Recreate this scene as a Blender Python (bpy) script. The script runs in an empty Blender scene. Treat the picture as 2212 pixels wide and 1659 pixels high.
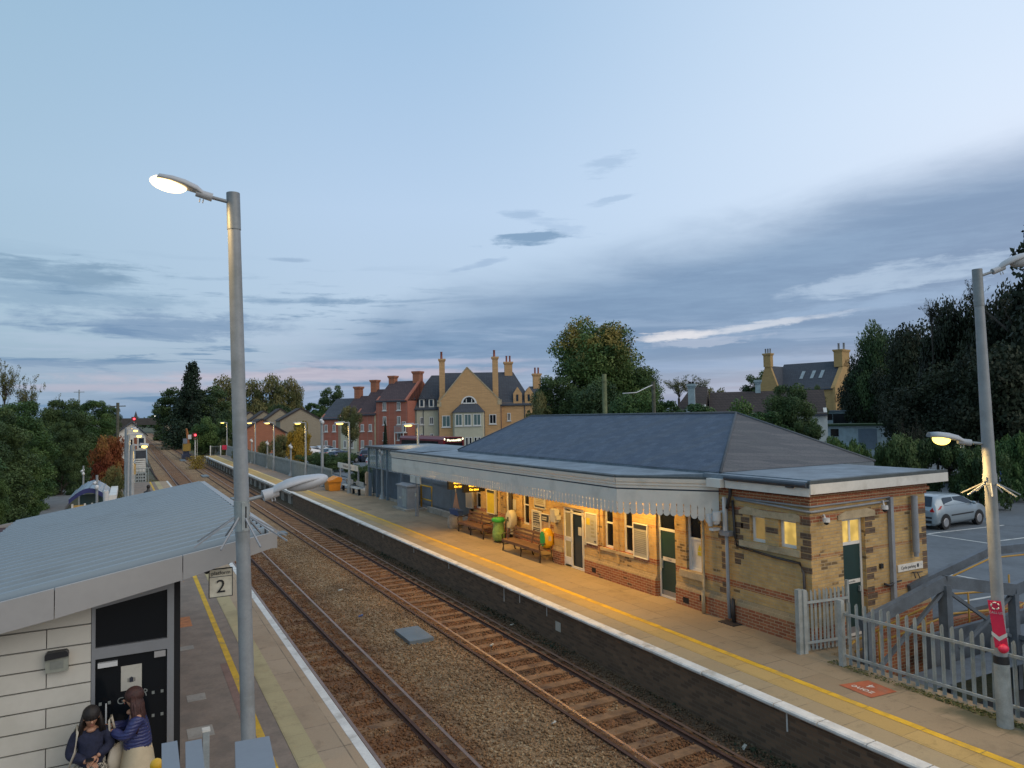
import bpy, bmesh, math, random
import numpy as np
from mathutils import Vector, Matrix, Euler
random.seed(7); rng = np.random.default_rng(7)
SC = bpy.context.scene
COL = SC.collection
PI = math.pi

# ---------------------------------------------------------------- camera
CF, CCX, CCY, CH = 1530.0, 1106.0, 829.5, 6.1
_roll, _yaw, _pitch = 0.018, math.atan(824/1530), math.atan(67.5/1530)
_F = Vector((math.sin(_yaw)*math.cos(_pitch), math.cos(_yaw)*math.cos(_pitch), math.sin(_pitch)))
_r = _F.cross(Vector((0, 0, 1))).normalized(); _u = _r.cross(_F)
_R = _r*math.cos(_roll) - _u*math.sin(_roll); _U = _u*math.cos(_roll) + _r*math.sin(_roll)
cd = bpy.data.cameras.new('camera'); cam = bpy.data.objects.new('camera', cd); COL.objects.link(cam)
cam.matrix_world = Matrix(((_R.x, _U.x, -_F.x, 0), (_R.y, _U.y, -_F.y, 0), (_R.z, _U.z, -_F.z, CH), (0, 0, 0, 1)))
cd.sensor_width = 36; cd.lens = CF/2212*36; cd.clip_start = 0.1; cd.clip_end = 3000
SC.camera = cam

def ray(x, y): return _R*((x-CCX)/CF) - _U*((y-CCY)/CF) + _F
def at(x, y, X=None, Y=None, Z=None, D=None):
    """surveyed point: sight line through (x, y) met at a known distance or plane"""
    d = ray(x, y)
    t = X/d.x if X is not None else Y/d.y if Y is not None else (Z-CH)/d.z if Z is not None else D
    return Vector((0, 0, CH)) + d*t

# ---------------------------------------------------------------- node helpers
class G:
    def __init__(s, tree): s.t = tree; s.n = tree.nodes; s.l = tree.links
    def new(s, typ, **kw):
        n = s.n.new(typ)
        for k, v in kw.items(): setattr(n, k, v)
        return n
    def put(s, sock, v):
        if isinstance(v, X_): s.l.new(v.s, sock)
        elif isinstance(v, bpy.types.NodeSocket): s.l.new(v, sock)
        elif v is not None:
            try: sock.default_value = v
            except Exception: sock.default_value = tuple(v)+(1,)
    def m(s, op, a, b=None, c=None):
        n = s.new('ShaderNodeMath', operation=op)
        for i, v in enumerate((a, b, c)):
            if v is not None: s.put(n.inputs[i], v)
        return X_(s, n.outputs[0])
    def smooth(s, v, lo, hi, a=0., b=1., kind='SMOOTHSTEP'):
        n = s.new('ShaderNodeMapRange', interpolation_type=kind)
        for i, q in enumerate((v, lo, hi, a, b)): s.put(n.inputs[i], q)
        return X_(s, n.outputs[0])
    def mix(s, f, a, b, mode='MIX'):
        n = s.new('ShaderNodeMix', data_type='RGBA', blend_type=mode)
        s.put(n.inputs[0], f)
        for i, q in ((6, a), (7, b)):
            s.put(n.inputs[i], tuple(q)+(1,) if isinstance(q, (tuple, list)) and len(q) == 3 else q)
        return X_(s, n.outputs[2])
    def noise(s, vec, scale, detail=4, rough=.55, dist=0):
        n = s.new('ShaderNodeTexNoise'); s.put(n.inputs['Vector'], vec)
        n.inputs['Scale'].default_value = scale; n.inputs['Detail'].default_value = detail
        n.inputs['Roughness'].default_value = rough; n.inputs['Distortion'].default_value = dist
        return X_(s, n.outputs[0])
    def voro(s, vec, scale, feature='F1', out='Distance', rnd=1):
        n = s.new('ShaderNodeTexVoronoi', feature=feature); s.put(n.inputs['Vector'], vec)
        n.inputs['Scale'].default_value = scale; n.inputs['Randomness'].default_value = rnd
        return X_(s, n.outputs[out])
    def comb(s, x, y, z):
        n = s.new('ShaderNodeCombineXYZ')
        for i, v in enumerate((x, y, z)): s.put(n.inputs[i], v)
        return X_(s, n.outputs[0])
    def sep(s, v):
        n = s.new('ShaderNodeSeparateXYZ'); s.put(n.inputs[0], v)
        return [X_(s, o) for o in n.outputs]
    def ramp(s, v, stops, interp='LINEAR'):
        n = s.new('ShaderNodeValToRGB'); s.put(n.inputs[0], v); r = n.color_ramp; r.interpolation = interp
        while len(r.elements) < len(stops): r.elements.new(.5)
        for e, (p, c) in zip(r.elements, stops):
            e.position = p; e.color = (c, c, c, 1) if isinstance(c, (int, float)) else tuple(c)+(1,)
        return X_(s, n.outputs[0])
    def pos(s): return X_(s, s.new('ShaderNodeNewGeometry').outputs['Position'])
    def obj(s): return X_(s, s.new('ShaderNodeTexCoord').outputs['Object'])
class X_:
    def __init__(s, g, sock): s.g = g; s.s = sock
    def __add__(a, b): return a.g.m('ADD', a, b)
    __radd__ = __add__
    def __mul__(a, b): return a.g.m('MULTIPLY', a, b)
    __rmul__ = __mul__
    def __sub__(a, b): return a.g.m('SUBTRACT', a, b)
    def __rsub__(a, b): return a.g.m('SUBTRACT', b, a)
    def __truediv__(a, b): return a.g.m('DIVIDE', a, b)
def lin(r, g, b): return tuple((c/255/12.92 if c <= 10 else ((c/255+.055)/1.055)**2.4) for c in (r, g, b))

# ---------------------------------------------------------------- dusk sky
W = bpy.data.worlds.new('World'); SC.world = W; W.use_nodes = True
g = G(W.node_tree); W.node_tree.nodes.clear()
vx, vy, vz = g.sep(X_(g, g.new('ShaderNodeTexCoord').outputs['Generated']))
el = g.m('ARCSINE', vz)*57.2958                      # elevation, degrees
az = g.m('ARCTAN2', vx, vy)*57.2958 - 28.3           # bearing from the middle of the view, degrees
def bear(px, py):
    d = ray(px, py).normalized()
    return math.degrees(math.atan2(d.x, d.y))-28.3, math.degrees(math.asin(d.z))
base = g.ramp(g.m('DIVIDE', el, 90), [(0, lin(120, 146, 176)), (.04, lin(142, 164, 192)), (.10, lin(162, 184, 209)), (.18, lin(166, 189, 216)),
                               (.33, lin(148, 178, 208)), (1, lin(110, 138, 172))])
# brighter and whiter to the right, greener-blue to the left
rt = g.smooth(az, -12, 42) * g.smooth(el, 3, 22)
base = g.mix(rt*.68, base, lin(206, 221, 239))
lf = g.smooth(az, -8, -45)
base = g.mix(lf*.5, base, lin(132, 166, 184))
sky = g.new('ShaderNodeTexSky'); sky.sky_type = 'NISHITA'; sky.sun_disc = False
sky.sun_elevation = math.radians(1.0); sky.sun_rotation = math.radians(75)
base = g.mix(.05, base, X_(g, sky.outputs[0]))
wp = g.comb(az*.045, el*.16, 0.)
n1 = g.noise(wp, 1.6, 6, .6, .6); n2 = g.noise(g.comb(az*.05+7., el*.5, 3.), 2.2, 5, .6, .3); n3 = g.noise(g.comb(az*.12, el*.3, 9.), 2.0, 6, .65, .4)
n4 = g.noise(g.comb(az*.14+3., el*.5, 5.), 1.5, 5, .6, .5); n5 = g.noise(g.comb(az*.16+11., el*1.1, 7.), 1.7, 6, .65, .4)
wob = (n1-.5)*5.0 + (n3-.5)*1.2
# the long dark bank: its upper edge climbs to the right
pts = [bear(*p) for p in ((560, 790), (700, 730), (880, 655), (1100, 603), (1500, 505), (1850, 400), (2212, 300))]
top = g.ramp((az+40)/80., [(max(0, (a+40)/80), e/30) for a, e in pts])*30.
bank = g.smooth(el+wob*.7, top+2.0, top-3.6)
low = g.smooth(el+wob*.4, 0.8, 5.4)*g.smooth(az, -19, -9)
bank = bank*(.30+low*.62)
c = g.mix(bank*.93, base, g.mix(g.smooth(n2*.5+n1*.5+(n5-.5)*.4, .35, .68), lin(102, 129, 161), lin(116, 143, 173)))
# streaks in the lower sky
st = g.smooth(n2, .50, .66)*g.smooth(el, 9.5, 4.5)*g.smooth(el, .4, 1.8)
c = g.mix(st*.32, c, lin(170, 184, 205))
st2 = g.smooth(n2, .47, .36)*g.smooth(el, 13, 6)*g.smooth(az, 2, -12)
c = g.mix(st2*.9, c, lin(102, 132, 162))
def blob(px, py, w, h, col, k, soft=.35, tilt=0., rag=1.0):
    global c
    a0, e0 = bear(px, py)
    da = (az-a0); de = (el-e0) - da*tilt
    da = da + (n4-.5)*w*1.3*rag; de = de + (n5-.5)*h*2.6*rag
    q = (da/w)*(da/w) + (de/h)*(de/h)
    f = g.smooth(q + ((n3-.5)*3.0+(n2-.5)*3.0)*rag, 1.5, 0.)
    c = g.mix(f*k, c, col)
blob(120, 590, 6.5, .9, lin(112, 140, 165), .75)
blob(160, 640, 7.5, 1.0, lin(118, 146, 172), .55)
blob(380, 705, 9, 1.1, lin(112, 138, 168), .75)
blob(690, 650, 5.2, .55, lin(105, 135, 165), .8, tilt=.03)
blob(630, 562, 1.6, .2, lin(125, 150, 178), .5)
blob(1120, 517, 2.9, .5, lin(112, 142, 172), .85, tilt=.06, rag=1.25)
blob(1125, 465, 1.3, .22, lin(140, 166, 194), .45, rag=1.4)
blob(1040, 570, 2.4, .25, lin(135, 160, 190), .5, tilt=.2)
blob(1310, 355, 2.4, .6, lin(152, 176, 203), .6, tilt=.25, rag=1.5)
blob(1310, 435, 2.0, .25, lin(145, 170, 198), .5, tilt=.2, rag=1.4)
blob(1180, 480, 3.4, .5, lin(150, 174, 202), .45, tilt=-.25, rag=1.5)
blob(1590, 710, 7.6, .30, lin(196, 202, 212), .8, tilt=.095, rag=1.2)
blob(1470, 724, 4.0, .34, lin(212, 211, 215), .8, tilt=.06, rag=1.2)
blob(1540, 735, 6.0, .25, lin(180, 188, 204), .5, tilt=.05, rag=1.5)
blob(1850, 660, 8.0, .5, lin(150, 172, 198), .6, tilt=.06)
blob(1950, 600, 7.5, .85, lin(172, 190, 210), .7, tilt=.07)
blob(700, 812, 17, .55, lin(186, 177, 188), .7, tilt=.01, rag=.8)
blob(420, 838, 12, .35, lin(178, 172, 185), .6, rag=.6)
blob(900, 783, 10, .3, lin(176, 178, 196), .6, tilt=.01, rag=.5)
blob(150, 795, 12, .5, lin(142, 160, 182), .5, rag=.7)
blob(1500, 790, 14, .5, lin(140, 160, 188), .6, rag=.7)
c = g.mix(g.smooth(el, 1.6, 0.)*.55, c, lin(112, 138, 168))
c = g.mix(g.smooth(el, 0., -3.), c, lin(30, 36, 40))
bg = g.new('ShaderNodeBackground'); g.put(bg.inputs[0], c); bg.inputs[1].default_value = 1.0
out = g.new('ShaderNodeOutputWorld'); g.l.new(bg.outputs[0], out.inputs[0])
# last soft light from the bright part of the sky; the sun itself is down
sl = bpy.data.lights.new('sun', 'SUN'); sl.energy = 1.0; sl.angle = math.radians(70); sl.color = (1., .80, .58)
so = bpy.data.objects.new('sun', sl); COL.objects.link(so)
so.rotation_euler = Vector((-.38, .85, -.55)).to_track_quat('-Z', 'Y').to_euler()
SC.view_settings.view_transform = 'Standard'; SC.view_settings.look = 'None'
SC.view_settings.exposure = 0.27; SC.view_settings.gamma = 1.0
SC.render.film_transparent = False
SC.cycles.use_denoising = True
SC.cycles.max_bounces = 5; SC.cycles.diffuse_bounces = 2; SC.cycles.glossy_bounces = 3; SC.cycles.transparent_max_bounces = 8
SC.cycles.sample_clamp_indirect = 4.0; SC.cycles.sample_clamp_direct = 0.0

# ---------------------------------------------------------------- materials
def newmat(name):
    m = bpy.data.materials.new(name); m.use_nodes = True
    g = G(m.node_tree); b = m.node_tree.nodes['Principled BSDF']
    return m, g, b
def bump(g, b, h, dist, strength=1.0):
    n = g.new('ShaderNodeBump'); g.put(n.inputs['Height'], h); n.inputs['Distance'].default_value = dist; n.inputs['Strength'].default_value = strength
    g.l.new(n.outputs[0], b.inputs['Normal'])
def mat(name, col, rough=.7, metal=0., var=.18, scale=2.5, bmp=0., bs=60, stain=None, sk=0., spec=None):
    m, g, b = newmat(name); p = g.pos()
    n = g.noise(p, scale, 6, .6); n2 = g.noise(p, scale*9, 3)
    f = g.smooth(n*.7+n2*.3, .3, .7)
    c = g.mix(f, [x*(1-var) for x in col], [min(1, x*(1+var)) for x in col])
    if stain: c = g.mix(g.smooth(g.noise(p, scale*.6+.4, 5), .52, .68)*sk, c, stain)
    g.put(b.inputs['Base Color'], c); b.inputs['Roughness'].default_value = rough; b.inputs['Metallic'].default_value = metal
    if spec is not None: b.inputs['Specular IOR Level'].default_value = spec
    if bmp: bump(g, b, g.noise(p, bs, 3), bmp)
    return m
def emit(name, col, s, patt=0.):
    m, g, b = newmat(name)
    c = col
    if patt: c = g.mix(g.smooth(g.noise(g.pos(), 2.5, 2), .35, .65)*patt, col, [x*.35 for x in col])
    g.put(b.inputs['Emission Color'], c); b.inputs['Emission Strength'].default_value = s
    b.inputs['Base Color'].default_value = tuple(min(1, x*.12) for x in col)+(1,); b.inputs['Roughness'].default_value = .4
    return m
def glass(name, col=(.012, .016, .02), rough=.08):
    m, g, b = newmat(name); b.inputs['Base Color'].default_value = tuple(col)+(1,); b.inputs['Roughness'].default_value = rough
    b.inputs['Specular IOR Level'].default_value = .28
    return m
def bricks(name, c1, c2, mortar, bw=.225, rh=.075, mode='station', ms=.008, dark=None, var=.6, coord='pos'):
    """brick wall; bands by height for the station"""
    m, g, b = newmat(name); p = g.pos() if coord == 'pos' else g.obj(); x, y, z = g.sep(p)
    v = g.comb(x+y, z, 0.)
    n = g.new('ShaderNodeTexBrick'); g.put(n.inputs['Vector'], v)
    n.inputs['Scale'].default_value = 1.; n.inputs['Brick Width'].default_value = bw; n.inputs['Row Height'].default_value = rh
    n.inputs['Mortar Size'].default_value = ms; n.inputs['Color1'].default_value = (0, 0, 0, 1); n.inputs['Color2'].default_value = (1, 1, 1, 1); n.inputs['Mortar'].default_value = (.5, .5, .5, 1); n.inputs['Bias'].default_value = 0
    bf = X_(g, n.outputs['Color']); mo = X_(g, n.outputs['Fac'])
    rnd = g.sep(bf)[0]
    big = g.noise(p, .9, 5, .6)
    yb = g.mix(rnd*.8+(big-.5)*.6, c1, c2)
    if mode == 'station':
        yb = g.mix(g.smooth(rnd+(big-.5)*2.6, 1.0, 1.15)*.75, yb, (.045, .032, .024))
        red = g.mix(rnd, (.40, .135, .06), (.27, .075, .035))
        red = g.mix(g.smooth(rnd+(big-.5)*2.2, 1.0, 1.15)*.7, red, (.04, .025, .022))
        def band(a, bb): return g.m('GREATER_THAN', z, a)*g.m('LESS_THAN', z, bb)
        f = band(-9., 1.34)+band(1.77, 1.93)+band(3.62, 3.77)+band(4.0, 9.)+band(2.82, 2.895)*.6
        yb = g.mix(g.m('MINIMUM', f, 1.), yb, red)
        yb = g.mix(band(1.34, 1.52)*.8, yb, (.30, .235, .15))
        grime = g.smooth(g.noise(g.comb(x*.8+y*.8, z*.35, 2.), 1.6, 6, .65), .52, .74)
        yb = g.mix(grime*.4, yb, (.06, .045, .032))
        yb = g.mix(g.smooth(g.noise(p, 5., 4), .3, .8)*.35, yb, (.13, .10, .06))
    c = g.mix(mo, yb, mortar)
    g.put(b.inputs['Base Color'], c); b.inputs['Roughness'].default_value = .88
    bump(g, b, (1.-mo)+g.noise(p, 60, 3)*.5, .004)
    return m
M = {}
M['brick'] = bricks('stock_brick', (.57, .385, .16), (.46, .285, .105), (.40, .31, .19))
M['darkbrick'] = bricks('blue_brick', (.085, .058, .042), (.17, .10, .06), (.17, .13, .09), mode='x')
M['wallbrick'] = bricks('platform_wall_brick', (.20, .12, .072), (.07, .046, .032), (.15, .11, .075), mode='x')
M['redbrick'] = bricks('red_brick', (.44, .135, .085), (.34, .095, .06), (.34, .2, .15), mode='x')
M['orangebrick'] = bricks('orange_brick', (.46, .16, .08), (.35, .11, .055), (.3, .2, .14), mode='x')
M['beige'] = bricks('beige_brick', (.36, .30, .215), (.29, .235, .165), (.33, .29, .22), mode='x')
M['stone'] = bricks('cotswold_stone', (.58, .35, .165), (.48, .285, .13), (.42, .29, .17), bw=.4, rh=.15, mode='x')
M['ystone'] = bricks('yellow_stone', (.47, .30, .12), (.39, .245, .10), (.36, .27, .14), bw=.4, rh=.15, mode='x')
M['stonetrim'] = mat('stone_trim', (.42, .34, .22), .85, var=.2, scale=3, stain=(.12, .10, .07), sk=.5, bmp=.003)
M['white'] = mat('white_paint', (.68, .66, .61), .5, var=.08, scale=2, stain=(.42, .40, .35), sk=.45)
M['cream'] = mat('canopy_paint', (.74, .69, .61), .5, var=.05, scale=1.2, stain=(.52, .49, .43), sk=.5)
M['upvc'] = mat('white_frame', (.70, .69, .66), .4, var=.04)
M['felt'] = mat('roof_felt', (.165, .205, .245), .55, var=.28, scale=1.3, stain=(.10, .125, .15), sk=.7, bmp=.004, bs=12)
M['feltdark'] = mat('felt_edge', (.075, .09, .095), .8, var=.25, bmp=.003)
M['lead'] = mat('dark_gutter', (.035, .045, .06), .5, var=.3)
M['green'] = mat('green_door', (.012, .04, .04), .45, var=.15)
M['greypipe'] = mat('grey_pipe', (.25, .27, .30), .5, var=.15)
M['blackpipe'] = mat('black_pipe', (.035, .032, .035), .5, var=.3)
M['galv'] = mat('galvanised_steel', (.36, .40, .41), .5, .35, var=.18, scale=5, stain=(.2, .22, .2), sk=.4, bmp=.0015, bs=120)
M['pole'] = mat('galvanised_pole', (.29, .31, .325), .55, .2, var=.12, scale=4, stain=(.22, .235, .225), sk=.5)
M['lampgrey'] = mat('lamp_housing', (.45, .46, .48), .45, var=.06)
M['trussblue'] = mat('blue_grey_steel', (.10, .125, .155), .5, .1, var=.2, scale=4, stain=(.05, .055, .06), sk=.4)
M['yellowrail'] = mat('yellow_rail', (.46, .25, .03), .45, var=.12)
M['yellow'] = mat('yellow_paint', (.64, .38, .02), .8, var=.2, scale=4, stain=(.35, .24, .08), sk=.6)
M['whiteline'] = mat('white_line', (.6, .6, .57), .8, var=.12, scale=3, stain=(.3, .29, .26), sk=.7)
M['coping'] = mat('white_coping', (.66, .645, .61), .7, var=.15, scale=3, stain=(.30, .27, .22), sk=.55, bmp=.003)
M['concrete'] = mat('concrete', (.33, .30, .26), .9, var=.22, scale=2, bmp=.004, stain=(.15, .13, .11), sk=.5)
M['rail_side'] = mat('rusty_rail', (.075, .035, .024), .85, var=.3, scale=8)
M['rail_top'] = mat('worn_rail_head', (.25, .155, .115), .42, .4, var=.2, scale=3)
M['sleeper'] = mat('weathered_sleeper', (.215, .12, .06), .95, var=.35, scale=4, stain=(.08, .045, .03), sk=.8, bmp=.006)
M['wood'] = mat('bench_wood', (.14, .075, .045), .6, var=.3, scale=6, bmp=.002)
M['iron'] = mat('cast_iron', (.03, .02, .018), .5, var=.2)
M['dark'] = mat('dark_void', (.012, .012, .014), .9, var=.1)
M['black'] = mat('black_plastic', (.016, .017, .02), .4, var=.2)
M['cam'] = mat('white_plastic', (.6, .6, .6), .4, var=.05)
M['orange'] = mat('orange_bin_plastic', (.62, .22, .015), .45, var=.12)
M['gbag'] = mat('green_bag', (.20, .36, .12), .35, var=.3, scale=9, bmp=.02, bs=9)
M['glid'] = mat('green_lid', (.03, .30, .05), .4, var=.1)
M['yplastic'] = mat('yellow_cabinet', (.75, .42, .02), .35, var=.08)
M['gdecal'] = mat('green_decal', (.02, .35, .09), .5, var=.2, scale=14)
M['dkpaint'] = mat('navy_print', (.03, .035, .05), .5, var=.2)
M['paper'] = mat('paper_print', (.50, .48, .42), .6, var=.07, scale=5)
M['poster_grey'] = mat('timetable_print', (.36, .36, .33), .5, var=.1, scale=6)
M['yposter'] = mat('yellow_timetable', (.55, .45, .03), .5, var=.08, scale=8)
M['poster_art'] = mat('brown_poster_print', (.36, .25, .16), .5, var=.6, scale=6)
M['slate'] = bricks('slate_roof', (.075, .085, .105), (.055, .062, .08), (.045, .05, .06), bw=.35, rh=.22, mode='x', ms=.02, coord='obj')
M['tile'] = bricks('plum_tile_roof', (.095, .062, .066), (.068, .045, .05), (.045, .032, .036), bw=.3, rh=.22, mode='x', ms=.02, coord='obj')
M['browntile'] = bricks('brown_tile_roof', (.07, .052, .048), (.05, .038, .036), (.03, .025, .025), bw=.3, rh=.25, mode='x', ms=.02, coord='obj')
M['render'] = mat('cream_render', (.50, .48, .36), .85, var=.06)
M['metalroof'] = mat('ribbed_metal_roof', (.23, .285, .335), .45, .25, var=.07, scale=.8, stain=(.18, .225, .265), sk=.5)
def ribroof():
    m, g, b = newmat('rib_shaded_roof'); p = g.pos(); x, y, z = g.sep(p); w = (22.0-10.6-.06)/28
    ph = g.m('FRACT', (y-10.63)/w); pan = g.smooth(ph, .50, .60)*(1.-g.smooth(ph, .90, .99))  # rib shading put into the colour: pans dark, crests light
    pan_streak = g.smooth(g.noise(g.comb(x*.5, y*3., 0.), 1.5, 5), .3, .7)
    c = g.mix(pan, g.mix(pan_streak, (.075, .105, .135), (.105, .14, .175)), (.21, .27, .32)); c = g.mix(g.smooth(g.noise(p, .8, 6), .5, .72)*.3, c, (.13, .15, .16))
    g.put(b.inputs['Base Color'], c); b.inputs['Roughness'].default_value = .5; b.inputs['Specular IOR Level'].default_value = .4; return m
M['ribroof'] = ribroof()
M['fascia'] = mat('grey_fascia', (.36, .35, .345), .5, .1, var=.05, scale=1.2, stain=(.30, .29, .28), sk=.5)
M['clad'] = mat('cream_cladding', (.57, .545, .485), .55, var=.05, scale=1.1, stain=(.42, .40, .34), sk=.4)
M['frame_al'] = mat('grey_aluminium', (.27, .28, .30), .4, .3, var=.06)
M['glassd'] = glass('dark_glass', (.008, .010, .013), .12); M['glassb'] = glass('bluish_glass', (.025, .04, .06), .1)
M['glassc'] = glass('curtained_glass', (.10, .16, .16), .2)
M['lit'] = emit('lit_window', (1.0, .66, .16), .72, .75)
M['litw'] = emit('lit_blind', (.85, .55, .18), .22, .5)
M['lamp'] = emit('lamp_glow', (1., .70, .34), 2.9); M['lampfar'] = emit('platform_lamp_glow', (1., .66, .14), 3.2)
M['led'] = emit('amber_led', (1., .48, .03), 4.5); M['dest'] = emit('bus_display', (1., .9, .6), 3.2)
M['redlight'] = emit('red_signal_lamp', (1., .05, .07), 4.)
M['signalhead'] = mat('red_signal_head', (.12, .012, .018), .5)  # plain dark red for the signal head
M['bluepaint'] = mat('navy_fascia', (.025, .03, .13), .45, var=.1)
M['bluesign'] = mat('blue_sign', (.04, .09, .25), .5, var=.1)
M['bench2'] = mat('red_brown_bench', (.16, .05, .03), .6, var=.2)
M['timber'] = mat('mossy_timber', (.17, .19, .10), .95, var=.3, scale=3)
M['timber2'] = mat('weathered_pole', (.10, .10, .075), .95, var=.3, scale=3)
M['skin'] = mat('skin', (.42, .22, .14), .55, var=.08, scale=20)
M['hair1'] = mat('black_hair', (.014, .010, .009), .6, var=.4, scale=30, bmp=.004, bs=60)
M['hair2'] = mat('auburn_hair', (.05, .018, .015), .6, var=.4, scale=30, bmp=.006, bs=50)
M['navy'] = mat('navy_knit', (.014, .018, .045), .85, var=.35, scale=12, bmp=.02, bs=11)
M['skirt'] = mat('cream_pleats', (.52, .43, .29), .8, var=.08, scale=8)
M['bag'] = mat('cream_bag', (.50, .46, .38), .6, var=.1, scale=9)
M['pinkred'] = mat('pink_red_sign', (.62, .02, .07), .45, var=.1)
M['redlife'] = mat('red_zone_paint', (.36, .10, .045), .85, var=.22, scale=5, stain=(.24, .16, .11), sk=.6)
M['tyre'] = mat('tyre', (.014, .014, .015), .8); M['hub'] = mat('wheel_hub', (.35, .36, .38), .35, .5)
M['taillight'] = mat('tail_lamp', (.42, .015, .02), .25); M['plate'] = mat('yellow_plate', (.6, .45, .05), .5)
M['busred'] = mat('bus_red', (.18, .012, .02), .3, var=.06)
def carpaint(n, c): 
    m = mat(n, c, .28, .35, var=.03, scale=1); m.node_tree.nodes['Principled BSDF'].inputs['Coat Weight'].default_value = .5; return m
M['silver'] = carpaint('silver_paint', (.30, .36, .40)); M['carwhite'] = carpaint('white_car_paint', (.55, .57, .6)); M['cardark'] = carpaint('dark_blue_car_paint', (.03, .045, .09)); M['cargrey'] = carpaint('grey_car_paint', (.16, .20, .26))

def puffer():
    m, g, b = newmat('quilted_blue_jacket'); x, y, z = g.sep(g.pos())
    w = g.m('ABSOLUTE', g.m('SINE', z*75.+g.noise(g.pos(), 14, 2)*3.))
    g.put(b.inputs['Base Color'], g.mix(w*g.noise(g.pos(), 30, 3), (.026, .033, .115), (.04, .05, .17))); b.inputs['Roughness'].default_value = .38
    bump(g, b, w, .006); return m
M['puffer'] = puffer()
def printed():
    m, g, b = newmat('black_and_cream_print'); n = g.noise(g.pos(), 30, 2, .5, 1.5)
    g.put(b.inputs['Base Color'], g.mix(g.smooth(n, .5, .53), (.02, .02, .02), (.5, .46, .38))); return m
M['print'] = printed()
def ballast(name, a, b2, c3, sc=22., rust=True):
    m, g, b = newmat(name); p = g.pos(); x, y, z = g.sep(p)
    v = g.voro(p, sc, out='Color'); r = g.sep(v)[0]; d = g.voro(p, sc)
    c = g.mix(r, a, b2); c = g.mix(g.smooth(g.sep(v)[1], .8, .95), c, c3)
    big = g.noise(p, .5, 5, .6)
    if rust:   # brake dust and rust lie along the running lines
        rr = g.smooth(g.m('ABSOLUTE', x-4.7), 1.5, .55)+g.smooth(g.m('ABSOLUTE', x-8.8), 1.5, .55)
        rr = rr*g.smooth(g.noise(p, 1.4, 5), .2, .55)
        c = g.mix(g.m('MINIMUM', rr, 1.)*.92, c, g.mix(r, (.13, .052, .020), (.25, .105, .036)))
        oil = g.smooth(g.noise(p, .8, 4), .58, .72); c = g.mix(oil*.6*g.m('MINIMUM', rr, 1.), c, (.02, .014, .012))
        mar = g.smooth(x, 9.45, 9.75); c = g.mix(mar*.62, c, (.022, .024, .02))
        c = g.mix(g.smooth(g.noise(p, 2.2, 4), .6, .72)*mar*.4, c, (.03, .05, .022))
    c = g.mix(g.smooth(big, .42, .68)*.45, c, (.10, .058, .033))
    g.put(b.inputs['Base Color'], c); b.inputs['Roughness'].default_value = .95
    bump(g, b, (1.-d)*1., .035); return m
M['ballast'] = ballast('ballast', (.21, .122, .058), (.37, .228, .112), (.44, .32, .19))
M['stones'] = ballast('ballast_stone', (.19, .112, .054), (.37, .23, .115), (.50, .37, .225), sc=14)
def paving(name, a, b2, sx, sy, joint=(.05, .045, .035), off=0., moss=0., js=.012, xo=0.):
    m, g, b = newmat(name); p = g.pos(); x, y, z = g.sep(p)
    n = g.new('ShaderNodeTexBrick'); g.put(n.inputs['Vector'], g.comb(y, x-xo, 0.)); n.inputs['Scale'].default_value = 1.
    n.inputs['Brick Width'].default_value = sy; n.inputs['Row Height'].default_value = sx; n.inputs['Mortar Size'].default_value = js
    n.offset = off; n.inputs['Color1'].default_value = (0, 0, 0, 1); n.inputs['Color2'].default_value = (1, 1, 1, 1); n.inputs['Mortar'].default_value = (.5,)*3+(1,)
    r = g.sep(X_(g, n.outputs['Color']))[0]; mo = X_(g, n.outputs['Fac'])
    c = g.mix(r*.75+g.noise(p, 1.2, 5)*.3, a, b2)
    c = g.mix(g.smooth(g.noise(p, .7, 6, .65), .5, .7)*.45, c, [q*.5 for q in a])
    c = g.mix(g.smooth(g.noise(p, 3.3, 6, .7), .56, .66)*.35, c, [q*.5 for q in a])
    c = g.mix(g.smooth(g.voro(p, 5.), .035, .02)*.5, c, [q*.4 for q in a])
    c = g.mix(g.smooth(g.noise(p, 55, 2), .3, .8)*.25, c, [q*.6 for q in a])
    if moss: c = g.mix(g.smooth(g.noise(p, 1.1, 5), .45, .62)*g.smooth(x, 11.7, 12.6)*g.smooth(y, 11.5, 8.5)*moss, c, (.05, .062, .035))
    c = g.mix(mo*g.smooth(g.noise(p, 1.7, 3), .3, .7)*.55, c, joint)
    g.put(b.inputs['Base Color'], c); b.inputs['Roughness'].default_value = .9
    bump(g, b, (1.-mo)*.5+g.noise(p, 70, 3)*.4, .004); return m
M['slabs'] = paving('paving_slabs', (.262, .20, .128), (.325, .252, .165), .62, .92, off=.5, moss=.85, xo=11.38)
M['slab1'] = paving('edge_slabs', (.33, .25, .145), (.385, .30, .18), 3., .88)
M['tact1'] = paving('buff_tactile', (.43, .29, .10), (.48, .33, .125), .45, .9, joint=(.2, .15, .07), js=.008)
M['slab2'] = paving('edge_slabs_far', (.37, .265, .17), (.43, .32, .215), 3., .95)
M['tact2'] = paving('buff_tactile_near', (.43, .35, .19), (.47, .385, .21), .45, .42, joint=(.25, .2, .11), js=.006)
M['asphalt'] = mat('platform_asphalt', (.235, .182, .142), .9, var=.18, scale=2.5, bmp=.004, bs=90, stain=(.16, .13, .108), sk=.5)
M['carpark'] = mat('car_park_asphalt', (.13, .15, .17), .85, var=.18, scale=.6, bmp=.003, bs=80, stain=(.085, .10, .115), sk=.6)
M['path'] = mat('grey_path', (.17, .165, .16), .9, var=.2, scale=1.2)
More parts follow.
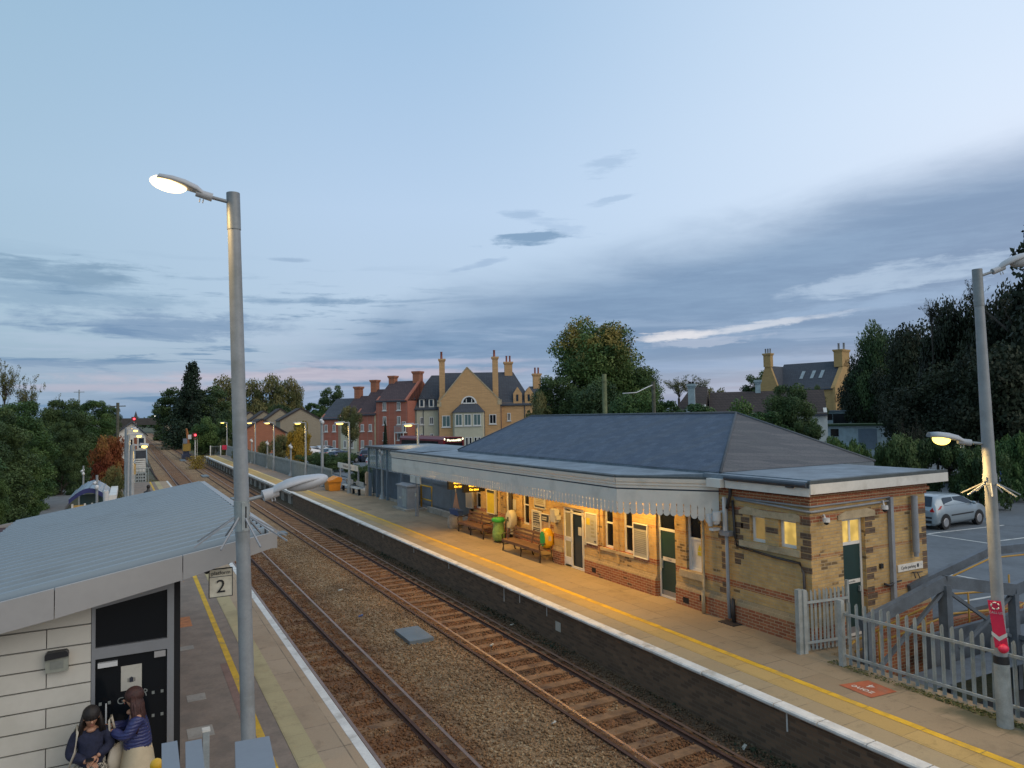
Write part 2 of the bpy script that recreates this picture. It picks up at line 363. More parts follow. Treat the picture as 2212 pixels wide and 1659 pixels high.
def gmat(name, a, b2, s=.6):
    m, g, b = newmat(name); p = g.pos(); c = g.mix(g.smooth(g.noise(p, s, 6, .65), .35, .65), a, b2)
    c = g.mix(g.smooth(g.noise(p, 9, 4), .4, .7)*.5, c, [q*.5 for q in a])
    g.put(b.inputs['Base Color'], c); b.inputs['Roughness'].default_value = .95; bump(g, b, g.noise(p, 12, 4), .06); return m
M['grass'] = gmat('rough_ground', (.06, .075, .035), (.11, .10, .06))
M['trackside'] = gmat('trackside_ground', (.14, .12, .085), (.09, .10, .06))
def hiproof(name, a1, a2):
    m, g, b = newmat(name); p = g.pos(); x, y, z = g.sep(p)
    n = g.new('ShaderNodeTexBrick'); g.put(n.inputs['Vector'], g.comb(y+x*.31, z*2.2+x*.1, 0.)); n.inputs['Scale'].default_value = 1.
    n.inputs['Brick Width'].default_value = .3; n.inputs['Row Height'].default_value = .2; n.inputs['Mortar Size'].default_value = .01
    n.inputs['Color1'].default_value = (0, 0, 0, 1); n.inputs['Color2'].default_value = (1, 1, 1, 1); n.inputs['Mortar'].default_value = (0,)*3+(1,)
    r = g.sep(X_(g, n.outputs['Color']))[0]
    c = g.mix(r, a1, a2)
    c = g.mix(g.smooth(g.noise(g.comb(x+y, z*.4, 0.), 1.3, 6, .7), .45, .7)*.35, c, (.11, .115, .115))
    c = g.mix(g.smooth(g.noise(p, 22, 4), .42, .75)*.6, c, (.04, .05, .065))
    g.put(b.inputs['Base Color'], c); b.inputs['Roughness'].default_value = .7; bump(g, b, r*.4+g.noise(p, 40, 3), .008); return m
M['hip'] = hiproof('station_roof_slate', (.052, .078, .125), (.088, .12, .175))
M['hipend'] = hiproof('warm_lit_slate', (.07, .072, .08), (.118, .114, .118))  # same slate; the warmer light on this face is put into its colour
def leafmat(name, cols, s=.35, tr=.12):
    m, g, b = newmat(name); p = g.pos()
    f = g.noise(p, s, 4, .6); f2 = g.noise(p, s*14, 2)
    at_ = g.new('ShaderNodeAttribute'); at_.attribute_name = 'tint'; tn = X_(g, at_.outputs['Fac'])
    c = g.ramp(g.smooth(f*.45+f2*.18+tn*.37, .26, .70), [(0, cols[0]), (.5, cols[1]), (1, cols[2])])
    g.put(b.inputs['Base Color'], c); b.inputs['Roughness'].default_value = .6; b.inputs['Specular IOR Level'].default_value = .25
    t = g.new('ShaderNodeBsdfTranslucent'); g.put(t.inputs[0], c); mx = g.new('ShaderNodeMixShader'); mx.inputs[0].default_value = tr
    g.l.new(b.outputs[0], mx.inputs[1]); g.l.new(t.outputs[0], mx.inputs[2])
    g.l.new(mx.outputs[0], m.node_tree.nodes['Material Output'].inputs[0]); return m
M['leaf'] = leafmat('green_leaves', ((.036, .078, .027), (.066, .126, .038), (.108, .17, .05)))
M['leafd'] = leafmat('dark_leaves', ((.030, .058, .024), (.055, .094, .036), (.088, .132, .046)))
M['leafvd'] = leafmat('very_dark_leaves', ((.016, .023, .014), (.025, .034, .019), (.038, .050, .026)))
M['conif'] = leafmat('conifer_needles', ((.012, .024, .015), (.02, .038, .022), (.032, .055, .03)))
M['leaft'] = leafmat('turning_leaves', ((.05, .085, .025), (.10, .14, .035), (.30, .22, .045)), s=.45)
M['leafr'] = leafmat('red_autumn_leaves', ((.16, .035, .02), (.24, .075, .03), (.28, .15, .045)), s=.6)
M['leafy'] = leafmat('yellow_autumn_leaves', ((.16, .14, .03), (.30, .21, .035), (.42, .27, .04)), s=.7)
def syc():
    m = leafmat('sycamore_leaves', ((.045, .085, .03), (.08, .145, .042), (.13, .19, .055))); g = G(m.node_tree); b = m.node_tree.nodes['Principled BSDF']; p = g.pos(); x, y, z = g.sep(p)
    old = X_(g, b.inputs['Base Color'].links[0].from_socket)
    f = g.smooth(g.noise(p, .6, 3), .49, .58)*g.smooth(z, 9.5, 14.0)
    g.put(b.inputs['Base Color'], g.mix(f*.85, old, (.34, .24, .06))); return m
M['leafs'] = syc()
M['leafol'] = leafmat('olive_leaves', ((.075, .095, .036), (.13, .14, .055), (.20, .18, .07)), s=.6)
M['bark'] = mat('bark', (.06, .05, .04), .95, var=.3, scale=6, bmp=.01, bs=20)

# ---------------------------------------------------------------- mesh building
class MB:
    def __init__(s): s.v = []; s.f = []; s.sm = []
    def add(s, vs, fs, smooth=False):
        o = len(s.v); s.v += [tuple(q) for q in vs]; s.f += [tuple(i+o for i in q) for q in fs]; s.sm += [smooth]*len(fs); return s
    def box(s, x0, x1, y0, y1, z0, z1):
        return s.add([(x0, y0, z0), (x1, y0, z0), (x1, y1, z0), (x0, y1, z0), (x0, y0, z1), (x1, y0, z1), (x1, y1, z1), (x0, y1, z1)],
                     [(3, 2, 1, 0), (4, 5, 6, 7), (0, 1, 5, 4), (1, 2, 6, 5), (2, 3, 7, 6), (3, 0, 4, 7)])
    def beam(s, p, q, w, h, up=(0, 0, 1)):
        p, q = Vector(p), Vector(q); d = (q-p).normalized(); u = Vector(up)
        if abs(d.dot(u)) > .98: u = Vector((0, 1, 0))
        a = d.cross(u).normalized()*(w/2); b = a.cross(d).normalized()*(h/2)
        vs = [c+k for c in (p, q) for k in (-a-b, a-b, a+b, -a+b)]
        return s.add(vs, [(3, 2, 1, 0), (4, 5, 6, 7), (0, 1, 5, 4), (1, 2, 6, 5), (2, 3, 7, 6), (3, 0, 4, 7)])
    def cyl(s, p, q, r0, r1=None, n=14, cap=True):
        p, q = Vector(p), Vector(q); d = (q-p).normalized(); r1 = r0 if r1 is None else r1
        u = Vector((0, 0, 1)) if abs(d.z) < .9 else Vector((1, 0, 0)); a = d.cross(u).normalized(); b = d.cross(a)
        vs = [p+(a*math.cos(t)+b*math.sin(t))*r0 for t in (2*PI*i/n for i in range(n))]+[q+(a*math.cos(t)+b*math.sin(t))*r1 for t in (2*PI*i/n for i in range(n))]
        s.add(vs, [(i, (i+1) % n, n+(i+1) % n, n+i) for i in range(n)], True)
        if cap: s.add(vs[:n], [tuple(range(n))[::-1]]); s.add(vs[n:], [tuple(range(n))])
        return s
    def tube(s, pts, r, n=8):
        pts = [Vector(p) for p in pts]; rs = r if isinstance(r, (list, tuple)) else [r]*len(pts); o = len(s.v); ring = []
        for i, p in enumerate(pts):
            d = (pts[min(i+1, len(pts)-1)]-pts[max(i-1, 0)]).normalized()
            u = Vector((0, 0, 1)) if abs(d.z) < .95 else Vector((0, 1, 0)); a = d.cross(u).normalized(); b = d.cross(a)
            ring += [p+(a*math.cos(2*PI*k/n)+b*math.sin(2*PI*k/n))*rs[i] for k in range(n)]
        fs = [(i*n+k, i*n+(k+1) % n, (i+1)*n+(k+1) % n, (i+1)*n+k) for i in range(len(pts)-1) for k in range(n)]
        fs += [tuple(range(n))[::-1], tuple((len(pts)-1)*n+k for k in range(n))]
        return s.add(ring, fs, True)
    def prism(s, pts, axis, a, b):
        """2D outline extruded along an axis from a to b"""
        def P(u, v, t): return {'x': (t, u, v), 'y': (u, t, v), 'z': (u, v, t)}[axis]
        n = len(pts)
        return s.add([P(u, v, a) for u, v in pts]+[P(u, v, b) for u, v in pts],
                     [tuple(range(n))[::-1], tuple(range(n, 2*n))]+[(i, (i+1) % n, n+(i+1) % n, n+i) for i in range(n)])
    def quad(s, *p): return s.add(p, [tuple(range(len(p)))])
    def ell(s, c, r, n=14, m=9, rot=None):
        c = Vector(c); r = (r,)*3 if isinstance(r, (int, float)) else r; vs = []
        for j in range(m+1):
            t = PI*j/m
            for i in range(n):
                p = Vector((math.sin(t)*math.cos(2*PI*i/n)*r[0], math.sin(t)*math.sin(2*PI*i/n)*r[1], math.cos(t)*r[2]))
                vs.append(c+(rot@p if rot else p))
        return s.add(vs, [(j*n+i, (j+1)*n+i, (j+1)*n+(i+1) % n, j*n+(i+1) % n) for j in range(m) for i in range(n)], True)
    def lathe(s, c, prof, n=20):
        """prof: (radius, z) rows, or (rx, ry, z)"""
        vs = []
        for q in prof:
            rx, ry, z = (q[0], q[0], q[1]) if len(q) == 2 else q
            vs += [(c[0]+rx*math.cos(2*PI*i/n), c[1]+ry*math.sin(2*PI*i/n), c[2]+z) for i in range(n)]
        k = len(prof)
        s.add(vs, [(j*n+i, j*n+(i+1) % n, (j+1)*n+(i+1) % n, (j+1)*n+i) for j in range(k-1) for i in range(n)], True)
        s.add(vs[:n], [tuple(range(n))[::-1]]); s.add(vs[-n:], [tuple(range(n))]); return s
    def xf(s, f):
        s.v = [tuple(f(*q)) for q in s.v]; return s

ROOT = {}   # object name -> (location, rotz) of the thing it belongs to
def link(name, me, parent=None):
    o = bpy.data.objects.new(name, me); COL.objects.link(o)
    if parent is not None: o.parent = parent; ROOT[o.name] = ROOT[parent.name]
    return o
def thing(name, label, cat, loc=(0, 0, 0), rz=0., group=None):
    o = bpy.data.objects.new(name, None); COL.objects.link(o); o.empty_display_size = .2
    o.location = loc; o.rotation_euler = (0, 0, rz); o['label'] = label; o['category'] = cat
    if group: o['group'] = group
    ROOT[o.name] = (Vector(loc), rz); return o
def mk(name, mb, m, parent=None, world=True, label=None):
    """one mesh object; world=True: the vertices are world coordinates, moved into the frame of the thing"""
    vs = mb.v
    if parent is not None and world:
        L, rz = ROOT[parent.name]; c, s_ = math.cos(-rz), math.sin(-rz)
        vs = [((x-L.x)*c-(y-L.y)*s_, (x-L.x)*s_+(y-L.y)*c, z-L.z) for x, y, z in vs]
    me = bpy.data.meshes.new(name); me.from_pydata(vs, [], mb.f); me.validate(); me.polygons.foreach_set('use_smooth', mb.sm) if len(me.polygons) == len(mb.sm) else None
    bm = bmesh.new(); bm.from_mesh(me); bmesh.ops.recalc_face_normals(bm, faces=bm.faces) if all(len(f.verts) > 2 for f in bm.faces) else None; bm.to_mesh(me); bm.free()
    me.materials.append(M[m] if isinstance(m, str) else m); me.update()
    o = link(name, me, parent)
    if label: o['label'] = label
    return o
def solo(name, mb, m, label, cat, group=None, kind=None):
    """a thing that is one mesh, origin at the middle of its base"""
    a = np.array(mb.v); c = (float(a[:, 0].min()+a[:, 0].max())/2, float(a[:, 1].min()+a[:, 1].max())/2, float(a[:, 2].min()))
    mb.v = [(x-c[0], y-c[1], z-c[2]) for x, y, z in mb.v]
    o = mk(name, mb, m, None, False); o.location = c; ROOT[o.name] = (Vector(c), 0.)
    if kind: o['kind'] = kind
    if label: o['label'] = label
    if cat and kind != 'structure': o['category'] = cat
    if group: o['group'] = group
    return o
def struct(name, mb, m): return solo(name, mb, m, None, None, kind='structure')
def kids(o): return [c for c in list(bpy.data.objects) if c.parent == o]
def dup(o, loc=None, rz=None, label=None, parent=None, sc=None):
    ks = kids(o) if not hasattr(o, '_k') else None
    c = o.copy(); COL.objects.link(c); c.parent = parent
    if loc is not None: c.location = loc
    if rz is not None: c.rotation_euler = (0, 0, rz)
    if sc is not None: c.scale = sc
    if label: c['label'] = label
    for k in ks: dup(k, parent=c)
    return c
def area(name, parent, loc, power, col, size, rot=(0, 0, 0), sy=None, spread=None):
    L = bpy.data.lights.new(name, 'AREA'); L.energy = power; L.color = col; L.size = size
    if sy: L.shape = 'RECTANGLE'; L.size_y = sy
    if spread: L.spread = spread
    o = bpy.data.objects.new(name, L); COL.objects.link(o)
    if parent:
        R0, rz = ROOT[parent.name]; c, s_ = math.cos(-rz), math.sin(-rz); x, y = loc[0]-R0.x, loc[1]-R0.y
        o.parent = parent; loc = (x*c-y*s_, x*s_+y*c, loc[2]-R0.z)
    o.location = loc; o.rotation_euler = rot; return o
def point(name, parent, loc, power, col, r=.08):
    L = bpy.data.lights.new(name, 'POINT'); L.energy = power; L.color = col; L.shadow_soft_size = r
    o = bpy.data.objects.new(name, L); COL.objects.link(o)
    if parent: R0, rz = ROOT[parent.name]; o.parent = parent; loc = tuple(Vector(loc)-R0)
    o.location = loc; return o
def text(name, s, size, m, parent, origin, right, up, ext=.002, align='CENTER', world=True):
    """lettering as a mesh: origin = middle of the baseline, right/up = unit directions"""
    cu = bpy.data.curves.new(name, 'FONT'); cu.body = s; cu.size = size; cu.extrude = ext; cu.align_x = align; cu.align_y = 'CENTER'; cu.resolution_u = 3
    tmp = bpy.data.objects.new('tmp', cu); COL.objects.link(tmp); dg = bpy.context.evaluated_depsgraph_get(); dg.update()
    me = bpy.data.meshes.new_from_object(tmp.evaluated_get(dg)); bpy.data.objects.remove(tmp)
    r, u, o = Vector(right).normalized(), Vector(up).normalized(), Vector(origin); n = r.cross(u)
    vs = [o+r*v.co.x+u*v.co.y+n*v.co.z for v in me.vertices]; mb = MB(); mb.add(vs, [tuple(p.vertices) for p in me.polygons])
    return mk(name, mb, m, parent, world)
def wall(mb, ax, c, u0, u1, z0, z1, holes, th, out=-1):
    """wall slab with openings: ax 'x' = plane at x=c running along y. out = side the slab is NOT on"""
    us = sorted({u0, u1}|{max(u0, min(u1, q)) for h in holes for q in h[:2]}); zs = sorted({z0, z1}|{max(z0, min(z1, q)) for h in holes for q in h[2:]})
    d = c-out*th
    def P(u, z, w): return (w, u, z) if ax == 'x' else (u, w, z)
    def solid(i, j):
        if i < 0 or j < 0 or i >= len(us)-1 or j >= len(zs)-1: return False
        mu, mz = (us[i]+us[i+1])/2, (zs[j]+zs[j+1])/2
        return not any(h[0] < mu < h[1] and h[2] < mz < h[3] for h in holes)
    for i in range(len(us)-1):
        for j in range(len(zs)-1):
            if not solid(i, j): continue
            a, b, e, f = us[i], us[i+1], zs[j], zs[j+1]
            mb.quad(P(a, e, c), P(b, e, c), P(b, f, c), P(a, f, c)); mb.quad(P(a, e, d), P(b, e, d), P(b, f, d), P(a, f, d))
            if not solid(i-1, j): mb.quad(P(a, e, c), P(a, e, d), P(a, f, d), P(a, f, c))
            if not solid(i+1, j): mb.quad(P(b, e, c), P(b, e, d), P(b, f, d), P(b, f, c))
            if not solid(i, j-1): mb.quad(P(a, e, c), P(a, e, d), P(b, e, d), P(b, e, c))
            if not solid(i, j+1): mb.quad(P(a, f, c), P(a, f, d), P(b, f, d), P(b, f, c))
    return mb
def weld(o):
    bm = bmesh.new(); bm.from_mesh(o.data); bmesh.ops.remove_doubles(bm, verts=bm.verts, dist=1e-4); bmesh.ops.recalc_face_normals(bm, faces=bm.faces); bm.to_mesh(o.data); bm.free(); return o
def bx(x0, x1, y0, y1, z0, z1): return MB().box(x0, x1, y0, y1, z0, z1)
def frame(ax, c, u0, u1, z0, z1, w, d, bars=()):
    """rectangular frame: bars = extra ('u', pos) or ('z', pos) members"""
    mb = MB()
    def B(a, b, e, f):
        mb.box(c, c+d, a, b, e, f) if ax == 'x' else mb.box(a, b, c, c+d, e, f)
    B(u0, u0+w, z0, z1); B(u1-w, u1, z0, z1); B(u0+w, u1-w, z0, z0+w); B(u0+w, u1-w, z1-w, z1)
    for k, p, bw in bars:
        if k == 'u': B(p-bw/2, p+bw/2, z0+w, z1-w)
        else: B(u0+w, u1-w, p-bw/2, p+bw/2)
    return mb
def slab(ax, c, d, u0, u1, z0, z1): return bx(c, c+d, u0, u1, z0, z1) if ax == 'x' else bx(u0, u1, c, c+d, z0, z1)
def pieces(name, mb, m, parent, groups):
    """the boxes of mb (8 vertices each) as one part per group; groups = function of a box centre"""
    d = {}
    for i in range(0, len(mb.v), 8):
        b = mb.v[i:i+8]; k = groups(*[sum(q[j] for q in b)/8 for j in range(3)]); d.setdefault(k, []).append(b)
    for bs in d.values():
        q = MB()
        for b in bs: q.add(b, [(3, 2, 1, 0), (4, 5, 6, 7), (0, 1, 5, 4), (1, 2, 6, 5), (2, 3, 7, 6), (3, 0, 4, 7)])
        mk(name, q, m, parent)
PZ = .915   # platform height

# ---------------------------------------------------------------- leaves
def leafmesh(name, pts, nrm, size, m, jitter=.7, rg=None, tint=None):
    """many small separate leaves at pts (n,3), roughly facing nrm"""
    rg = rg or rng; n = len(pts); d = nrm+rg.normal(0, jitter, (n, 3)); d /= np.linalg.norm(d, axis=1)[:, None]+1e-9
    a = np.cross(d, rg.normal(0, 1, (n, 3))); a /= np.linalg.norm(a, axis=1)[:, None]+1e-9; b = np.cross(d, a)
    s = (size*rg.uniform(.6, 1.35, n))[:, None]; v = np.empty((n, 4, 3))
    v[:, 0] = pts-a*s*.5; v[:, 1] = pts-b*s*.32; v[:, 2] = pts+a*s*.5; v[:, 3] = pts+b*s*.32
    me = bpy.data.meshes.new(name); me.vertices.add(4*n); me.vertices.foreach_set('co', v.reshape(-1).astype('f'))
    me.loops.add(4*n); me.loops.foreach_set('vertex_index', np.arange(4*n, dtype='i')); me.polygons.add(n)
    me.polygons.foreach_set('loop_start', np.arange(0, 4*n, 4, dtype='i')); me.polygons.foreach_set('loop_total', np.full(n, 4, 'i'))
    me.update(); a_ = me.attributes.new('tint', 'FLOAT', 'FACE'); a_.data.foreach_set('value', (np.full(n, .5) if tint is None else tint).astype('f')); me.materials.append(M[m]); return me
def sph(n, rg):
    d = rg.normal(0, 1, (n, 3)); return d/np.linalg.norm(d, axis=1)[:, None]
def blobs(kind, nb, rg):
    """clump centres and radii in a crown of unit radius whose base is at z=0, top about 2"""
    out = []
    for i in range(nb):
        if kind == 'conifer':
            t = rg.uniform(0, 1)**.8; r = (1-t)*.72+.05; th = rg.uniform(0, 2*PI); q = r*rg.uniform(.35, 1.0)
            out.append((q*math.cos(th), q*math.sin(th), t*2.15, .17*(1.15-t)+.05))
        elif kind == 'hedge':
            out.append((rg.uniform(-1, 1), rg.uniform(-1, 1), rg.uniform(.1, 1.)**.7, rg.uniform(.12, .28)))
        elif kind == 'sparse':
            t = rg.uniform(0, 1); th = rg.uniform(0, 2*PI); r = rg.uniform(0, 1)**.5*(1-.65*t); out.append((r*math.cos(th), r*math.sin(th), .25+t*1.9, rg.uniform(.06, .16)))
        elif kind == 'tall':
            t = rg.uniform(0, 1); w = .86*min(1, math.sqrt(max(0, 1-max(0, t-.62)**2/.16))); th = rg.uniform(0, 2*PI); r = w*rg.uniform(.55, 1.); out.append((r*math.cos(th), r*math.sin(th), .15+t*3.65, rg.uniform(.18, .36)*(1 if t < .85 else .7)))
        else:
            d = sph(1, rg)[0]; rr = rg.uniform(.45, .84); k = 1.0 if d[2] > 0 else .8
            out.append((d[0]*rr, d[1]*rr, 1.0+d[2]*rr*1.02*k, rg.uniform(.16, .36)))
    return out
def crown(name, kind, nb, n, size, m, seed, fill=.12):
    rg = np.random.default_rng(seed); bl = blobs(kind, nb, rg); w = np.array([b[3]**2 for b in bl]); w /= w.sum()
    P, N, Tn = [], [], []
    for b, k in zip(bl, (w*n).astype(int)):
        Tn.append(np.full(k, rg.uniform(0, 1)))
        d = sph(k, rg); r = b[3]*(1-rg.uniform(0, 1, k)**2*.55)*(1+rg.normal(0, .10, k)); zs = .8 if kind != 'conifer' else 1.3
        p = np.array(b[:3])+d*r[:, None]*np.array([1, 1, zs]); P.append(p); N.append(d)
    k = int(n*fill); d = sph(k, rg); zz = {'hedge': .5, 'tall': 2.}.get(kind, 1.)
    p = d*(rg.uniform(0, .75, k))[:, None]; p[:, 2] = zz+p[:, 2]*zz
    if kind in ('conifer', 'sparse'): p = p[:0]; d = d[:0]
    P.append(p); N.append(d); Tn.append(np.full(len(p), .3))
    return leafmesh(name, np.concatenate(P), np.concatenate(N), size, m, rg=rg, tint=np.concatenate(Tn))
def twigtree(key, m, nb, nl, ls, seed, lift=.5):
    rg = random.Random(seed); mb = MB(); P = []
    mb.tube([(0, 0, -1), (0, 0, .1), (.03, 0, .5)], [.05, .04, .025], 6)
    for i in range(nb):
        th = rg.uniform(0, 2*PI); r = rg.uniform(.15, 1.); z0 = rg.uniform(0, .6); zt = rg.uniform(1.2, 2.05)*(1-.25*r)
        p0 = Vector((0, 0, z0)); p3 = Vector((math.cos(th)*r, math.sin(th)*r, zt)); p1 = p0.lerp(p3, .35)+Vector((0, 0, -.08)); p2 = p0.lerp(p3, .7)+Vector((rg.uniform(-.05, .05), rg.uniform(-.05, .05), 0))
        mb.tube([p0, p1, p2, p3], [.018, .012, .008, .003], 4)
        for j in range(5):
            a = p1.lerp(p3, rg.uniform(0, .95)); q = a+Vector((rg.uniform(-.2, .2), rg.uniform(-.2, .2), rg.uniform(.05, .35))); mb.tube([a, q], [.006, .002], 3)
            for k in range(nl//(nb*5)):
                c_ = a.lerp(q, rg.uniform(.2, 1.1)); P.append((c_.x+rg.gauss(0, .03), c_.y+rg.gauss(0, .03), c_.z+rg.gauss(0, .03)))
    P = np.array(P); me = leafmesh('crown', P, np.tile([0, 0, 1.], (len(P), 1)), ls, m, 1.2)
    tm = bpy.data.meshes.new('trunk'); tm.from_pydata(mb.v, [], mb.f); tm.materials.append(M['bark']); PROTO[key] = (me, tm)
def limbs(kind, seed):
    rg = random.Random(seed); mb = MB()
    mb.tube([(0, 0, -1.0), (.02, .01, -.3), (.03, -.02, .4), (0, .02, 1.2), (.02, 0, 1.75)], [.085, .07, .055, .03, .01], 8)
    for i in range(11 if kind != 'conifer' else 5):
        z = rg.uniform(-.05, 1.2); th = rg.uniform(0, 2*PI); L = rg.uniform(.5, .85)*(1 if z < .9 else .6); e = rg.uniform(.25, .7)
        p = [(0, 0, z), (math.cos(th)*L*.45, math.sin(th)*L*.45, z+L*e*.45), (math.cos(th+.2)*L, math.sin(th+.2)*L, z+L*e)]
        mb.tube(p, [.03, .018, .006], 5)
        mb.tube([p[1], (p[1][0]+math.cos(th+1)*L*.4, p[1][1]+math.sin(th+1)*L*.4, p[1][2]+.3)], [.014, .004], 4)
    return mb
PROTO = {}
def proto(key, kind, nb, n, size, m, seed, fill=.12):
    me = crown('crown', kind, nb, n, size, m, seed, fill); t = limbs(kind, seed); tm = bpy.data.meshes.new('trunk'); tm.from_pydata(t.v, [], t.f)
    tm.polygons.foreach_set('use_smooth', [True]*len(tm.polygons)); tm.materials.append(M['bark']); PROTO[key] = (me, tm)
def tree(key, name, label, cat, base, R, Hc, trunk, group=None, rz=None, Ry=None):
    """base point on the ground, R crown radius, Hc crown height, trunk = height of the crown's foot"""
    if Ry is None and Hc/(2*R) > 1.4 and key+'_t' in PROTO: key += '_t'
    me, tm = PROTO[key]; t = thing(name, label, cat, base, random.uniform(0, 6.28) if rz is None else rz, group)
    k = 4. if key.endswith('_t') else 2.0 if key not in HEDGE else 1.0
    cs = (R, R if Ry is None else Ry, Hc/k)
    if key not in HEDGE:
        o = link('trunk', tm, t); o.scale = (R*.8, R*.8, Hc/2 if k < 3 else Hc*.42); o.location = (0, 0, trunk)
        if trunk > Hc/2*1.0: 
            mb = MB().cyl((0, 0, -.3), (0, 0, trunk+.1), .09*R*.8+.03, .07*R*.8, 8); o2 = mk('trunk', mb, 'bark', t, False)
    o = link('crown', me, t); o.scale = cs; o.location = (0, 0, trunk); return t
HEDGE = ('hedge', 'hedged', 'hedgeo', 'hedgey')

# ================================================================ ground, tracks, platforms
struct('ground', MB().quad((-1500, -300, -.35), (1500, -300, -.35), (1500, 2500, -.35), (-1500, 2500, -.35)), 'grass')
struct('trackside', bx(-1.2, 16, 69, 400, -.34, -.16), 'trackside')
struct('ballast', MB().box(2.5, 3.85, -20, 420, -.34, -.055).box(3.85, 5.46, -20, 420, -.34, -.10).box(5.46, 7.98, -20, 420, -.34, -.055).box(7.98, 9.6, -20, 420, -.34, -.10).box(9.6, 10.3, -20, 420, -.34, -.055), 'ballast')
struct('car_park', MB().box(17.35, 130, 11, 170, -.30, .78).box(20.6, 130, -10, 10.999, -.30, .78), 'carpark')
struct('station_forecourt', bx(14.75, 17.34, 30.5, 150, -.30, .70), 'carpark')
struct('path', bx(-7.6, -3.4, 20, 110, -.30, -.02).xf(lambda x, y, z: (x-.02*(y-60)*(1 if y > 60 else 0)-.3, y, z)), 'path')
# platform 1 (far side) solid part: core, then the strips of its surface
p1 = thing('platform', 'far platform with a yellow line, directly in front of the brick station building', 'platform', (11.6, 25, 0))
mk('platform_wall', bx(10.16, 13.12, -8, 52, -.3, .82), 'wallbrick', p1)
mk('platform_base', bx(13.13, 17.3, 10.76, 52, -.3, .88), 'concrete', p1)
cop = MB(); y = -8.0
while y < 52:
    L = .9 if y < 14.3 else 3.2; j = random.uniform(-.006, .006)
    cop.prism([(10.05+j, .845), (10.03+j, .87), (10.03+j, .905), (10.06+j, .925), (10.27, .925), (10.27, .82), (10.12, .82)], 'y', y+.012, min(y+L, 52)-.012); y += L
mk('coping', cop, 'coping', p1)
mk('edge_slabs', bx(10.27, 10.75, -8, 52, .7, .917), 'slab1', p1)
mk('tactile_strip', bx(10.75, 11.19, -8, 52, .7, .921), 'tact1', p1)
mk('surface', MB().box(11.19, 13.11, -8, 10.3, .7, .915).box(11.19, 13.9, 10.301, 52, .7, .915), 'slabs', p1)
mk('surface', bx(13.901, 14.7, 10.9, 52, .7, .913), 'slabs', p1)
yl = MB(); y = -8.
while y < 52:
    L = random.uniform(.7, 1.1); k = 0 if y > 14 else .012; yl.quad((11.2+random.uniform(0, k), y, .9195), (11.37+random.uniform(-k, k), y, .9195), (11.37+random.uniform(-k, k), min(52, y+L-.01), .9195), (11.2+random.uniform(0, k), min(52, y+L-.01), .9195)); y += L
mk('yellow_line', yl, 'yellow', p1)
# white drips below the coping
dr = MB()
for y, h in ((8.9, .32), (17.05, .26), (18.6, .24), (19.6, .42), (23.9, .2), (27.5, .2), (31.5, .16), (35.5, .14)):
    dr.box(10.148, 10.156, y, y+.03, .8-h, .8)
pieces('limescale_drip', dr, 'coping', p1, lambda x, y, z: y)
mk('number_plate', bx(10.14, 10.156, 16.35, 16.6, .28, .52), 'paper', p1)
# lighter extension on trestles
def taper(x, y, z): return (x-(max(0, y-52)/62.*.42 if x < 10.7 else max(0, y-52)/62.*.25 if x < 12 else 0), y, z)
p1b = thing('platform', 'long concrete platform extension on short legs running away beside the blue-grey fence', 'platform', (11.6, 83, 0))
mk('deck', bx(10.12, 12.85, 52, 114, .62, .905).xf(taper), 'concrete', p1b)
mk('coping', bx(10.0, 10.28, 52, 114, .78, .925).xf(taper), 'coping', p1b)
mk('tactile_strip', bx(10.283, 11.19, 52.02, 114, .8, .921).xf(taper), 'tact1', p1b)
mk('surface', bx(11.4, 12.86, 52, 114, .8, .917).xf(taper), 'asphalt', p1b)
mk('yellow_line', bx(11.193, 11.398, 52, 114, .8, .924).xf(taper), mat('faded_yellow_line', (.55, .42, .17), .8), p1b)
for i in range(24):
    y = 53.2+i*2.6; mk('leg', bx(10.28, 10.62, y, y+1.15, -.3, .64).xf(taper), 'concrete', p1b)
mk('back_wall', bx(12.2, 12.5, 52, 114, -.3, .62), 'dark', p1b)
bal = thing('end_railing', 'low white-posted railing closing the far end of the platform extension', 'railing', (11.4, 114, PZ))
for x in (10.4, 11.8): mk('post', MB().cyl((x, 113.8, PZ), (x, 113.8, 2.4), .08), 'white', bal)
mk('mesh_panel', frame('y', 113.78, 10.45, 11.75, 1.0, 2.3, .04, .04, [('u', 10.7+i*.2, .015) for i in range(6)]), 'greypipe', bal)
solo('warning_board', bx(12.0, 12.7, 113.7, 113.76, 1.75, 2.4), 'pinkred', 'small red warning board by the end railing of the far platform', 'sign')

# platform 2 (near side)
p2 = thing('platform', 'near asphalt platform with a yellow line, beside the waiting room left of the tracks', 'platform', (1, 30, 0))
def t2(x, y, z):
    k = max(0, y-35)/34.; return (x-k*.42 if x > .5 else x, y, z)
def strip(x0, x1, z, y0=-8, y1=69):
    mb = MB(); ys = [y0, 35, 45, 55, y1]
    for a, b in zip(ys, ys[1:]):
        mb.box(x0, x1, a, b, z-.06, z)
    return mb.xf(t2)
mk('platform_base', MB().box(-3.2, 3.12, -8, 35, -.3, .86).box(-.9, 3.12, 35.001, 69, -.3, .86).xf(t2), 'concrete', p2)
mk('surface', MB().box(-3.2, 1.84, -8, 35, .8, .915).box(-.9, 1.84, 35.001, 69, .8, .915).xf(t2), 'asphalt', p2)
mk('yellow_line', strip(1.842, 1.965, .9185), 'yellow', p2)
mk('surface', strip(1.967, 2.23, .915), 'asphalt', p2)
mk('tactile_strip', strip(2.232, 2.58, .921), 'tact2', p2)
mk('edge_slabs', strip(2.582, 3.14, .917), 'slab2', p2)
mk('coping', strip(3.142, 3.29, .92), 'coping', p2)
lid = MB()
for x, y, w, h in ((.95, 14.6, .32, .35), (1.0, 17.9, .3, .3), (.85, 12.9, .4, .45)): lid.box(x, x+w, y, y+h, .9, .919)
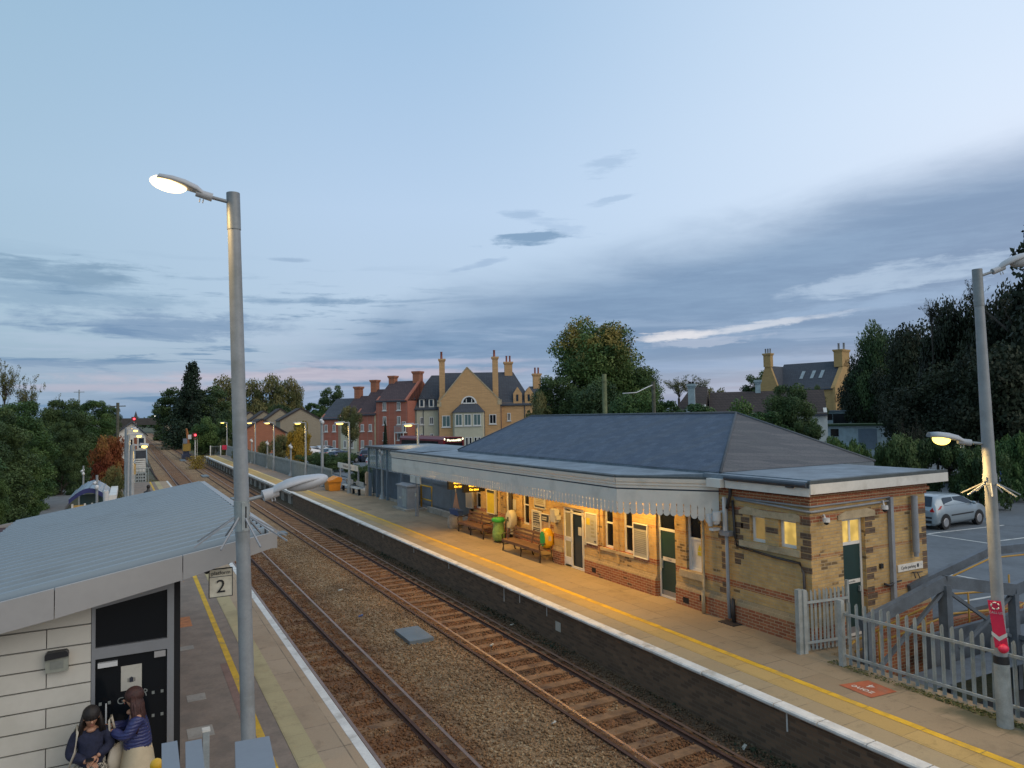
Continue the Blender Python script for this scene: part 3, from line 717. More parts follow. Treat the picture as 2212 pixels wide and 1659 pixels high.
pieces('access_cover', lid, 'concrete', p2, lambda x, y, z: y)
mk('orange_mark', bx(.95, 1.4, 19.9, 20.9, .9, .9188), mat('faded_orange', (.42, .16, .06), .9, var=.3, scale=6), p2)
rl = MB().box(1.70, 1.8405, 12.2, 16.5, .9, .9183)
mk('faded_line', rl, mat('faded_red_line', (.23, .14, .11), .9, var=.2), p2)

# tracks
def railmesh(x, y0, y1):
    mb = MB(); mb.prism([(x-.07, -.10), (x+.07, -.10), (x+.07, -.08), (x+.012, -.05), (x+.012, -.03), (x+.035, -.02), (x+.035, -.004), (x-.035, -.004), (x-.035, -.02), (x-.012, -.03), (x-.012, -.05), (x-.07, -.08)], 'y', y0, y1); return mb
sle = MB().box(-1.25, 1.25, -.125, .125, -.2, -.085)
sme = None
for nm, xl, xr, lab in (('railway_track', 3.92, 5.38, 'near railway track with rusty ballast beside the platform with the waiting room'), ('railway_track', 8.06, 9.52, 'far railway track alongside the brick station platform')):
    t = thing(nm, lab, 'railway track', ((xl+xr)/2, 40, -.1), 0, 'two running tracks')
    for x in (xl, xr):
        r = mk('rail', railmesh(x, -15, 420).xf(lambda a, b, z: (a-.5*max(0, (b-75)/100)**2 if xl < 5 else a-.25*max(0, (b-75)/100)**2, b, z)), 'rail_side', t)
        mk('rail_head', bx(x-.032, x+.032, -15, 420, -.006, .0), 'rail_top', r)
    cx = (xl+xr)/2
    for i in range(70):
        y = 6.2+i*.66
        if sme is None:
            o = mk('sleeper', sle, 'sleeper', t, False); sme = o.data
        else: o = link('sleeper', sme, t)
        o.location = (0, y-40, .1+random.uniform(-.008, .012)+(.012 if cx > 5 else -.012)); o.rotation_euler = (0, 0, random.uniform(-.01, .01))
    far = MB()
    for i in range(250):
        y = 6.2+(70+i)*.66; far.box(cx-1.25, cx+1.25, y-.125, y+.125, -.2, -.095)
    o = mk('sleeper', far, 'sleeper', t); o['kind'] = 'stuff'
# loose stones: real geometry over the near ballast
def stones():
    n = 46000; x = rng.uniform(3.4, 10.1, n); y = 6+rng.uniform(0, 1, n)**1.6*34
    keep = np.ones(n, bool)
    for r in (3.92, 5.38, 8.06, 9.52): keep &= abs(x-r) > .085
    insl = ((y-6.2) % .66 < .15) | ((y-6.2) % .66 > .51)
    inside = (abs(x-4.65) < .72) | (abs(x-8.79) < .72)
    keep &= ~(insl & inside & (rng.uniform(0, 1, n) > np.where(y > 15, .5, .12+.15*(np.sin(y*1.7+x)>0))*np.where(x < 6, 2.6, 1))); x, y = x[keep], y[keep]; n = len(x)
    s = rng.uniform(.018, .042, n)[:, None]; six = np.array([(1, 0, 0), (0, 1, 0), (-1, 0, 0), (0, -1, 0), (0, 0, 1), (0, 0, -1)], float)
    v = six[None]*(s[:, :, None])*rng.uniform(.6, 1.25, (n, 6, 1)); a = rng.uniform(0, 2*PI, n); c, d = np.cos(a)[:, None], np.sin(a)[:, None]
    v = np.stack([v[..., 0]*c-v[..., 1]*d, v[..., 0]*d+v[..., 1]*c, v[..., 2]*.8], -1)+np.stack([x, y, rng.uniform(-.10, -.075, n)+np.where((abs(x-4.65) < .8) | (abs(x-8.79) < .8), 0, .045)], -1)[:, None]
    tri = np.array([(0, 1, 4), (1, 2, 4), (2, 3, 4), (3, 0, 4), (1, 0, 5), (2, 1, 5), (3, 2, 5), (0, 3, 5)]); f = (tri[None]+6*np.arange(n)[:, None, None]).reshape(-1).astype('i')
    me = bpy.data.meshes.new('ballast_stones'); me.vertices.add(6*n); me.vertices.foreach_set('co', v.reshape(-1).astype('f')); me.loops.add(len(f)); me.loops.foreach_set('vertex_index', f)
    me.polygons.add(8*n); me.polygons.foreach_set('loop_start', np.arange(0, 24*n, 3, dtype='i')); me.polygons.foreach_set('loop_total', np.full(8*n, 3, 'i')); me.update(); me.validate()
    me.materials.append(M['stones']); o = link('ballast_stones', me); o['kind'] = 'stuff'; o['label'] = 'loose ballast stones lying around the rails'; o['category'] = 'gravel'
stones()
# flat covers between the tracks
def cover(x0, x1, y0, y1, lab, name='trough_cover'):
    solo(name, bx(x0, x1, y0, y1, -.10, .05), mat('grey_cover', (.15, .18, .20), .6, var=.12), lab, 'cover', 'covers between the tracks')
cover(6.66, 7.36, 18.45, 19.72, 'large square grey cover lying on the ballast between the two tracks')
cover(6.9, 7.4, 39.2, 40.2, 'small grey cover between the tracks beside the waiting room roof corner')
cover(6.9, 7.5, 58.5, 60, 'small grey cover between the tracks just behind the roof corner')
cover(6.9, 7.6, 84, 87, 'pale flat cover between the tracks near the far weeds')
cover(6.8, 7.6, 120, 124, 'farthest pale cover between the tracks before the bridge')
def litter(x, y, s, m, lab):
    solo('litter', MB().box(x-s, x+s, y-s*.6, y+s*.6, -.06, -.06+s*.7).xf(lambda a, b, z: (a+(z+.06)*.6, b+(a-x)*.5, z)), m, lab, 'litter', 'litter on the ballast')
litter(6.3, 21.9, .07, 'bluesign', 'small blue crumpled litter on the ballast near the grey cover')
litter(7.45, 12.35, .05, 'paper', 'white scrap of litter beside the inner rail of the far track')
litter(9.85, 18.6, .06, 'paper', 'white scrap of litter at the foot of the far platform wall')
litter(9.9, 9.7, .06, 'paper', 'white litter in the weeds below the far platform edge, nearest the camera')
litter(8.55, 17.3, .05, 'paper', 'tiny white scrap between the rails of the far track')
litter(6.6, 25.5, .08, 'paper', 'pale scrap of litter on the ballast, right of the leaning mast')
# weeds
def weeds(name, lab, x0, x1, y0, y1, n, h, m, z=-.1):
    x = rng.uniform(x0, x1, n); y = rng.uniform(y0, y1, n); k = rng.uniform(0, 1, n)**1.5*h; hh = np.sin(x*3.1+y*1.7)*.5+np.sin(x*1.3-y*.6)*.5+.6; k = k*np.clip(hh, .05, 1.3)
    me = leafmesh(name, np.stack([x, y, z+k], -1), np.tile([0, 0, 1.], (n, 1)), .07, m, jitter=1.2); o = link(name, me); o['kind'] = 'stuff'; o['label'] = lab; o['category'] = 'weeds'
weeds('weeds', 'low dark weeds at the foot of the far platform wall', 9.75, 10.12, 6, 40, 5000, .10, 'leafvd')
weeds('grass', 'rough grass beyond the platform ends', -1, 3, 69.5, 84, 7000, .25, 'leafol', -.1)
weeds('grass', 'rough grass and weeds beside the far end of the extension platform', 10.3, 16, 112, 175, 16000, .9, 'leafol', -.1)
weeds('weeds', 'moss and small weeds along the foot of the near palisade fence', 12.62, 12.85, 5.5, 10, 1600, .03, 'leafol', .905)
for (x, y, h) in ((7.6, 100, 1.6),):
    p = np.stack([rng.normal(x, .5, 1500), rng.normal(y, .8, 1500), rng.uniform(-.1, h, 1500)], -1); me = leafmesh('weed_clump', p, np.tile([0, 0, 1.], (1500, 1)), .16, 'leafy', 1.2)
    o = link('weed_clump', me); o['label'] = 'yellowish clump of weeds growing between the tracks'; o['category'] = 'weeds'; o['kind'] = 'stuff'
# painted zone mark on platform 1
z4 = solo('zone_mark', MB().quad((11.76, 9.08, .9235), (11.72, 8.39, .9235), (12.37, 8.33, .9235), (12.43, 8.94, .9235)), 'redlife', 'red painted patch reading zone 4 on the far platform', 'floor marking')
text('lettering', 'zone', .23, 'whiteline', z4, (11.93, 8.72, .926), (0, 1, 0), (-1, 0, 0), .0005); text('lettering', '4', .26, 'whiteline', z4, (12.2, 8.72, .926), (0, 1, 0), (-1, 0, 0), .0005)

# ================================================================ brick station building
sb = thing('station_building', 'brick station building with a slate hipped roof and white canopy on the far platform', 'station building', (15.8, 20, PZ))
FX, RX, EY = 13.15, 14.05, 10.73
front = [(15.16, 15.95, 0, 3.40), (14.15, 14.72, 1.88, 3.42), (11.11, 11.60, 2.97, 3.62), (12.0, 12.45, 2.97, 3.62), (17.04, 17.54, 1.9, 3.3), (18.0, 18.52, 1.9, 3.3), (19.6, 20.9, 0, 2.93)]
rec = [(24.85, 25.4, 1.68, 3.1), (27.6, 28.15, 1.75, 3.1), (29.3, 29.9, 1.85, 3.1)]
wl = MB(); wall(wl, 'x', FX, EY, 13.02, .7, 4.0, front, .32, -1); wall(wl, 'x', FX, 13.02, 21.5, .7, 4.45, front, .32, -1)
wall(wl, 'x', RX, 21.5, 30.4, .7, 4.45, rec, .32, -1)
wall(wl, 'y', EY, FX+.321, 17.33, .7, 4.0, [(14.21, 15.0, 0, 3.6)], .32, -1)
wall(wl, 'y', 21.5, FX+.321, RX+.32, .7, 4.4, [], -.3, -1)
wall(wl, 'y', 30.4, RX, 18.9, .7, 4.45, [], .3, 1); wall(wl, 'x', 17.33, EY+.321, 13.6, .7, 4.0, [], .3, 1); wall(wl, 'x', 18.9, 13.6, 30.4, .7, 4.45, [], .3, 1)
weld(mk('wall', wl, 'brick', sb))
# corbelled red brick cornice under the flat roof of the end block
cn = MB()
for k, (z0, z1, d) in enumerate(((4.0, 4.09, .03), (4.09, 4.17, .08), (4.17, 4.30, .045))):
    cn.box(FX-d, FX+.2, EY-d, 13.0, z0, z1); cn.box(FX+.2, 17.33+d, EY-d, EY+.2, z0, z1); cn.box(17.33-.2, 17.33+d, EY+.2, 13.6, z0, z1)
mk('cornice', cn, 'brick', sb)
mk('flat_roof', MB().box(12.93, 17.92, 10.52, 13.75, 4.30, 4.535).box(13.2, 17.75, 10.72, 13.4, 4.535, 4.555), 'felt', sb)
ef = MB().box(12.90, 17.94, 10.495, 10.56, 4.49, 4.56); mk('felt_edge', ef, 'feltdark', sb)
mk('fascia_board', MB().box(12.905, 17.935, 10.485, 10.518, 4.27, 4.488).box(12.90, 12.928, 10.52, 12.98, 4.22, 4.40).box(17.92, 17.94, 10.52, 13.7, 4.27, 4.488), 'white', sb)
gu = MB().cyl((12.86, 10.55, 4.47), (12.86, 12.95, 4.47), .055); gu.cyl((12.86, 10.9, 4.41), (12.86, 11.1, 4.41), .03)
mk('gutter', gu, 'lead', sb)
# hipped slate roof
e0, e1, y0, y1, ze, zr, ry0, ry1, xm = 13.12, 19.25, 13.35, 29.7, 4.565, 6.05, 15.75, 28.3, 16.2
hp = MB(); A_, B_, C_, D_ = (e0, y0, ze), (e1, y0, ze), (e1, y1, ze), (e0, y1, ze); R0, R1 = (xm, ry0, zr), (xm, ry1, zr)
hp.quad(A_, D_, R1, R0); hp.quad(C_, B_, R0, R1); hp.quad(D_, C_, R1); hp.quad(A_, B_, C_, D_)
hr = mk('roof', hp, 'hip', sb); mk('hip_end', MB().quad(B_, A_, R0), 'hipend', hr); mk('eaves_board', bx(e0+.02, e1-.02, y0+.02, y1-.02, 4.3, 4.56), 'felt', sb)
rd = MB().tube([R0, R1], .05, 8)
for a, b in ((A_, R0), (B_, R0), (C_, R1), (D_, R1)): rd.tube([a, b], .04, 8)
mk('ridge_tiles', rd, mat('ridge_tile', (.075, .088, .105), .85), hr)
# canopy: roof, cornice, valance with rounded boards
C0, C1, C2 = Vector((11.6, 34.45)), Vector((11.6, 15.66)), Vector((13.15, 13.46))
cr = MB(); ol = [(11.62, 34.4), (11.62, 15.68), (13.13, 13.5), (13.5, 13.5), (14.2, 34.4)]
zt = lambda x, y: 4.42+.11*min(1, max(0, (x-11.6)/1.7))+(.0 if y < 30 else 0)
n = len(ol); cr.add([(x, y, zt(x, y)) for x, y in ol]+[(x, y, 4.30) for x, y in ol], [tuple(range(n)), tuple(range(n, 2*n))[::-1]]+[(i, (i+1) % n, n+(i+1) % n, n+i) for i in range(n)])
cn_ = mk('canopy_roof', cr, 'felt', sb)
mk('canopy_end_roof', MB().add([(11.9, 31, 4.47), (14.9, 31, 4.52), (14.9, 34.3, 4.47), (11.9, 34.3, 4.43), (13.6, 32.4, 4.73)], [(0, 1, 4), (1, 2, 4), (2, 3, 4), (3, 0, 4)]), 'felt', sb)
def along(p, q, prof, mb):
    """profile rows (outward, z) swept from p to q in plan"""
    d = (q-p).normalized(); nn = Vector((-d.y, d.x)) if (Vector((-d.y, d.x)).dot(Vector((-1, -.3))) > 0) else Vector((d.y, -d.x)); k = len(prof)
    vs = [(p.x+nn.x*o, p.y+nn.y*o, z) for o, z in prof]+[(q.x+nn.x*o, q.y+nn.y*o, z) for o, z in prof]
    mb.add(vs, [(i, (i+1) % k, k+(i+1) % k, k+i) for i in range(k)]+[tuple(range(k))[::-1], tuple(range(k, 2*k))]); return d, nn
prof = [(0, 4.10), (.02, 4.10), (.02, 4.17), (.05, 4.19), (.05, 4.24), (.075, 4.27), (.09, 4.35), (.09, 4.375), (-.05, 4.375), (-.05, 4.10)]
cc = MB(); fe = MB(); gp = MB(); va = MB()
for p, q in ((C0, C1), (C1, C2)):
    d, nn = along(p, q, prof, cc); along(p, q, [(-.06, 4.378), (.10, 4.378), (.10, 4.425), (.03, 4.44), (-.06, 4.44)], fe)
    along(p, q, [(-.03, 4.06), (.012, 4.06), (.012, 4.098), (-.03, 4.098)], gp)
    L = (q-p).length; nb = round(L/.182); w = L/nb
    for i in range(nb):
        a = i*w; drop = 0.
        if p is C1 and i > nb-5: drop = -.045*(i-(nb-5))
        zb = 3.40+drop; zg = 3.72+drop*.6; g2 = .006
        # outline of one board: solid top, slot with two widenings, rounded foot
        pl = [(0, 4.058), (w, 4.058), (w, zg+.02), (w-g2, zg), (w-.016, zg-.03), (w-g2, zg-.06), (w-g2, zb+.16), (w-.016, zb+.13), (w-g2, zb+.10), (w-.004, zb+.07), (w*.86, zb+.03), (w*.68, zb+.006), (w*.5, zb),
              (w*.32, zb+.006), (w*.14, zb+.03), (.004, zb+.07), (g2, zb+.10), (.016, zb+.13), (g2, zb+.16), (g2, zg-.06), (.016, zg-.03), (g2, zg), (0, zg+.02)]
        k = len(pl); vs = [(p.x+d.x*(a+u)+nn.x*o, p.y+d.y*(a+u)+nn.y*o, z) for o in (.016, -.004) for u, z in pl]
        va.add(vs, [tuple(range(k)), tuple(range(k, 2*k))[::-1]]+[(j, (j+1) % k, k+(j+1) % k, k+j) for j in range(k)])
mk('canopy_cornice', cc, 'cream', sb); mk('canopy_felt_edge', fe, 'feltdark', sb); mk('canopy_dark_gap', gp, 'lead', sb); mk('valance', va, 'cream', sb)  # the gap is a thin dark strip between cornice and valance
mk('canopy_return', bx(12.78, 13.15, 13.02, 13.5, 4.22, 4.43), 'white', sb)
# steel brackets and soffit beams
br = MB()
for y in (16, 18.75, 21.5, 24.3, 27, 29.8, 32.5):
    x = FX if y < 21.5 else RX
    br.beam((11.7, y, 4.22), (x, y, 4.22), .07, .14); br.tube([(x-.03, y, 3.3), (x-.25, y, 3.75), (x-.75, y, 4.15)], .03, 6)
mk('canopy_brackets', br, 'cream', sb)
# doors and windows
def door(ax, c, u0, u1, zt_, ztr, side, lit=None, panel=''):
    """transom door; c = outer wall face, recess 0.1"""
    c2 = c+.10; f = mk('door_frame', frame(ax, c2, u0, u1, PZ, zt_, .06, .07, [('z', ztr+.03, .07)]), 'upvc', sb)
    l = mk('door', slab(ax, c2+.02, .04, u0+.06, u1-.06, PZ+.02, ztr-.005), 'green', sb)
    mk('kick_plate', slab(ax, c2+.012, .007, u0+.10, u1-.10, PZ+.03, PZ+.2), 'frame_al', l)
    mk('transom_window', slab(ax, c2+.03, .01, u0+.06, u1-.06, ztr+.066, zt_-.06), lit or 'glassd', f)
    m_ = (u0+u1)/2
    mk('door_sign', slab(ax, c2+.004, .008, u0+.15, u1-.08, 2.10, 2.19) if ax == 'y' else slab(ax, c2+.004, .008, u0+.08, u1-.15, 1.94, 2.05), 'white', l)
    return l, f
l, f = door('x', FX, 15.16, 15.95, 3.40, 2.78, -1); mk('handle', bx(FX+.07, FX+.115, 15.80, 15.86, 1.72, 1.98), 'galv', l); text('lettering', 'Toilet', .07, 'dkpaint', l, (FX+.1, 15.52, 1.995), (0, -1, 0), (0, 0, 1), .0005)
l, f = door('y', EY, 14.21, 15.0, 3.60, 2.99, -1, 'lit'); mk('handle', bx(14.84, 14.9, EY+.07, EY+.115, 1.9, 2.02), 'galv', l); text('lettering', 'Accessible', .06, 'dkpaint', l, (14.6, EY+.1, 2.145), (1, 0, 0), (0, 0, 1), .0005)
mk('glazing_bar', bx(14.56, 14.62, EY+.105, EY+.125, 3.06, 3.54), 'upvc', f)
def sash(ax, c, u0, u1, z0, z1, m='glassd', low=None, mid=True):
    c2 = c+.09; zm = (z0+z1)/2+.08; f = mk('window', frame(ax, c2, u0, u1, z0, z1, .072, .07, [('z', zm, .05)] if mid else ()), 'upvc', sb)
    if low: mk('pane', slab(ax, c2+.03, .01, u0+.06, u1-.06, zm+.025, z1-.06), m, f); mk('pane', slab(ax, c2+.03, .01, u0+.06, u1-.06, z0+.06, zm-.025), low, f)
    else: mk('pane', slab(ax, c2+.03, .01, u0+.06, u1-.06, z0+.06, z1-.06), m, f)
    return f
w3 = sash('x', FX, 14.15, 14.72, 1.88, 3.42, 'glassd', 'white')
wn = solo('warning_sign', bx(FX+.115, FX+.121, 14.22, 14.42, 2.28, 2.62), 'paper', 'yellow electrical warning triangle sheet on the window next to the green platform door', 'sign')
mk('warning_triangle', MB().prism([(14.235, 2.42), (14.405, 2.42), (14.32, 2.60)], 'x', FX+.108, FX+.114), 'yposter', wn)
mk('warning_text', bx(FX+.108, FX+.114, 14.235, 14.405, 2.30, 2.40), 'yposter', wn)
for u in ((11.11, 11.60), (12.0, 12.45)): sash('x', FX, u[0], u[1], 2.97, 3.62, 'lit' if u[0] < 11.5 else 'litw', mid=False)
for u in ((17.04, 17.54), (18.0, 18.52)): sash('x', FX, u[0], u[1], 1.9, 3.3)
for u in rec: sash('x', RX, *u)
# stone dressings
st = MB(); sd = lambda q: mk('stone_dressings', q, 'stonetrim', sb)
st.prism([(10.98, 3.60), (12.78, 3.60), (12.78, 3.68), (12.55, 3.80), (11.95, 3.74), (11.7, 3.74), (11.1, 3.78), (10.98, 3.72)], 'x', FX-.03, FX+.05); sd(st)
sd(bx(FX-.05, FX+.09, 11.0, 12.78, 2.82, 2.965))
sd(bx(FX-.09, FX+.09, 14.05, 14.93, 1.70, 1.875)); sd(bx(FX-.04, FX+.09, 16.95, 18.65, 1.80, 1.895))
st = MB(); st.prism([(14.05, 3.602), (15.36, 3.602), (15.36, 3.72), (15.1, 3.80), (14.3, 3.78), (14.05, 3.70)], 'y', EY-.03, EY+.05); sd(st)
pl = MB()
for a, b in ((10.70, 15.13), (15.98, 19.55), (20.95, 21.53)): pl.prism([(FX-.05, .86), (FX-.05, 1.36), (FX+.002, 1.5), (FX+.01, .86)], 'y', a, b)
pl.prism([(RX-.05, .86), (RX-.05, 1.36), (RX+.002, 1.5), (RX+.01, .86)], 'y', 21.52, 30.4)
for a, b in ((13.16, 14.17), (15.04, 17.37)): pl.prism([(EY-.05, .7), (EY-.05, 1.36), (EY+.002, 1.5), (EY+.01, .7)], 'x', a, b)
mk('plinth', pl, 'brick', sb)
qn = MB(); q3 = .003
for z0 in np.arange(2.35, 3.58, .15):
    L = .26 if int(z0*20) % 2 else .34
    qn.box(FX-q3, FX+.02, EY-q3, EY+L*.8, z0, z0+.13); qn.box(FX-q3, FX+.02, 12.78-.1*(L > .3), 12.98, z0, z0+.13)
    if random.random() < .2: continue
    if z0 > 2.95: qn.box(FX-q3, FX+.02, 11.62, 11.98, z0, z0+.13); qn.box(FX-q3, FX+.02, 12.47, 12.74, z0, z0+.13)
for z0 in np.arange(1.55, 3.6, .15): qn.box(15.01, 15.01+(.26 if int(z0*20+.1) % 2 else .36), EY-q3, EY+.02, z0, z0+.13); qn.box(17.15-(.1 if int(z0*20) % 2 else 0), 17.333, EY-q3, EY+.02, z0, z0+.13)
for z0 in np.arange(1.55, 3.6, .15): qn.box(FX-q3, FX+.02, 13.18, 13.42+(.1 if int(z0*20) % 2 else 0), z0, z0+.13)
qv = [qn.v[i:i+8] for i in range(0, len(qn.v), 8)]; qn.v = [p_ for b_ in qv if random.random() < .62 for p_ in b_]
pieces('dark_brick_quoin', qn, 'darkbrick', sb, lambda x, y, z: (x, y, z))
vt = MB()
for y, z in ((14.62, 1.0), (13.98, 1.18), (18.9, 1.02)): vt.box(FX-.056, FX-.04, y, y+.22, z, z+.15)
pieces('air_brick', vt, 'dark', sb, lambda x, y, z: y)
# pipes
pp = MB().tube([(FX-.11, 13.12, 3.95), (FX-.11, 13.12, 1.55), (FX-.11, 13.1, 1.0)], .045); mk('drainpipe', pp, 'greypipe', sb)
mk('hopper', MB().prism([(12.98, 3.02), (13.26, 3.02), (13.3, 3.14), (12.94, 3.14)], 'x', FX-.2, FX-.02), 'greypipe', sb)
mk('soil_pipe', MB().tube([(FX-.12, 12.93, 4.5), (FX-.12, 12.95, 4.05), (FX-.14, 13.05, 3.7)], .04), 'blackpipe', sb)
mk('black_drain', MB().tube([(FX-.1, 13.0, 1.5), (FX-.1, 12.98, .93)], .05).box(FX-.35, FX-.02, 12.75, 13.25, .9, .935), 'blackpipe', sb)
mk('drainpipe', MB().tube([(FX-.10, 14.02, 3.9), (FX-.10, 13.95, 3.1), (FX-.10, 13.98, 1.5), (FX-.13, 13.98, 1.5), (FX-.13, 13.98, .93)], [.035, .035, .035, .05, .05]), 'stonetrim', sb)
mk('conduit', MB().tube([(FX-.05, 12.85, 3.95), (FX-.05, 11.5, 3.9), (FX-.05, 10.68, 3.86), (13.2, EY-.05, 3.86), (15.3, EY-.05, 3.90), (15.85, EY-.05, 3.92), (15.88, EY-.05, 3.6), (15.88, EY-.05, 1.5)], .028).box(15.84, 15.95, EY-.1, EY-.01, 1.2, 4.0).tube([(FX-.04, 12.9, 3.98), (FX-.04, 10.7, 3.97), (13.15, EY-.04, 3.97), (15.88, EY-.04, 4.0)], .022), 'greypipe', sb)
mk('cable', MB().tube([(FX-.05, 12.95, 3.9), (FX-.05, 12.9, 3.0), (FX-.05, 12.85, 2.8), (FX-.05, 11.7, 2.72), (FX-.05, 11.0, 2.70), (FX-.05, 10.9, 2.5), (FX-.05, 10.88, 1.0)], .03), 'blackpipe', sb)
mk('cable', MB().tube([(15.93, EY-.07, 2.0), (15.7, EY-.08, 1.95), (15.55, EY-.06, 2.0)], .03).tube([(15.95, EY-.07, 2.0), (16.2, EY-.05, 2.0)], .02), 'blackpipe', sb); mk('wall_hook', MB().tube([(16.65, EY-.04, 2.14), (17.05, EY-.04, 2.10)], .012).tube([(16.7, EY-.04, 2.14), (16.68, EY-.1, 2.0)], .012).tube([(16.85, EY-.04, 2.12), (16.85, EY-.1, 1.98)], .012), 'blackpipe', sb)
mk('soil_pipe', MB().cyl((16.73, EY-.11, 2.62), (16.73, EY-.11, 3.98), .075).cyl((16.73, EY-.11, 2.52), (16.73, EY-.11, 2.62), .055), 'greypipe', sb)
mk('drainpipe', MB().tube([(RX-.08, 26.5, 4.1), (RX-.08, 26.5, .93)], .045), 'white', sb)
mk('drainpipe', MB().tube([(RX-.08, 26.25, 4.1), (RX-.08, 26.2, .93)], .09), 'blackpipe', sb)
pil = MB()
for y in (21.6, 21.95, 22.25, 26.7, 27.0, 26.85): pil.box(RX-.09, RX, y, y+.14, 1.5, 4.3)
for y in (18.75, 17.75): pil.box(FX-.035, FX, y-.05, y+.05, 1.5, 3.6)
pieces('brick_pilaster', pil, 'brick', sb, lambda x, y, z: round(y, 1))
# glazed entrance
en = mk('entrance_frame', MB().add(*[*(lambda m: (m.v, m.f))(frame('x', FX+.04, 19.6, 20.9, PZ, 2.93, .07, .08, [('u', 20.42, .09), ('z', 2.76, .05), ('u', 19.76, .05)]))]).box(FX+.04, FX+.11, 20.46, 20.83, PZ, PZ+.32).box(FX+.04, FX+.11, 20.46, 20.83, 1.78, 1.92), 'upvc', sb)
mk('pane', bx(FX+.07, FX+.08, 20.46, 20.83, 1.2, 2.72), 'litw', en)
mk('sliding_door', bx(FX+.075, FX+.085, 19.78, 20.38, PZ+.05, 2.72), 'glassb', en)
mk('door_notice', bx(FX+.064, FX+.07, 19.85, 20.05, 2.05, 2.32), 'paper', en)
mk('door_bar', bx(FX+.05, FX+.07, 20.30, 20.34, PZ+.1, 2.6), 'dark', en)
# canopy lamps
fl = MB()
for y in (15.9, 18.7, 22.3, 25.2, 28.3): fl.box(12.35, 12.5, y-.45, y+.45, 4.12, 4.17)
fx = mk('canopy_light', fl, emit('canopy_tube', (1., .68, .22), 3.), sb)
for y, pw in ((16.2, 46), (19.0, 44), (22.6, 40), (25.4, 44), (28.5, 38)): area('canopy_lamp', sb, (12.42, y, 4.05), pw*1.75, (1., .56, .13), .3, sy=.9)
area('entrance_lamp', sb, (13.0, 20.2, 3.6), 9, (1., .65, .2), .2)

# ---------------- things on and against the building
def board(lab, x, y0, y1, z0, z1, m, head=None, headm='dkpaint', art=None, d=.05, fr='upvc', gr=None):
    t = thing('poster_case', lab, 'poster', (x-.02, (y0+y1)/2, z0), 0, gr)
    mk('case_frame', frame('x', x-d, y0, y1, z0, z1, .03, d), fr, t); mk('sheet', bx(x-d+.015, x-.005, y0+.03, y1-.03, z0+.03, z1-.03), m, t)
    if head: mk('heading', bx(x-d+.008, x-d+.013, y0+.03, y1-.03, z1-.03-head, z1-.03), headm, t)
    return t
def lines(t, x, y0, y1, z0, z1, n, m='dkpaint', k=.6):
    mb = MB()
    for i in range(n):
        z = z1-(i+.5)*(z1-z0)/n; h = (z1-z0)/n*.28; mb.box(x, x+.004, y1-(y1-y0)*random.uniform(k, 1), y1, z-h, z+h)
    mk('print', mb, m, t)
t = board('framed departure poster with dark heading between the sash windows and the green door', FX, 16.29, 16.96, 1.87, 2.87, 'poster_grey', .13); lines(t, FX-.042, 16.36, 16.9, 2.0, 2.66, 12, mat('grey_print', (.25, .25, .23), .6), .95)
t = board('pale framed map poster directly right of the glazed entrance', FX, 18.8, 19.47, 1.9, 2.89, 'poster_grey'); mk('map_print', bx(FX-.042, FX-.036, 19.2, 19.4, 2.5, 2.72), 'yposter', t); lines(t, FX-.042, 18.9, 19.15, 2.1, 2.7, 5, mat('map_print', (.28, .27, .2), .6))
mk('map_print', bx(FX-.042, FX-.036, 18.88, 18.98, 1.98, 2.03), 'dkpaint', t)
t = board('white and navy track safety poster behind the right-hand bench', RX, 23.86, 24.55, 1.45, 2.36, 'paper'); lines(t, RX-.042, 23.92, 24.46, 1.86, 2.28, 5, k=.8); text('lettering', 'TRACK', .17, 'dkpaint', t, (RX-.04, 24.2, 1.80), (0, -1, 0), (0, 0, 1), .001); lines(t, RX-.042, 23.92, 24.46, 1.5, 1.7, 3, k=.9)
t = board('navy-headed poster with brown figure, left of the yellow cabinet', RX, 23.22, 23.84, 1.43, 2.30, 'poster_art', .27); mk('footer', bx(RX-.042, RX-.036, 23.25, 23.81, 1.46, 1.66), 'dkpaint', t); lines(t, RX-.046, 23.35, 23.76, 2.04, 2.2, 2, 'paper', .7)
t = board('cream notice with dark footer hanging above the track poster', RX, 23.5, 24.35, 2.46, 2.95, 'paper'); mk('footer', bx(RX-.042, RX-.036, 23.53, 24.32, 2.48, 2.56), 'dkpaint', t); lines(t, RX-.042, 23.62, 24.25, 2.62, 2.88, 4, mat('faint_print', (.3, .26, .18), .6), .9)
t = board('yellow timetable poster in a white frame above the left-hand bench', RX, 27.67, 28.45, 1.80, 2.85, 'yposter', .12, d=.12)
t = board('plain white framed sheet at the far left end of the station wall', RX, 30.05, 30.72, 1.80, 2.95, 'paper', d=.1)
sg = solo('cycle_parking_sign', bx(16.13, 17.1, EY-.03, EY-.003, 2.19, 2.36), 'white', 'white cycle parking sign on the end wall of the brick building', 'sign')
text('lettering', 'Cycle parking', .105, 'dkpaint', sg, (16.52, EY-.034, 2.275), (1, 0, 0), (0, 0, 1), .001); mk('symbol', bx(16.86, 16.93, EY-.036, EY-.031, 2.24, 2.32), 'dkpaint', sg); text('symbol', '>', .09, 'greypipe', sg, (17.02, EY-.034, 2.28), (1, 0, 0), (0, 0, 1), .001)
def domecam(lab, p, d, gr='dome cameras on the end wall'):
    t = thing('dome_camera', lab, 'camera', p, 0, gr); q = Vector(p)+Vector(d); mk('arm', MB().tube([p, (p[0]+d[0]*.5, p[1]+d[1]*.5, p[2]+.06), q], .02), 'cam', t)
    mk('housing', MB().cyl(q+Vector((0, 0, .06)), q-Vector((0, 0, .03)), .075, .08), 'cam', t); mk('lens', MB().ell(q-Vector((0, 0, .04)), .055), 'black', t)
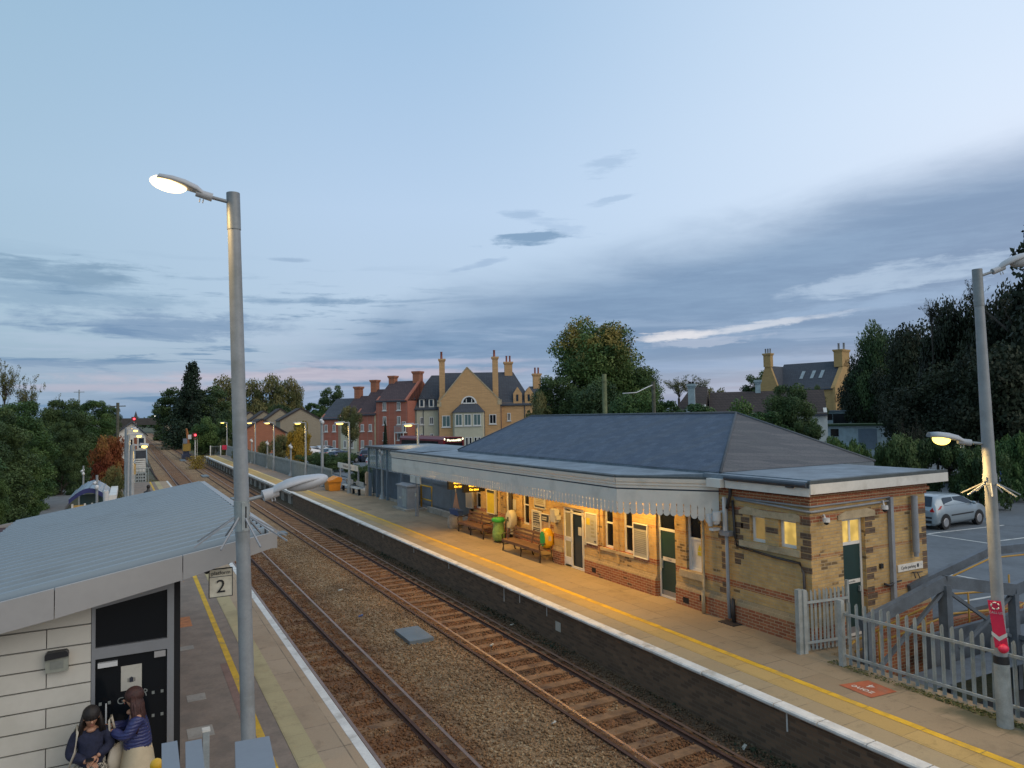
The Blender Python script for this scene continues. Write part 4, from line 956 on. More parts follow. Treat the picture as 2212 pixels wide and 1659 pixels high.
domecam('white dome camera left of the end door of the brick building', (13.5, EY-.02, 3.72), (-.02, -.14, -.06)); domecam('white dome camera right of the end door beside the conduit', (15.6, EY-.02, 3.88), (-.08, -.14, -.1))
for y, z, r, lab in ((13.42, 3.42, .11, 'white camera housing at the corner end of the canopy'), (13.2, 3.5, .13, 'larger white camera bracketed beside the drainpipe at the canopy end')):
    t = thing('wall_camera', lab, 'camera', (FX-.02, y, z), 0, 'cameras at the canopy corner'); mk('housing', MB().cyl((FX-.35, y, z-.1), (FX-.35, y, z+.12), r*.8, r*.8).cyl((FX-.35, y, z-.18), (FX-.35, y, z-.1), r*.5, r*.7), 'cam', t); mk('bracket', MB().beam((FX-.3, y, z+.1), (FX, y, z+.12), .04, .04), 'cam', t)
solo('floodlight', MB().box(FX-.42, FX-.2, 13.25, 13.4, 3.14, 3.2), 'cam', 'small flat white floodlight under the canopy end', 'light')
t = thing('help_point', 'small white pole-mounted cable box high on the corner pipe', 'box', (FX-.13, 13.12, 3.3)); mk('cable_cover', bx(FX-.2, FX-.14, 13.07, 13.15, 3.15, 3.98), 'cam', t)
solo('intercom', bx(15.46, 15.56, EY-.05, EY-.003, 2.36, 2.47), 'black', 'small black keypad right of the end door', 'keypad')
# AED cabinet: rounded yellow box with green face
t = thing('defibrillator_cabinet', 'round yellow defibrillator cabinet at the right end of the bench', 'cabinet', (13.4, 21.9, 1.7))
cb = MB().lathe((0, 0, 0), [(.0, .27, -.155), (.20, .27, -.155), (.245, .335, -.12), (.26, .36, -.02), (.26, .36, .1), (.245, .34, .155), (.001, .001, .16)], 24)
cb.xf(lambda x, y, z: (z, x, y)); cb.xf(lambda x, y, z: (x+13.0, y*.92+21.78, z+1.72)); mk('body', cb, 'yplastic', t)
mk('green_face', MB().prism([(21.78+.17*math.cos(a), 1.72+.26*math.sin(a)) for a in [i*PI/10 for i in range(20)]], 'x', 12.832, 12.85), 'gdecal', t)
mk('side_label', bx(12.95, 13.06, 21.535, 21.545, 1.66, 1.82), 'paper', t); mk('wall_bracket', bx(13.1, 13.3, 21.6, 21.9, 1.5, 1.9), 'yplastic', t)
solo('switch_box', MB().box(12.95, 13.14, 21.1, 21.42, 2.36, 2.80).box(12.97, 13.15, 21.02, 21.09, 2.45, 2.6), 'paper', 'cream electrical box high on the pier above the yellow cabinet', 'box')
solo('button_plate', bx(13.1, 13.145, 19.45, 19.55, 1.82, 2.02), 'paper', 'small white button plate right of the glazed entrance', 'switch')
# hand wash style round white unit, and small sign
t = thing('wall_unit', 'white rounded telephone hood on the wall between the bin and the bench', 'telephone hood', (13.6, 25.7, 1.6)); hd = MB().lathe((0, 0, 0), [(.25, .34, -.14), (.29, .38, -.06), (.29, .38, .10), (.26, .35, .14), (.001, .001, .145)], 22).xf(lambda x, y, z: (13.72+z, 25.75+x, 1.85+y)); mk('hood', hd, 'paper', t)
mk('phone', MB().box(13.55, 13.58, 25.72, 25.8, 1.78, 1.95), 'black', t); mk('leg', bx(13.68, 13.78, 25.7, 25.8, 1.25, 1.5), 'paper', t)
solo('small_sign', bx(RX-.03, RX-.003, 25.9, 26.2, 2.2, 2.62), 'paper', 'small white sign above the round white telephone hood', 'sign'); 
# departure screens
for k, (x, y) in enumerate(((12.9, 29.2), (12.9, 27.6))):
    t = thing('departure_screen', ('farther' if k == 0 else 'nearer')+' of the two amber departure screens hanging from the canopy', 'screen', (x, y, 2.9), 0, 'departure screens')
    mk('casing', bx(x-.5, x+.5, y-.1, y+.1, 2.86, 3.22), 'black', t); mk('hanger', bx(x-.03, x+.03, y-.03, y+.03, 3.22, 4.3), 'black', t)
    for j, s in enumerate(('Worcs  2', 'On time')): text('amber_text', s, .13, 'led', t, (x-.02, y-.106, 3.13-j*.16), (1, 0, 0), (0, 0, 1), .001)
    area('screen_glow', t, (x, y-.15, 3.0), .5, (1, .45, .05), .4, (PI/2, 0, 0))
# benches
def bench(x, y0, y1, lab):
    t = thing('bench', lab, 'bench', (x+.3, (y0+y1)/2, PZ), 0, 'wooden benches on the station platform')
    s = MB()
    for k in range(5): s.box(x+.02+k*.1, x+.10+k*.1, y0, y1, PZ+.42, PZ+.45)
    s.box(x-.01, x+.02, y0, y1, PZ+.35, PZ+.45); mk('seat', s, 'wood', t)
    b = MB()
    for z in (.56, .70, .84): b.beam((x+.54+(z-.56)*.2, y0, PZ+z), (x+.54+(z-.56)*.2, y1, PZ+z), .03, .085)
    for y in (y0+.04, (y0+y1)/2, y1-.04): b.beam((x+.5, y, PZ+.4), (x+.62, y, PZ+.92), .05, .05, (0, 1, 0))
    mk('backrest', b, 'wood', t)
    for y in (y0+.02, y1-.02, (y0+y1)/2):
        mk('leg', MB().tube([(x+.03, y, PZ), (x+.06, y, PZ+.2), (x+.03, y, PZ+.42)], [.03, .02, .03], 6).tube([(x+.58, y, PZ), (x+.5, y, PZ+.2), (x+.5, y, PZ+.42)], [.03, .02, .03], 6).beam((x+.03, y, PZ+.24), (x+.5, y, PZ+.24), .02, .03), 'iron', t)
    for y in (y0+.02, y1-.02):
        mk('armrest', MB().tube([(x+.03, y, PZ+.42), (x+.0, y, PZ+.58), (x+.05, y, PZ+.66), (x+.3, y, PZ+.64), (x+.56, y, PZ+.72)], .022, 6), 'iron', t)
bench(12.6, 21.6, 24.45, 'right-hand long dark wooden bench with iron arms beside the yellow cabinet'); bench(13.02, 27.0, 29.6, 'left-hand long dark wooden bench between the planter and the green bin')
t = thing('litter_bin', 'green-lidded hoop bin with a translucent green bag between the two benches', 'litter bin', (13.45, 25.95, PZ))
bg_ = MB().lathe((13.3, 26.1, PZ), [(.12, .04), (.2, .08), (.27, .25), (.26, .45), (.2, .7), (.22, .84)], 20); bg_.v = [(x+math.sin(z*31+y*9)*.012, y+math.sin(z*27+x*11)*.012, z) for x, y, z in bg_.v]; mk('bag', bg_, 'gbag', t)
mk('lid', MB().lathe((13.3, 26.1, PZ), [(.25, .83), (.27, .86), (.27, .97), (.22, 1.0)], 22), 'glid', t); mk('stand', MB().tube([(13.52, 25.95, PZ), (13.55, 25.9, PZ+.95)], .03).box(13.2, 13.6, 25.85, 26.3, PZ, PZ+.03), 'black', t)
# planter with boat ornament at the left end
t = thing('boat_planter', 'tub planter with a small blue boat and brown sail beyond the left bench', 'planter', (13.5, 30.6, PZ)); 
mk('tub', MB().lathe((13.3, 30.5, PZ), [(.30, 0), (.36, .2), (.34, .5), (.3, .55)], 16), 'concrete', t)
mk('hull', MB().prism([(-.16, 0), (.16, 0), (.28, .26), (-.28, .26)], 'y', -.5, .5).xf(lambda x, y, z: (13.4+x*(1-abs(y)*.9), 30.6+y, z+1.5)), 'bluesign', t); mk('stand', bx(13.35, 13.45, 30.4, 30.8, 1.4, 1.5), 'dark', t)
mk('sail', MB().prism([(30.2, 1.8), (30.95, 1.8), (30.6, 2.6)], 'x', 13.38, 13.4), mat('tan_sail', (.30, .2, .16), .8), t); mk('mast', MB().cyl((13.4, 30.65, 1.7), (13.4, 30.65, 2.7), .015), 'white', t)

# ---------------- beyond the canopy: cabinet, frame, fence, glazed cycle store
def palisade(name, lab, p, q, z0, h, step=.155, pw=.065, m='galv', posts=(), group=None, tops=.0):
    p, q = Vector(p), Vector(q); d = (q-p).normalized(); L = (q-p).length; nn = Vector((-d.y, d.x, 0)); t = thing(name, lab, 'fence', (p+q)/2, 0, group); t.location.z = z0; ROOT[t.name] = (Vector(((p.x+q.x)/2, (p.y+q.y)/2, z0)), 0.)
    n = int(L/step); mb = MB()
    for i in range(n+1):
        c = p+d*(i*step+random.uniform(-.006, .006)); a = d*(pw/2); lean = Vector((random.uniform(-.012, .012), random.uniform(-.012, .012), 0)); hh = h+random.uniform(-.012, .012)
        o = nn*.018
        # W-section pale
        xs = [(-1, 0), (-.45, 1), (0, .55), (.45, 1), (1, 0)]
        lo = [c+a*u+o*w for u, w in xs]; up = [v+lean for v in lo]; zt2 = [hh-.05, hh-.01, hh, hh-.01, hh-.05]
        vs = [(v.x, v.y, z0+.04) for v in lo]+[(v.x, v.y, z0+z) for v, z in zip(up, zt2)]; vs += [(v[0]-nn.x*.004, v[1]-nn.y*.004, v[2]) for v in vs]
        mb.add(vs, [(k, k+1, k+6, k+5) for k in range(4)]+[(k+10, k+15, k+16, k+11) for k in range(4)]+[(0, 5, 15, 10), (4, 14, 19, 9)])
    mk('pales', mb, m, t)
    for z in (.22, h-.25): mk('fence_rail', MB().beam((p.x-nn.x*.03, p.y-nn.y*.03, z0+z), (q.x-nn.x*.03, q.y-nn.y*.03, z0+z), .035, .05), m, t)
    for u in posts:
        c = p+d*u; mk('fence_post', MB().box(c.x-.05-nn.x*.06, c.x+.05-nn.x*.06, c.y-.05, c.y+.05, z0-.1, z0+h+.02), m, t)
    return t
palisade('palisade_fence', 'galvanised palisade fence running from the gate past the tall mast in the right foreground', (12.76, 9.72, 0), (13.1, 3.2, 0), PZ, 1.3, .165, .07, posts=(0.02, 3.0, 6.0))
gt = palisade('palisade_gate', 'short galvanised palisade gate standing open beside the corner of the brick building', (12.70, 10.60, 0), (13.86, 10.40, 0), PZ, 1.32, .105, .062, posts=(0,))
mk('gate_frame', MB().box(12.52, 12.66, 10.58, 10.68, .9, 2.27).box(13.84, 13.9, 10.38, 10.44, .95, 2.36), 'galv', gt); mk('latch', bx(13.6, 13.85, 10.38, 10.42, 1.62, 1.68), 'galv', gt)
# blue-grey mesh fence behind the platform
def panelfence(name, lab, p, q, z0, h, m, step=2.5, gap=.05):
    p, q = Vector(p), Vector(q); d = (q-p).normalized(); L = (q-p).length; t = thing(name, lab, 'fence', ((p.x+q.x)/2, (p.y+q.y)/2, z0)); n = int(L/gap); mb = MB()
    for i in range(n):
        c = p+d*i*gap; mb.beam((c.x, c.y, z0+.08), (c.x+.0, c.y, z0+h), .012, gap*.62, (1, 0, 0))
    mk('fence_panel', mb, m, t)
    for z in (.3, h-.2): mk('fence_rail', MB().beam((p.x+.04, p.y, z0+z), (q.x+.04, q.y, z0+z), .04, .05), m, t)
    for i in range(int(L/step)+1):
        c = p+d*i*step; mk('fence_post', bx(c.x-.04, c.x+.04, c.y-.04, c.y+.04, z0-.1, z0+h+.03), m, t)
    return t
M['bluefence'] = mat('blue_grey_fence', (.135, .185, .24), .6, .1, var=.12, scale=2); M['greyfence'] = mat('grey_steel_fence', (.24, .29, .31), .55, .25, var=.15, scale=3)
panelfence('mesh_fence', 'blue-grey slatted fence behind the cabinet and yellow frame, left of the station building', (14.55, 47.2, 0), (14.75, 30.8, 0), PZ, 1.72, 'bluefence', 2.6, .06)
solo('kerb_wall', MB().box(14.3, 14.5, 30.6, 36.6, PZ-.1, PZ+.28).box(14.3, 14.45, 37.3, 46.5, PZ-.1, PZ+.12), 'concrete', 'low pale concrete kerb at the foot of the blue-grey fence', 'kerb')
panelfence('palisade_fence', 'long blue-grey steel palisade fence behind the platform extension', (12.62, 113, 0), (13.15, 52.6, 0), PZ-.1, 1.55, 'greyfence', 2.75, .15)
t = thing('equipment_cabinet', 'tall grey equipment cabinet on a concrete base beside the yellow frame', 'cabinet', (13.9, 38.6, PZ)); mk('body', bx(13.5, 14.2, 37.6, 39.2, PZ+.1, 2.22), 'greypipe', t); mk('roof', MB().prism([(13.44, 2.22), (14.26, 2.22), (14.26, 2.28), (13.85, 2.36), (13.44, 2.28)], 'y', 37.52, 39.28), 'greypipe', t); mk('base', bx(13.3, 14.3, 37.3, 39.5, PZ-.05, PZ+.1), 'concrete', t); mk('vent', bx(13.49, 13.5, 38.5, 38.9, 1.5, 1.6), 'paper', t); mk('door', bx(13.485, 13.5, 37.7, 38.35, 1.1, 2.1), 'galv', t)
t = thing('hoop_frame', 'yellow painted tube frame standing right of the grey cabinet', 'frame', (14.3, 37.0, PZ)); mk('frame', MB().tube([(14.5, 38.0, PZ), (14.5, 38.0, 2.25), (14.5, 36.4, 2.25), (14.5, 36.4, PZ)], .055).tube([(14.5, 38.0, 1.5), (14.5, 36.4, 1.5)], .04), 'yplastic', t)
def cctv(x, y, h, lab, slim=.09, base=True, gr='camera posts along the far platform', q=1.):
    t = thing('camera_post', lab, 'camera post', (x, y, PZ), 0, gr); mk('post', MB().lathe((x, y, PZ), [(.25 if base else slim+.02, 0), (slim+.04, .25), (slim, .5), (slim*.9, h)], 12), 'pole', t)
    c = mk('camera', MB().cyl((x-.18*q, y-.08, PZ+h+.02), (x+.02, y+.08, PZ+h+.12), .09*q), 'cam', t); mk('dome', MB().ell((x, y-.2*q, PZ+h-.1), (.13*q, .13*q, .16*q)), 'cam', c); mk('bracket', MB().cyl((x, y, PZ+h), (x, y, PZ+h+.32), .04), 'pole', c); return t
cctv(14.2, 44.1, 3.05, 'white-headed camera post in front of the glazed screen, left of the canopy')
cctv(12.95, 67.1, 2.7, 'camera post beside the palisade fence, nearest of the four'); cctv(12.9, 79.4, 2.7, 'second camera post along the palisade fence'); cctv(12.85, 90.3, 2.7, 'third camera post, just behind the leaning mast')
t = cctv(13.05, 55.4, 5.0, 'taller pale camera post behind the yellow bin', .12)
# slim T-shaped sign post near the cabinet
t = thing('sign_post', 'slim grey post with a flat edge-on sign on top beside the cabinet', 'sign post', (13.22, 35.3, PZ)); mk('post', MB().cyl((13.22, 35.3, PZ), (13.22, 35.3, 3.0), .05).cyl((13.22, 35.3, PZ), (13.22, 35.3, PZ+.9), .09), 'greypipe', t); mk('sign', MB().box(13.19, 13.25, 34.7, 36.2, 2.62, 3.0), 'white', t); mk('label', bx(13.15, 13.17, 35.2, 35.4, 1.95, 2.1), 'paper', t)
# glazed cycle store at the canopy end
t = thing('cycle_shelter', 'glazed blue-grey cycle shelter with a flat dark roof at the left end of the canopy', 'cycle shelter', (16.5, 43.5, PZ))
fr = MB()
for x, y in ((14.2, 47.0), (14.2, 45.2), (14.2, 43.1), (17.8, 47.0), (17.8, 40.), (14.2, 40.5)): fr.box(x-.06, x+.06, y-.06, y+.06, PZ, 4.08)
pieces('post', fr, 'bluefence', t, lambda x, y, z: (x, y)); mk('rail', bx(14.15, 14.25, 43.1, 47.0, 2.78, 2.86), 'bluefence', t)
mk('roof', bx(14.0, 18.6, 38.5, 47.4, 4.10, 4.22), 'lead', t); gl = MB().box(14.19, 14.205, 40.5, 47, 2.86, 4.1).box(14.2, 17.8, 46.99, 47.0, 1.0, 4.1); 
gm, gg, gb = newmat('clear_screen'); gb.inputs['Base Color'].default_value = (.25, .36, .40, 1); gb.inputs['Roughness'].default_value = .15; gb.inputs['Alpha'].default_value = .35
mk('screen', gl, gm, t)
mk('rooflight', MB().add([(14.6, 36.5, 4.22), (18.4, 36.5, 4.23), (18.4, 46, 4.22), (14.6, 46, 4.22), (16.6, 40.5, 4.36)], [(0, 1, 4), (1, 2, 4), (2, 3, 4), (3, 0, 4)]), 'felt', t)
wp_ = thing('gate_post', 'weathered cream timber post with a purple edge and black latch at the fence end', 'post', (14.0, 46.7, PZ)); mk('post', MB().box(13.85, 14.15, 46.45, 46.75, .9, 2.42).box(13.9, 14.0, 46.5, 46.7, 2.42, 2.5), mat('cream_timber', (.45, .33, .24), .8, var=.2), wp_); mk('edge_board', bx(13.98, 14.16, 46.25, 46.4, .9, 2.44), 'bluefence', wp_); mk('latch', bx(13.82, 13.85, 46.4, 46.75, 1.6, 1.7), 'black', wp_)
# yellow grit bin, station nameboard and seats
t = thing('grit_bin', 'yellow-orange grit bin with a sloping lid at the end of the palisade fence', 'grit bin', (13.0, 51.6, PZ)); mk('body', MB().prism([(12.5, .93), (13.25, .93), (13.35, 1.55), (12.42, 1.55)], 'y', 50.9, 52.2), 'orange', t); mk('lid', MB().prism([(12.38, 1.55), (13.38, 1.55), (13.38, 1.85), (13.1, 1.92), (12.7, 1.72), (12.38, 1.66)], 'y', 50.82, 52.28), 'orange', t)
t = thing('name_board', 'white station name board on two grey posts behind the platform seats', 'sign', (13.8, 50.9, PZ))
for y in (53.2, 48.4): mk('post', bx(13.82, 13.92, y-.05, y+.05, PZ, 2.5), 'greypipe', t)
mk('board', MB().box(13.76, 13.81, 48.2, 53.5, 2.42, 2.8), 'white', t); text('lettering', 'Moreton-in-Marsh', .30, 'dkpaint', t, (13.755, 50.85, 2.61), (0, -1, 0), (0, 0, 1), .001); mk('lower_rail', bx(13.85, 13.88, 48.4, 53.2, 1.55, 1.62), 'greypipe', t)
for k, y in enumerate((50.3, 47.7)):
    t = thing('waiting_bench', ('left' if k == 0 else 'right')+' pale metal platform seat below the name board', 'seat', (13.6, y, PZ), 0, 'seats below the name board'); mk('seat', bx(13.3, 13.75, y-.9, y+.9, PZ+.42, PZ+.46), 'galv', t); mk('backrest', bx(13.76, 13.79, y-.9, y+.9, PZ+.55, PZ+.85), 'galv', t)
    for dy in (-.7, .7): mk('leg', bx(13.45, 13.6, y+dy-.04, y+dy+.04, PZ, PZ+.42), 'dark', t)

# ================================================================ platform 2: waiting room
wr = thing('waiting_room', 'cream-clad waiting room with a big ribbed metal roof in the left foreground', 'waiting room', (-1.5, 16, PZ))
rz_ = lambda x: 4.46+.172*(x-1.79)
FY, BY, WX, WY = 10.6, 22.0, .62, 11.1
# ribbed roof: ribs run across the building
nr = 28; rf = MB(); ys = []; 
for i in range(nr):
    y = FY+.03+(BY-FY-.06)*i/nr; w = (BY-FY-.06)/nr; ys += [(y, 0), (y+w*.55, 0), (y+w*.63, .085), (y+w*.86, .085)]
ys.append((BY-.03, 0)); xs = [(-9.0, -.9), (-2.72, 0), (1.74, 0)]
def rzz(x): return rz_(x) if x > -2.73 else rz_(-2.72)+.12*(-2.72-x)
k = len(ys); vs = [(x, y, rzz(x)+h) for x in (-9.0, -2.95) for y, h in ys]+[(x, y, rz_(x)+h) for x in (-2.55, 1.72) for y, h in ys]
rf.add(vs, [(j*k+i, j*k+i+1, (j+1)*k+i+1, (j+1)*k+i) for j in (0, 2) for i in range(k-1)])
TL = lambda q: q.xf(lambda x, y, z: (x, y, z-.0115*(y-FY)))
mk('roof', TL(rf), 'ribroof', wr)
mk('valley_gutter', TL(MB().quad((-2.95, FY+.1, rz_(-2.72)-.06), (-2.55, FY+.1, rz_(-2.72)-.06), (-2.55, BY, rz_(-2.72)-.06), (-2.95, BY, rz_(-2.72)-.06)).box(-2.98, -2.93, FY+.1, BY, 3.45, rz_(-2.95)+.07)), mat('maroon_gutter', (.06, .02, .02), .7), wr)
fa = MB()
def slant(x0, x1, y0_, y1_, h0, h1, top=.035): 
    fa.add([(x0, y0_, rz_(x0)+top), (x1, y0_, rz_(x1)+top), (x1, y0_, rz_(x1)-h1), (x0, y0_, rz_(x0)-h0), (x0, y1_, rz_(x0)+top), (x1, y1_, rz_(x1)+top), (x1, y1_, rz_(x1)-h1), (x0, y1_, rz_(x0)-h0)],
           [(0, 1, 2, 3), (7, 6, 5, 4), (0, 4, 5, 1), (1, 5, 6, 2), (2, 6, 7, 3), (3, 7, 4, 0)])
slant(-9, -.832, FY-.02, FY+.04, .36, .34); slant(-.822, .62, FY-.02, FY+.04, .34, .29); slant(.63, 1.80, FY-.02, FY+.04, .29, .18)
fa.add([(1.74, FY+.041, rz_(1.8)+.05), (1.86, FY+.041, rz_(1.8)+.05), (1.86, BY+.03, rz_(1.8)+.05), (1.74, BY+.03, rz_(1.8)+.05), (1.74, FY+.041, rz_(1.8)-.2), (1.86, FY+.041, rz_(1.8)-.2), (1.86, BY+.03, rz_(1.8)-.2), (1.74, BY+.03, rz_(1.8)-.2)], [(0, 1, 2, 3), (7, 6, 5, 4), (0, 4, 5, 1), (1, 5, 6, 2), (2, 6, 7, 3), (3, 7, 4, 0)])
slant(-9, 1.74, BY-.03, BY+.03, .3, .2, .04)
mk('fascia', TL(fa), 'fascia', wr)
mk('soffit', MB().add([(-9, FY+.04, rz_(-9)-.25), (1.74, FY+.04, rz_(1.74)-.19), (1.74, BY-.04, rz_(1.74)-.32), (-9, BY-.04, rz_(-9)-.38)], [(0, 1, 2, 3)]), 'fascia', wr)
# wall of cream panels with open joints
cl = MB(); z = PZ; r_ = 0
while z < 4.3:
    x = -.445; first = True
    while x > -8.5:
        L = .5 if (first and r_ % 2) else 1.0; x1 = x; x0 = x-L; first = False
        zt_ = min(z+.245, rz_(x0)-.12); 
        if zt_ > z+.03: cl.box(x0+.006, x1-.006, WY-.03, WY+.02, z+.006, zt_-.006)
        x = x0
    z += .2525; r_ += 1
cl.add([(-8.5, WY-.0295, 3.35), (-.451, WY-.0295, 3.66), (-.451, WY-.0295, rz_(-.45)-.2), (-8.5, WY-.0295, 3.4)], [(0, 1, 2, 3)]) if False else None
mk('cladding', cl, 'clad', wr)
mk('wall', MB().box(-8.5, -.45, WY+.02, WY+.25, PZ-.3, 3.3).prism([(-.45, 3.3), (-.45, rz_(-.45)-.2), (-8.5, rz_(-8.5)-.2), (-8.5, 3.3)][::-1], 'y', WY+.02, WY+.2), mat('joint_grey', (.24, .235, .225), .8), wr)  # plain grey backing that shows through the cladding joints
mk('side_wall', bx(.5, .6, WY+.08, 21.6, PZ, 3.92), 'frame_al', wr); mk('back_wall', bx(-8.5, .5, 21.4, 21.6, PZ, 2.3), 'frame_al', wr)
df = MB().box(-.445, -.40, WY-.03, WY+.06, PZ, 3.82).box(.46, .545, WY-.03, WY+.06, PZ, 3.9).box(-.40, .46, WY-.03, WY+.06, 2.955, 3.10).box(-.40, .46, WY-.03, WY+.06, PZ, PZ+.05)
df.add([(-.40, WY-.03, 3.62), (.46, WY-.03, 3.77), (.46, WY-.03, 3.95), (-.40, WY-.03, 3.95), (-.40, WY+.06, 3.62), (.46, WY+.06, 3.77), (.46, WY+.06, 3.95), (-.40, WY+.06, 3.95)], [(0, 1, 2, 3), (7, 6, 5, 4), (0, 4, 5, 1), (1, 5, 6, 2), (2, 6, 7, 3), (3, 7, 4, 0)])
mk('door_frame', df, 'frame_al', wr)
mk('corner_panel', bx(.547, .625, WY-.01, WY+.08, PZ, 3.86), 'dark', wr)
wn_ = mk('upper_window', MB().quad((-.40, WY+.02, 3.1), (.46, WY+.02, 3.1), (.46, WY+.02, 3.79), (-.40, WY+.02, 3.64)), 'glassd', wr)
refl = MB(); 
dg_ = mk('door', bx(-.395, .455, WY+.015, WY+.035, PZ+.05, 2.955), 'glassd', wr)
mk('door_closer', MB().box(-.37, -.14, WY-.06, WY-.0, 2.84, 2.90), 'cam', dg_); mk('door_closer', MB().box(.30, .44, WY-.03, WY-.0, 2.86, 2.94), 'fascia', dg_)
mk('door_pull', MB().box(-.28, -.262, WY-.05, WY-.03, 2.02, 2.36), 'cam', dg_)
M['etch'] = mat('etched_white', (.22, .24, .23), .6, var=.05)
sq = MB()
for x in (-.34, -.235, .29, .40):
    for z in (2.33, 2.02): sq.box(x-.017, x+.017, WY+.005, WY+.012, z+.03*(x > 0), z+.04+.03*(x > 0))
mk('etched_squares', sq, 'etch', dg_)
for ch, x, z, a in (('G', -.10, 2.34, .15), ('W', .02, 2.40, .1), ('R', .19, 2.40, -.35)): text('lettering', ch, .13, 'etch', dg_, (x, WY+.01, z), (math.cos(a), 0, math.sin(a)), (-math.sin(a), 0, math.cos(a)), .001)
mk('door_notice', bx(-.10, .15, WY+.006, WY+.011, 2.47, 2.80), 'paper', dg_); s_ = MB().box(.0, .05, WY, WY+.005, 2.575, 2.635).box(-.018, -.011, WY, WY+.005, 2.58, 2.63).box(.062, .069, WY, WY+.005, 2.58, 2.63).box(.015, .035, WY, WY+.005, 2.637, 2.645)
mk('luggage_symbol', s_, 'dkpaint', dg_)
t = thing('bulkhead_light', 'square bulkhead wall light with dark hood on the cream cladding', 'wall light', (-.83, 11.05, 2.9)); mk('housing', MB().prism([(-.95, 2.90), (-.70, 2.90), (-.695, 3.1), (-.72, 3.13), (-.93, 3.13), (-.955, 3.1)], 'y', WY-.12, WY-.03), mat('lamp_diffuser', (.26, .27, .23), .4), t); mk('hood', MB().prism([(-.955, 3.07), (-.695, 3.09), (-.695, 3.13), (-.72, 3.16), (-.93, 3.16), (-.955, 3.13)], 'y', WY-.16, WY-.03), 'black', t); mk('lens', bx(-.90, -.75, WY-.125, WY-.12, 2.94, 3.04), mat('lamp_lens', (.20, .21, .19), .3), t)
t = thing('platform_number_sign', 'square white sign reading platform 2 hanging from the roof edge', 'sign', (1.14, 11.0, 3.64)); 
mk('sign_box', bx(.985, 1.30, 10.98, 11.02, 3.59, 3.99), mat('cream_sign', (.74, .70, .57), .5), t); mk('edge', frame('y', 10.972, .985, 1.30, 3.59, 3.99, .008, .05), 'black', t); mk('divider', bx(.99, 1.295, 10.974, 10.98, 3.875, 3.882), 'dkpaint', t)
text('lettering', 'platform', .074, 'black', t, (1.142, 10.966, 3.932), (1, 0, .0), (0, 0, 1), .002); text('number', '2', .26, 'black', t, (1.142, 10.966, 3.735), (1, 0, 0), (0, 0, 1), .002); mk('hanger', MB().box(1.02, 1.04, 10.99, 11.01, 4.04, 4.3).box(1.24, 1.26, 10.99, 11.01, 4.04, 4.3), 'black', t)
solo('speaker', MB().ell((.96, 11.0, 4.0), (.05, .05, .07)), 'black', 'small black speaker under the roof beside the platform 2 sign', 'speaker')

# ---------------- leaning lighting masts
def lantern(parent, p, d, L, lit, power=0, wide=.16, m='lamp', roll=0.):
    """street lantern: neck, tapering housing on top, bowl below; p = fixing point on the pole, d = direction"""
    p = Vector(p); d = Vector(d).normalized(); up = Vector((0, 0, 1)); up = (up-d*up.dot(d)).normalized(); s = d.cross(up)
    R3 = Matrix((d, s, up)).transposed(); 
    def P(a, b, c_): return p+d*a+s*b+up*c_
    arm = mk('lamp_arm', MB().cyl(p, P(.22, 0, .0), .024, .024, 10), 'pole', parent)
    mk('lamp_neck', MB().cyl(P(.20, 0, 0), P(.40, 0, .01), .06*wide/.15, .055*wide/.15, 12).cyl(P(.3, .02, -.05), P(.3, .02, -.10), .008, n=6).cyl(P(.34, .02, -.05), P(.34, .02, -.10), .008, n=6), 'lampgrey', arm)
    mb = MB(); st_ = [(.30, .05, .045, 0), (.40, .10, .075, .03), (.55, .145, .085, .05), (.70, .15, .08, .06), (.85, .13, .065, .055), (L-.02, .07, .035, .04), (L+.03, .01, .01, .03)] ; n = 14; rows = []
    for a, w, h, c_ in st_: rows += [tuple(P(a, w*math.cos(2*PI*k/n)*wide/.16, c_+(h*math.sin(2*PI*k/n) if math.sin(2*PI*k/n) > 0 else h*.25*math.sin(2*PI*k/n)))) for k in range(n)]
    mb.add(rows, [(j*n+k, j*n+(k+1) % n, (j+1)*n+(k+1) % n, (j+1)*n+k) for j in range(len(st_)-1) for k in range(n)], True)
    mk('lamp_housing', mb, 'lampgrey', parent)
    b = MB().ell(P((.50+L)/2+.03, 0, .02), ((L-.50)/2+.02, .12*wide/.16, .10), 16, 10, R3); mk('lamp_bowl', b, m if lit else 'lampgrey', parent)
    if lit and power:
        q = P((.5+L)/2+.05, 0, -.12); o = area('lamp_light', parent, tuple(q), power, (1., .63, .22), .22); o.data.spread = PI
    return arm
def mast(lab, base, top, r0, r1, collar_z, sleeve):
    t = thing('lighting_mast', lab, 'lamp post', base, 0, 'two tall lighting masts'); b, e = Vector(base), Vector(top); ax_ = (e-b)/(e.z-b.z)
    C = lambda z: b+ax_*(z-b.z)
    n = 10
    mk('pole', MB().cyl(b, C(collar_z-.42), r0, r0*.97, n).cyl(C(collar_z-.42), C(collar_z+.1), r0*1.0, r0*1.0, n).cyl(C(collar_z+.1), C(top[2]-sleeve), r0*1.02, r1, n), 'pole', t)
    mk('top_sleeve', MB().cyl(C(top[2]-sleeve), e, r1*1.08, r1*1.06, 16), mat('mast_sleeve', (.24, .26, .27), .5, .3), t)
    return t, C
t, C = mast('tall leaning grey lighting mast in the left foreground with a lit lantern at its top', (1.39, 9.9, PZ), (1.18, 9.9, 9.11), .093, .081, 5.0, .49)
lantern(t, C(8.985)+Vector((-.06, 0, 0)), (-1, .02, .17), .90, True, 34, .14)
lantern(t, C(5.05)+Vector((.07, 0, 0)), (1, .05, .20), 1.05, False, 0, .19)
mk('collar', MB().cyl(C(4.66), C(5.05), .10, .10, 12).box(1.27, 1.31, 9.78, 9.81, 4.68, 5.03), 'galv', t)
mk('collar_slot', bx(1.312, 1.328, 9.785, 9.793, 4.70, 4.98), 'dark', t)
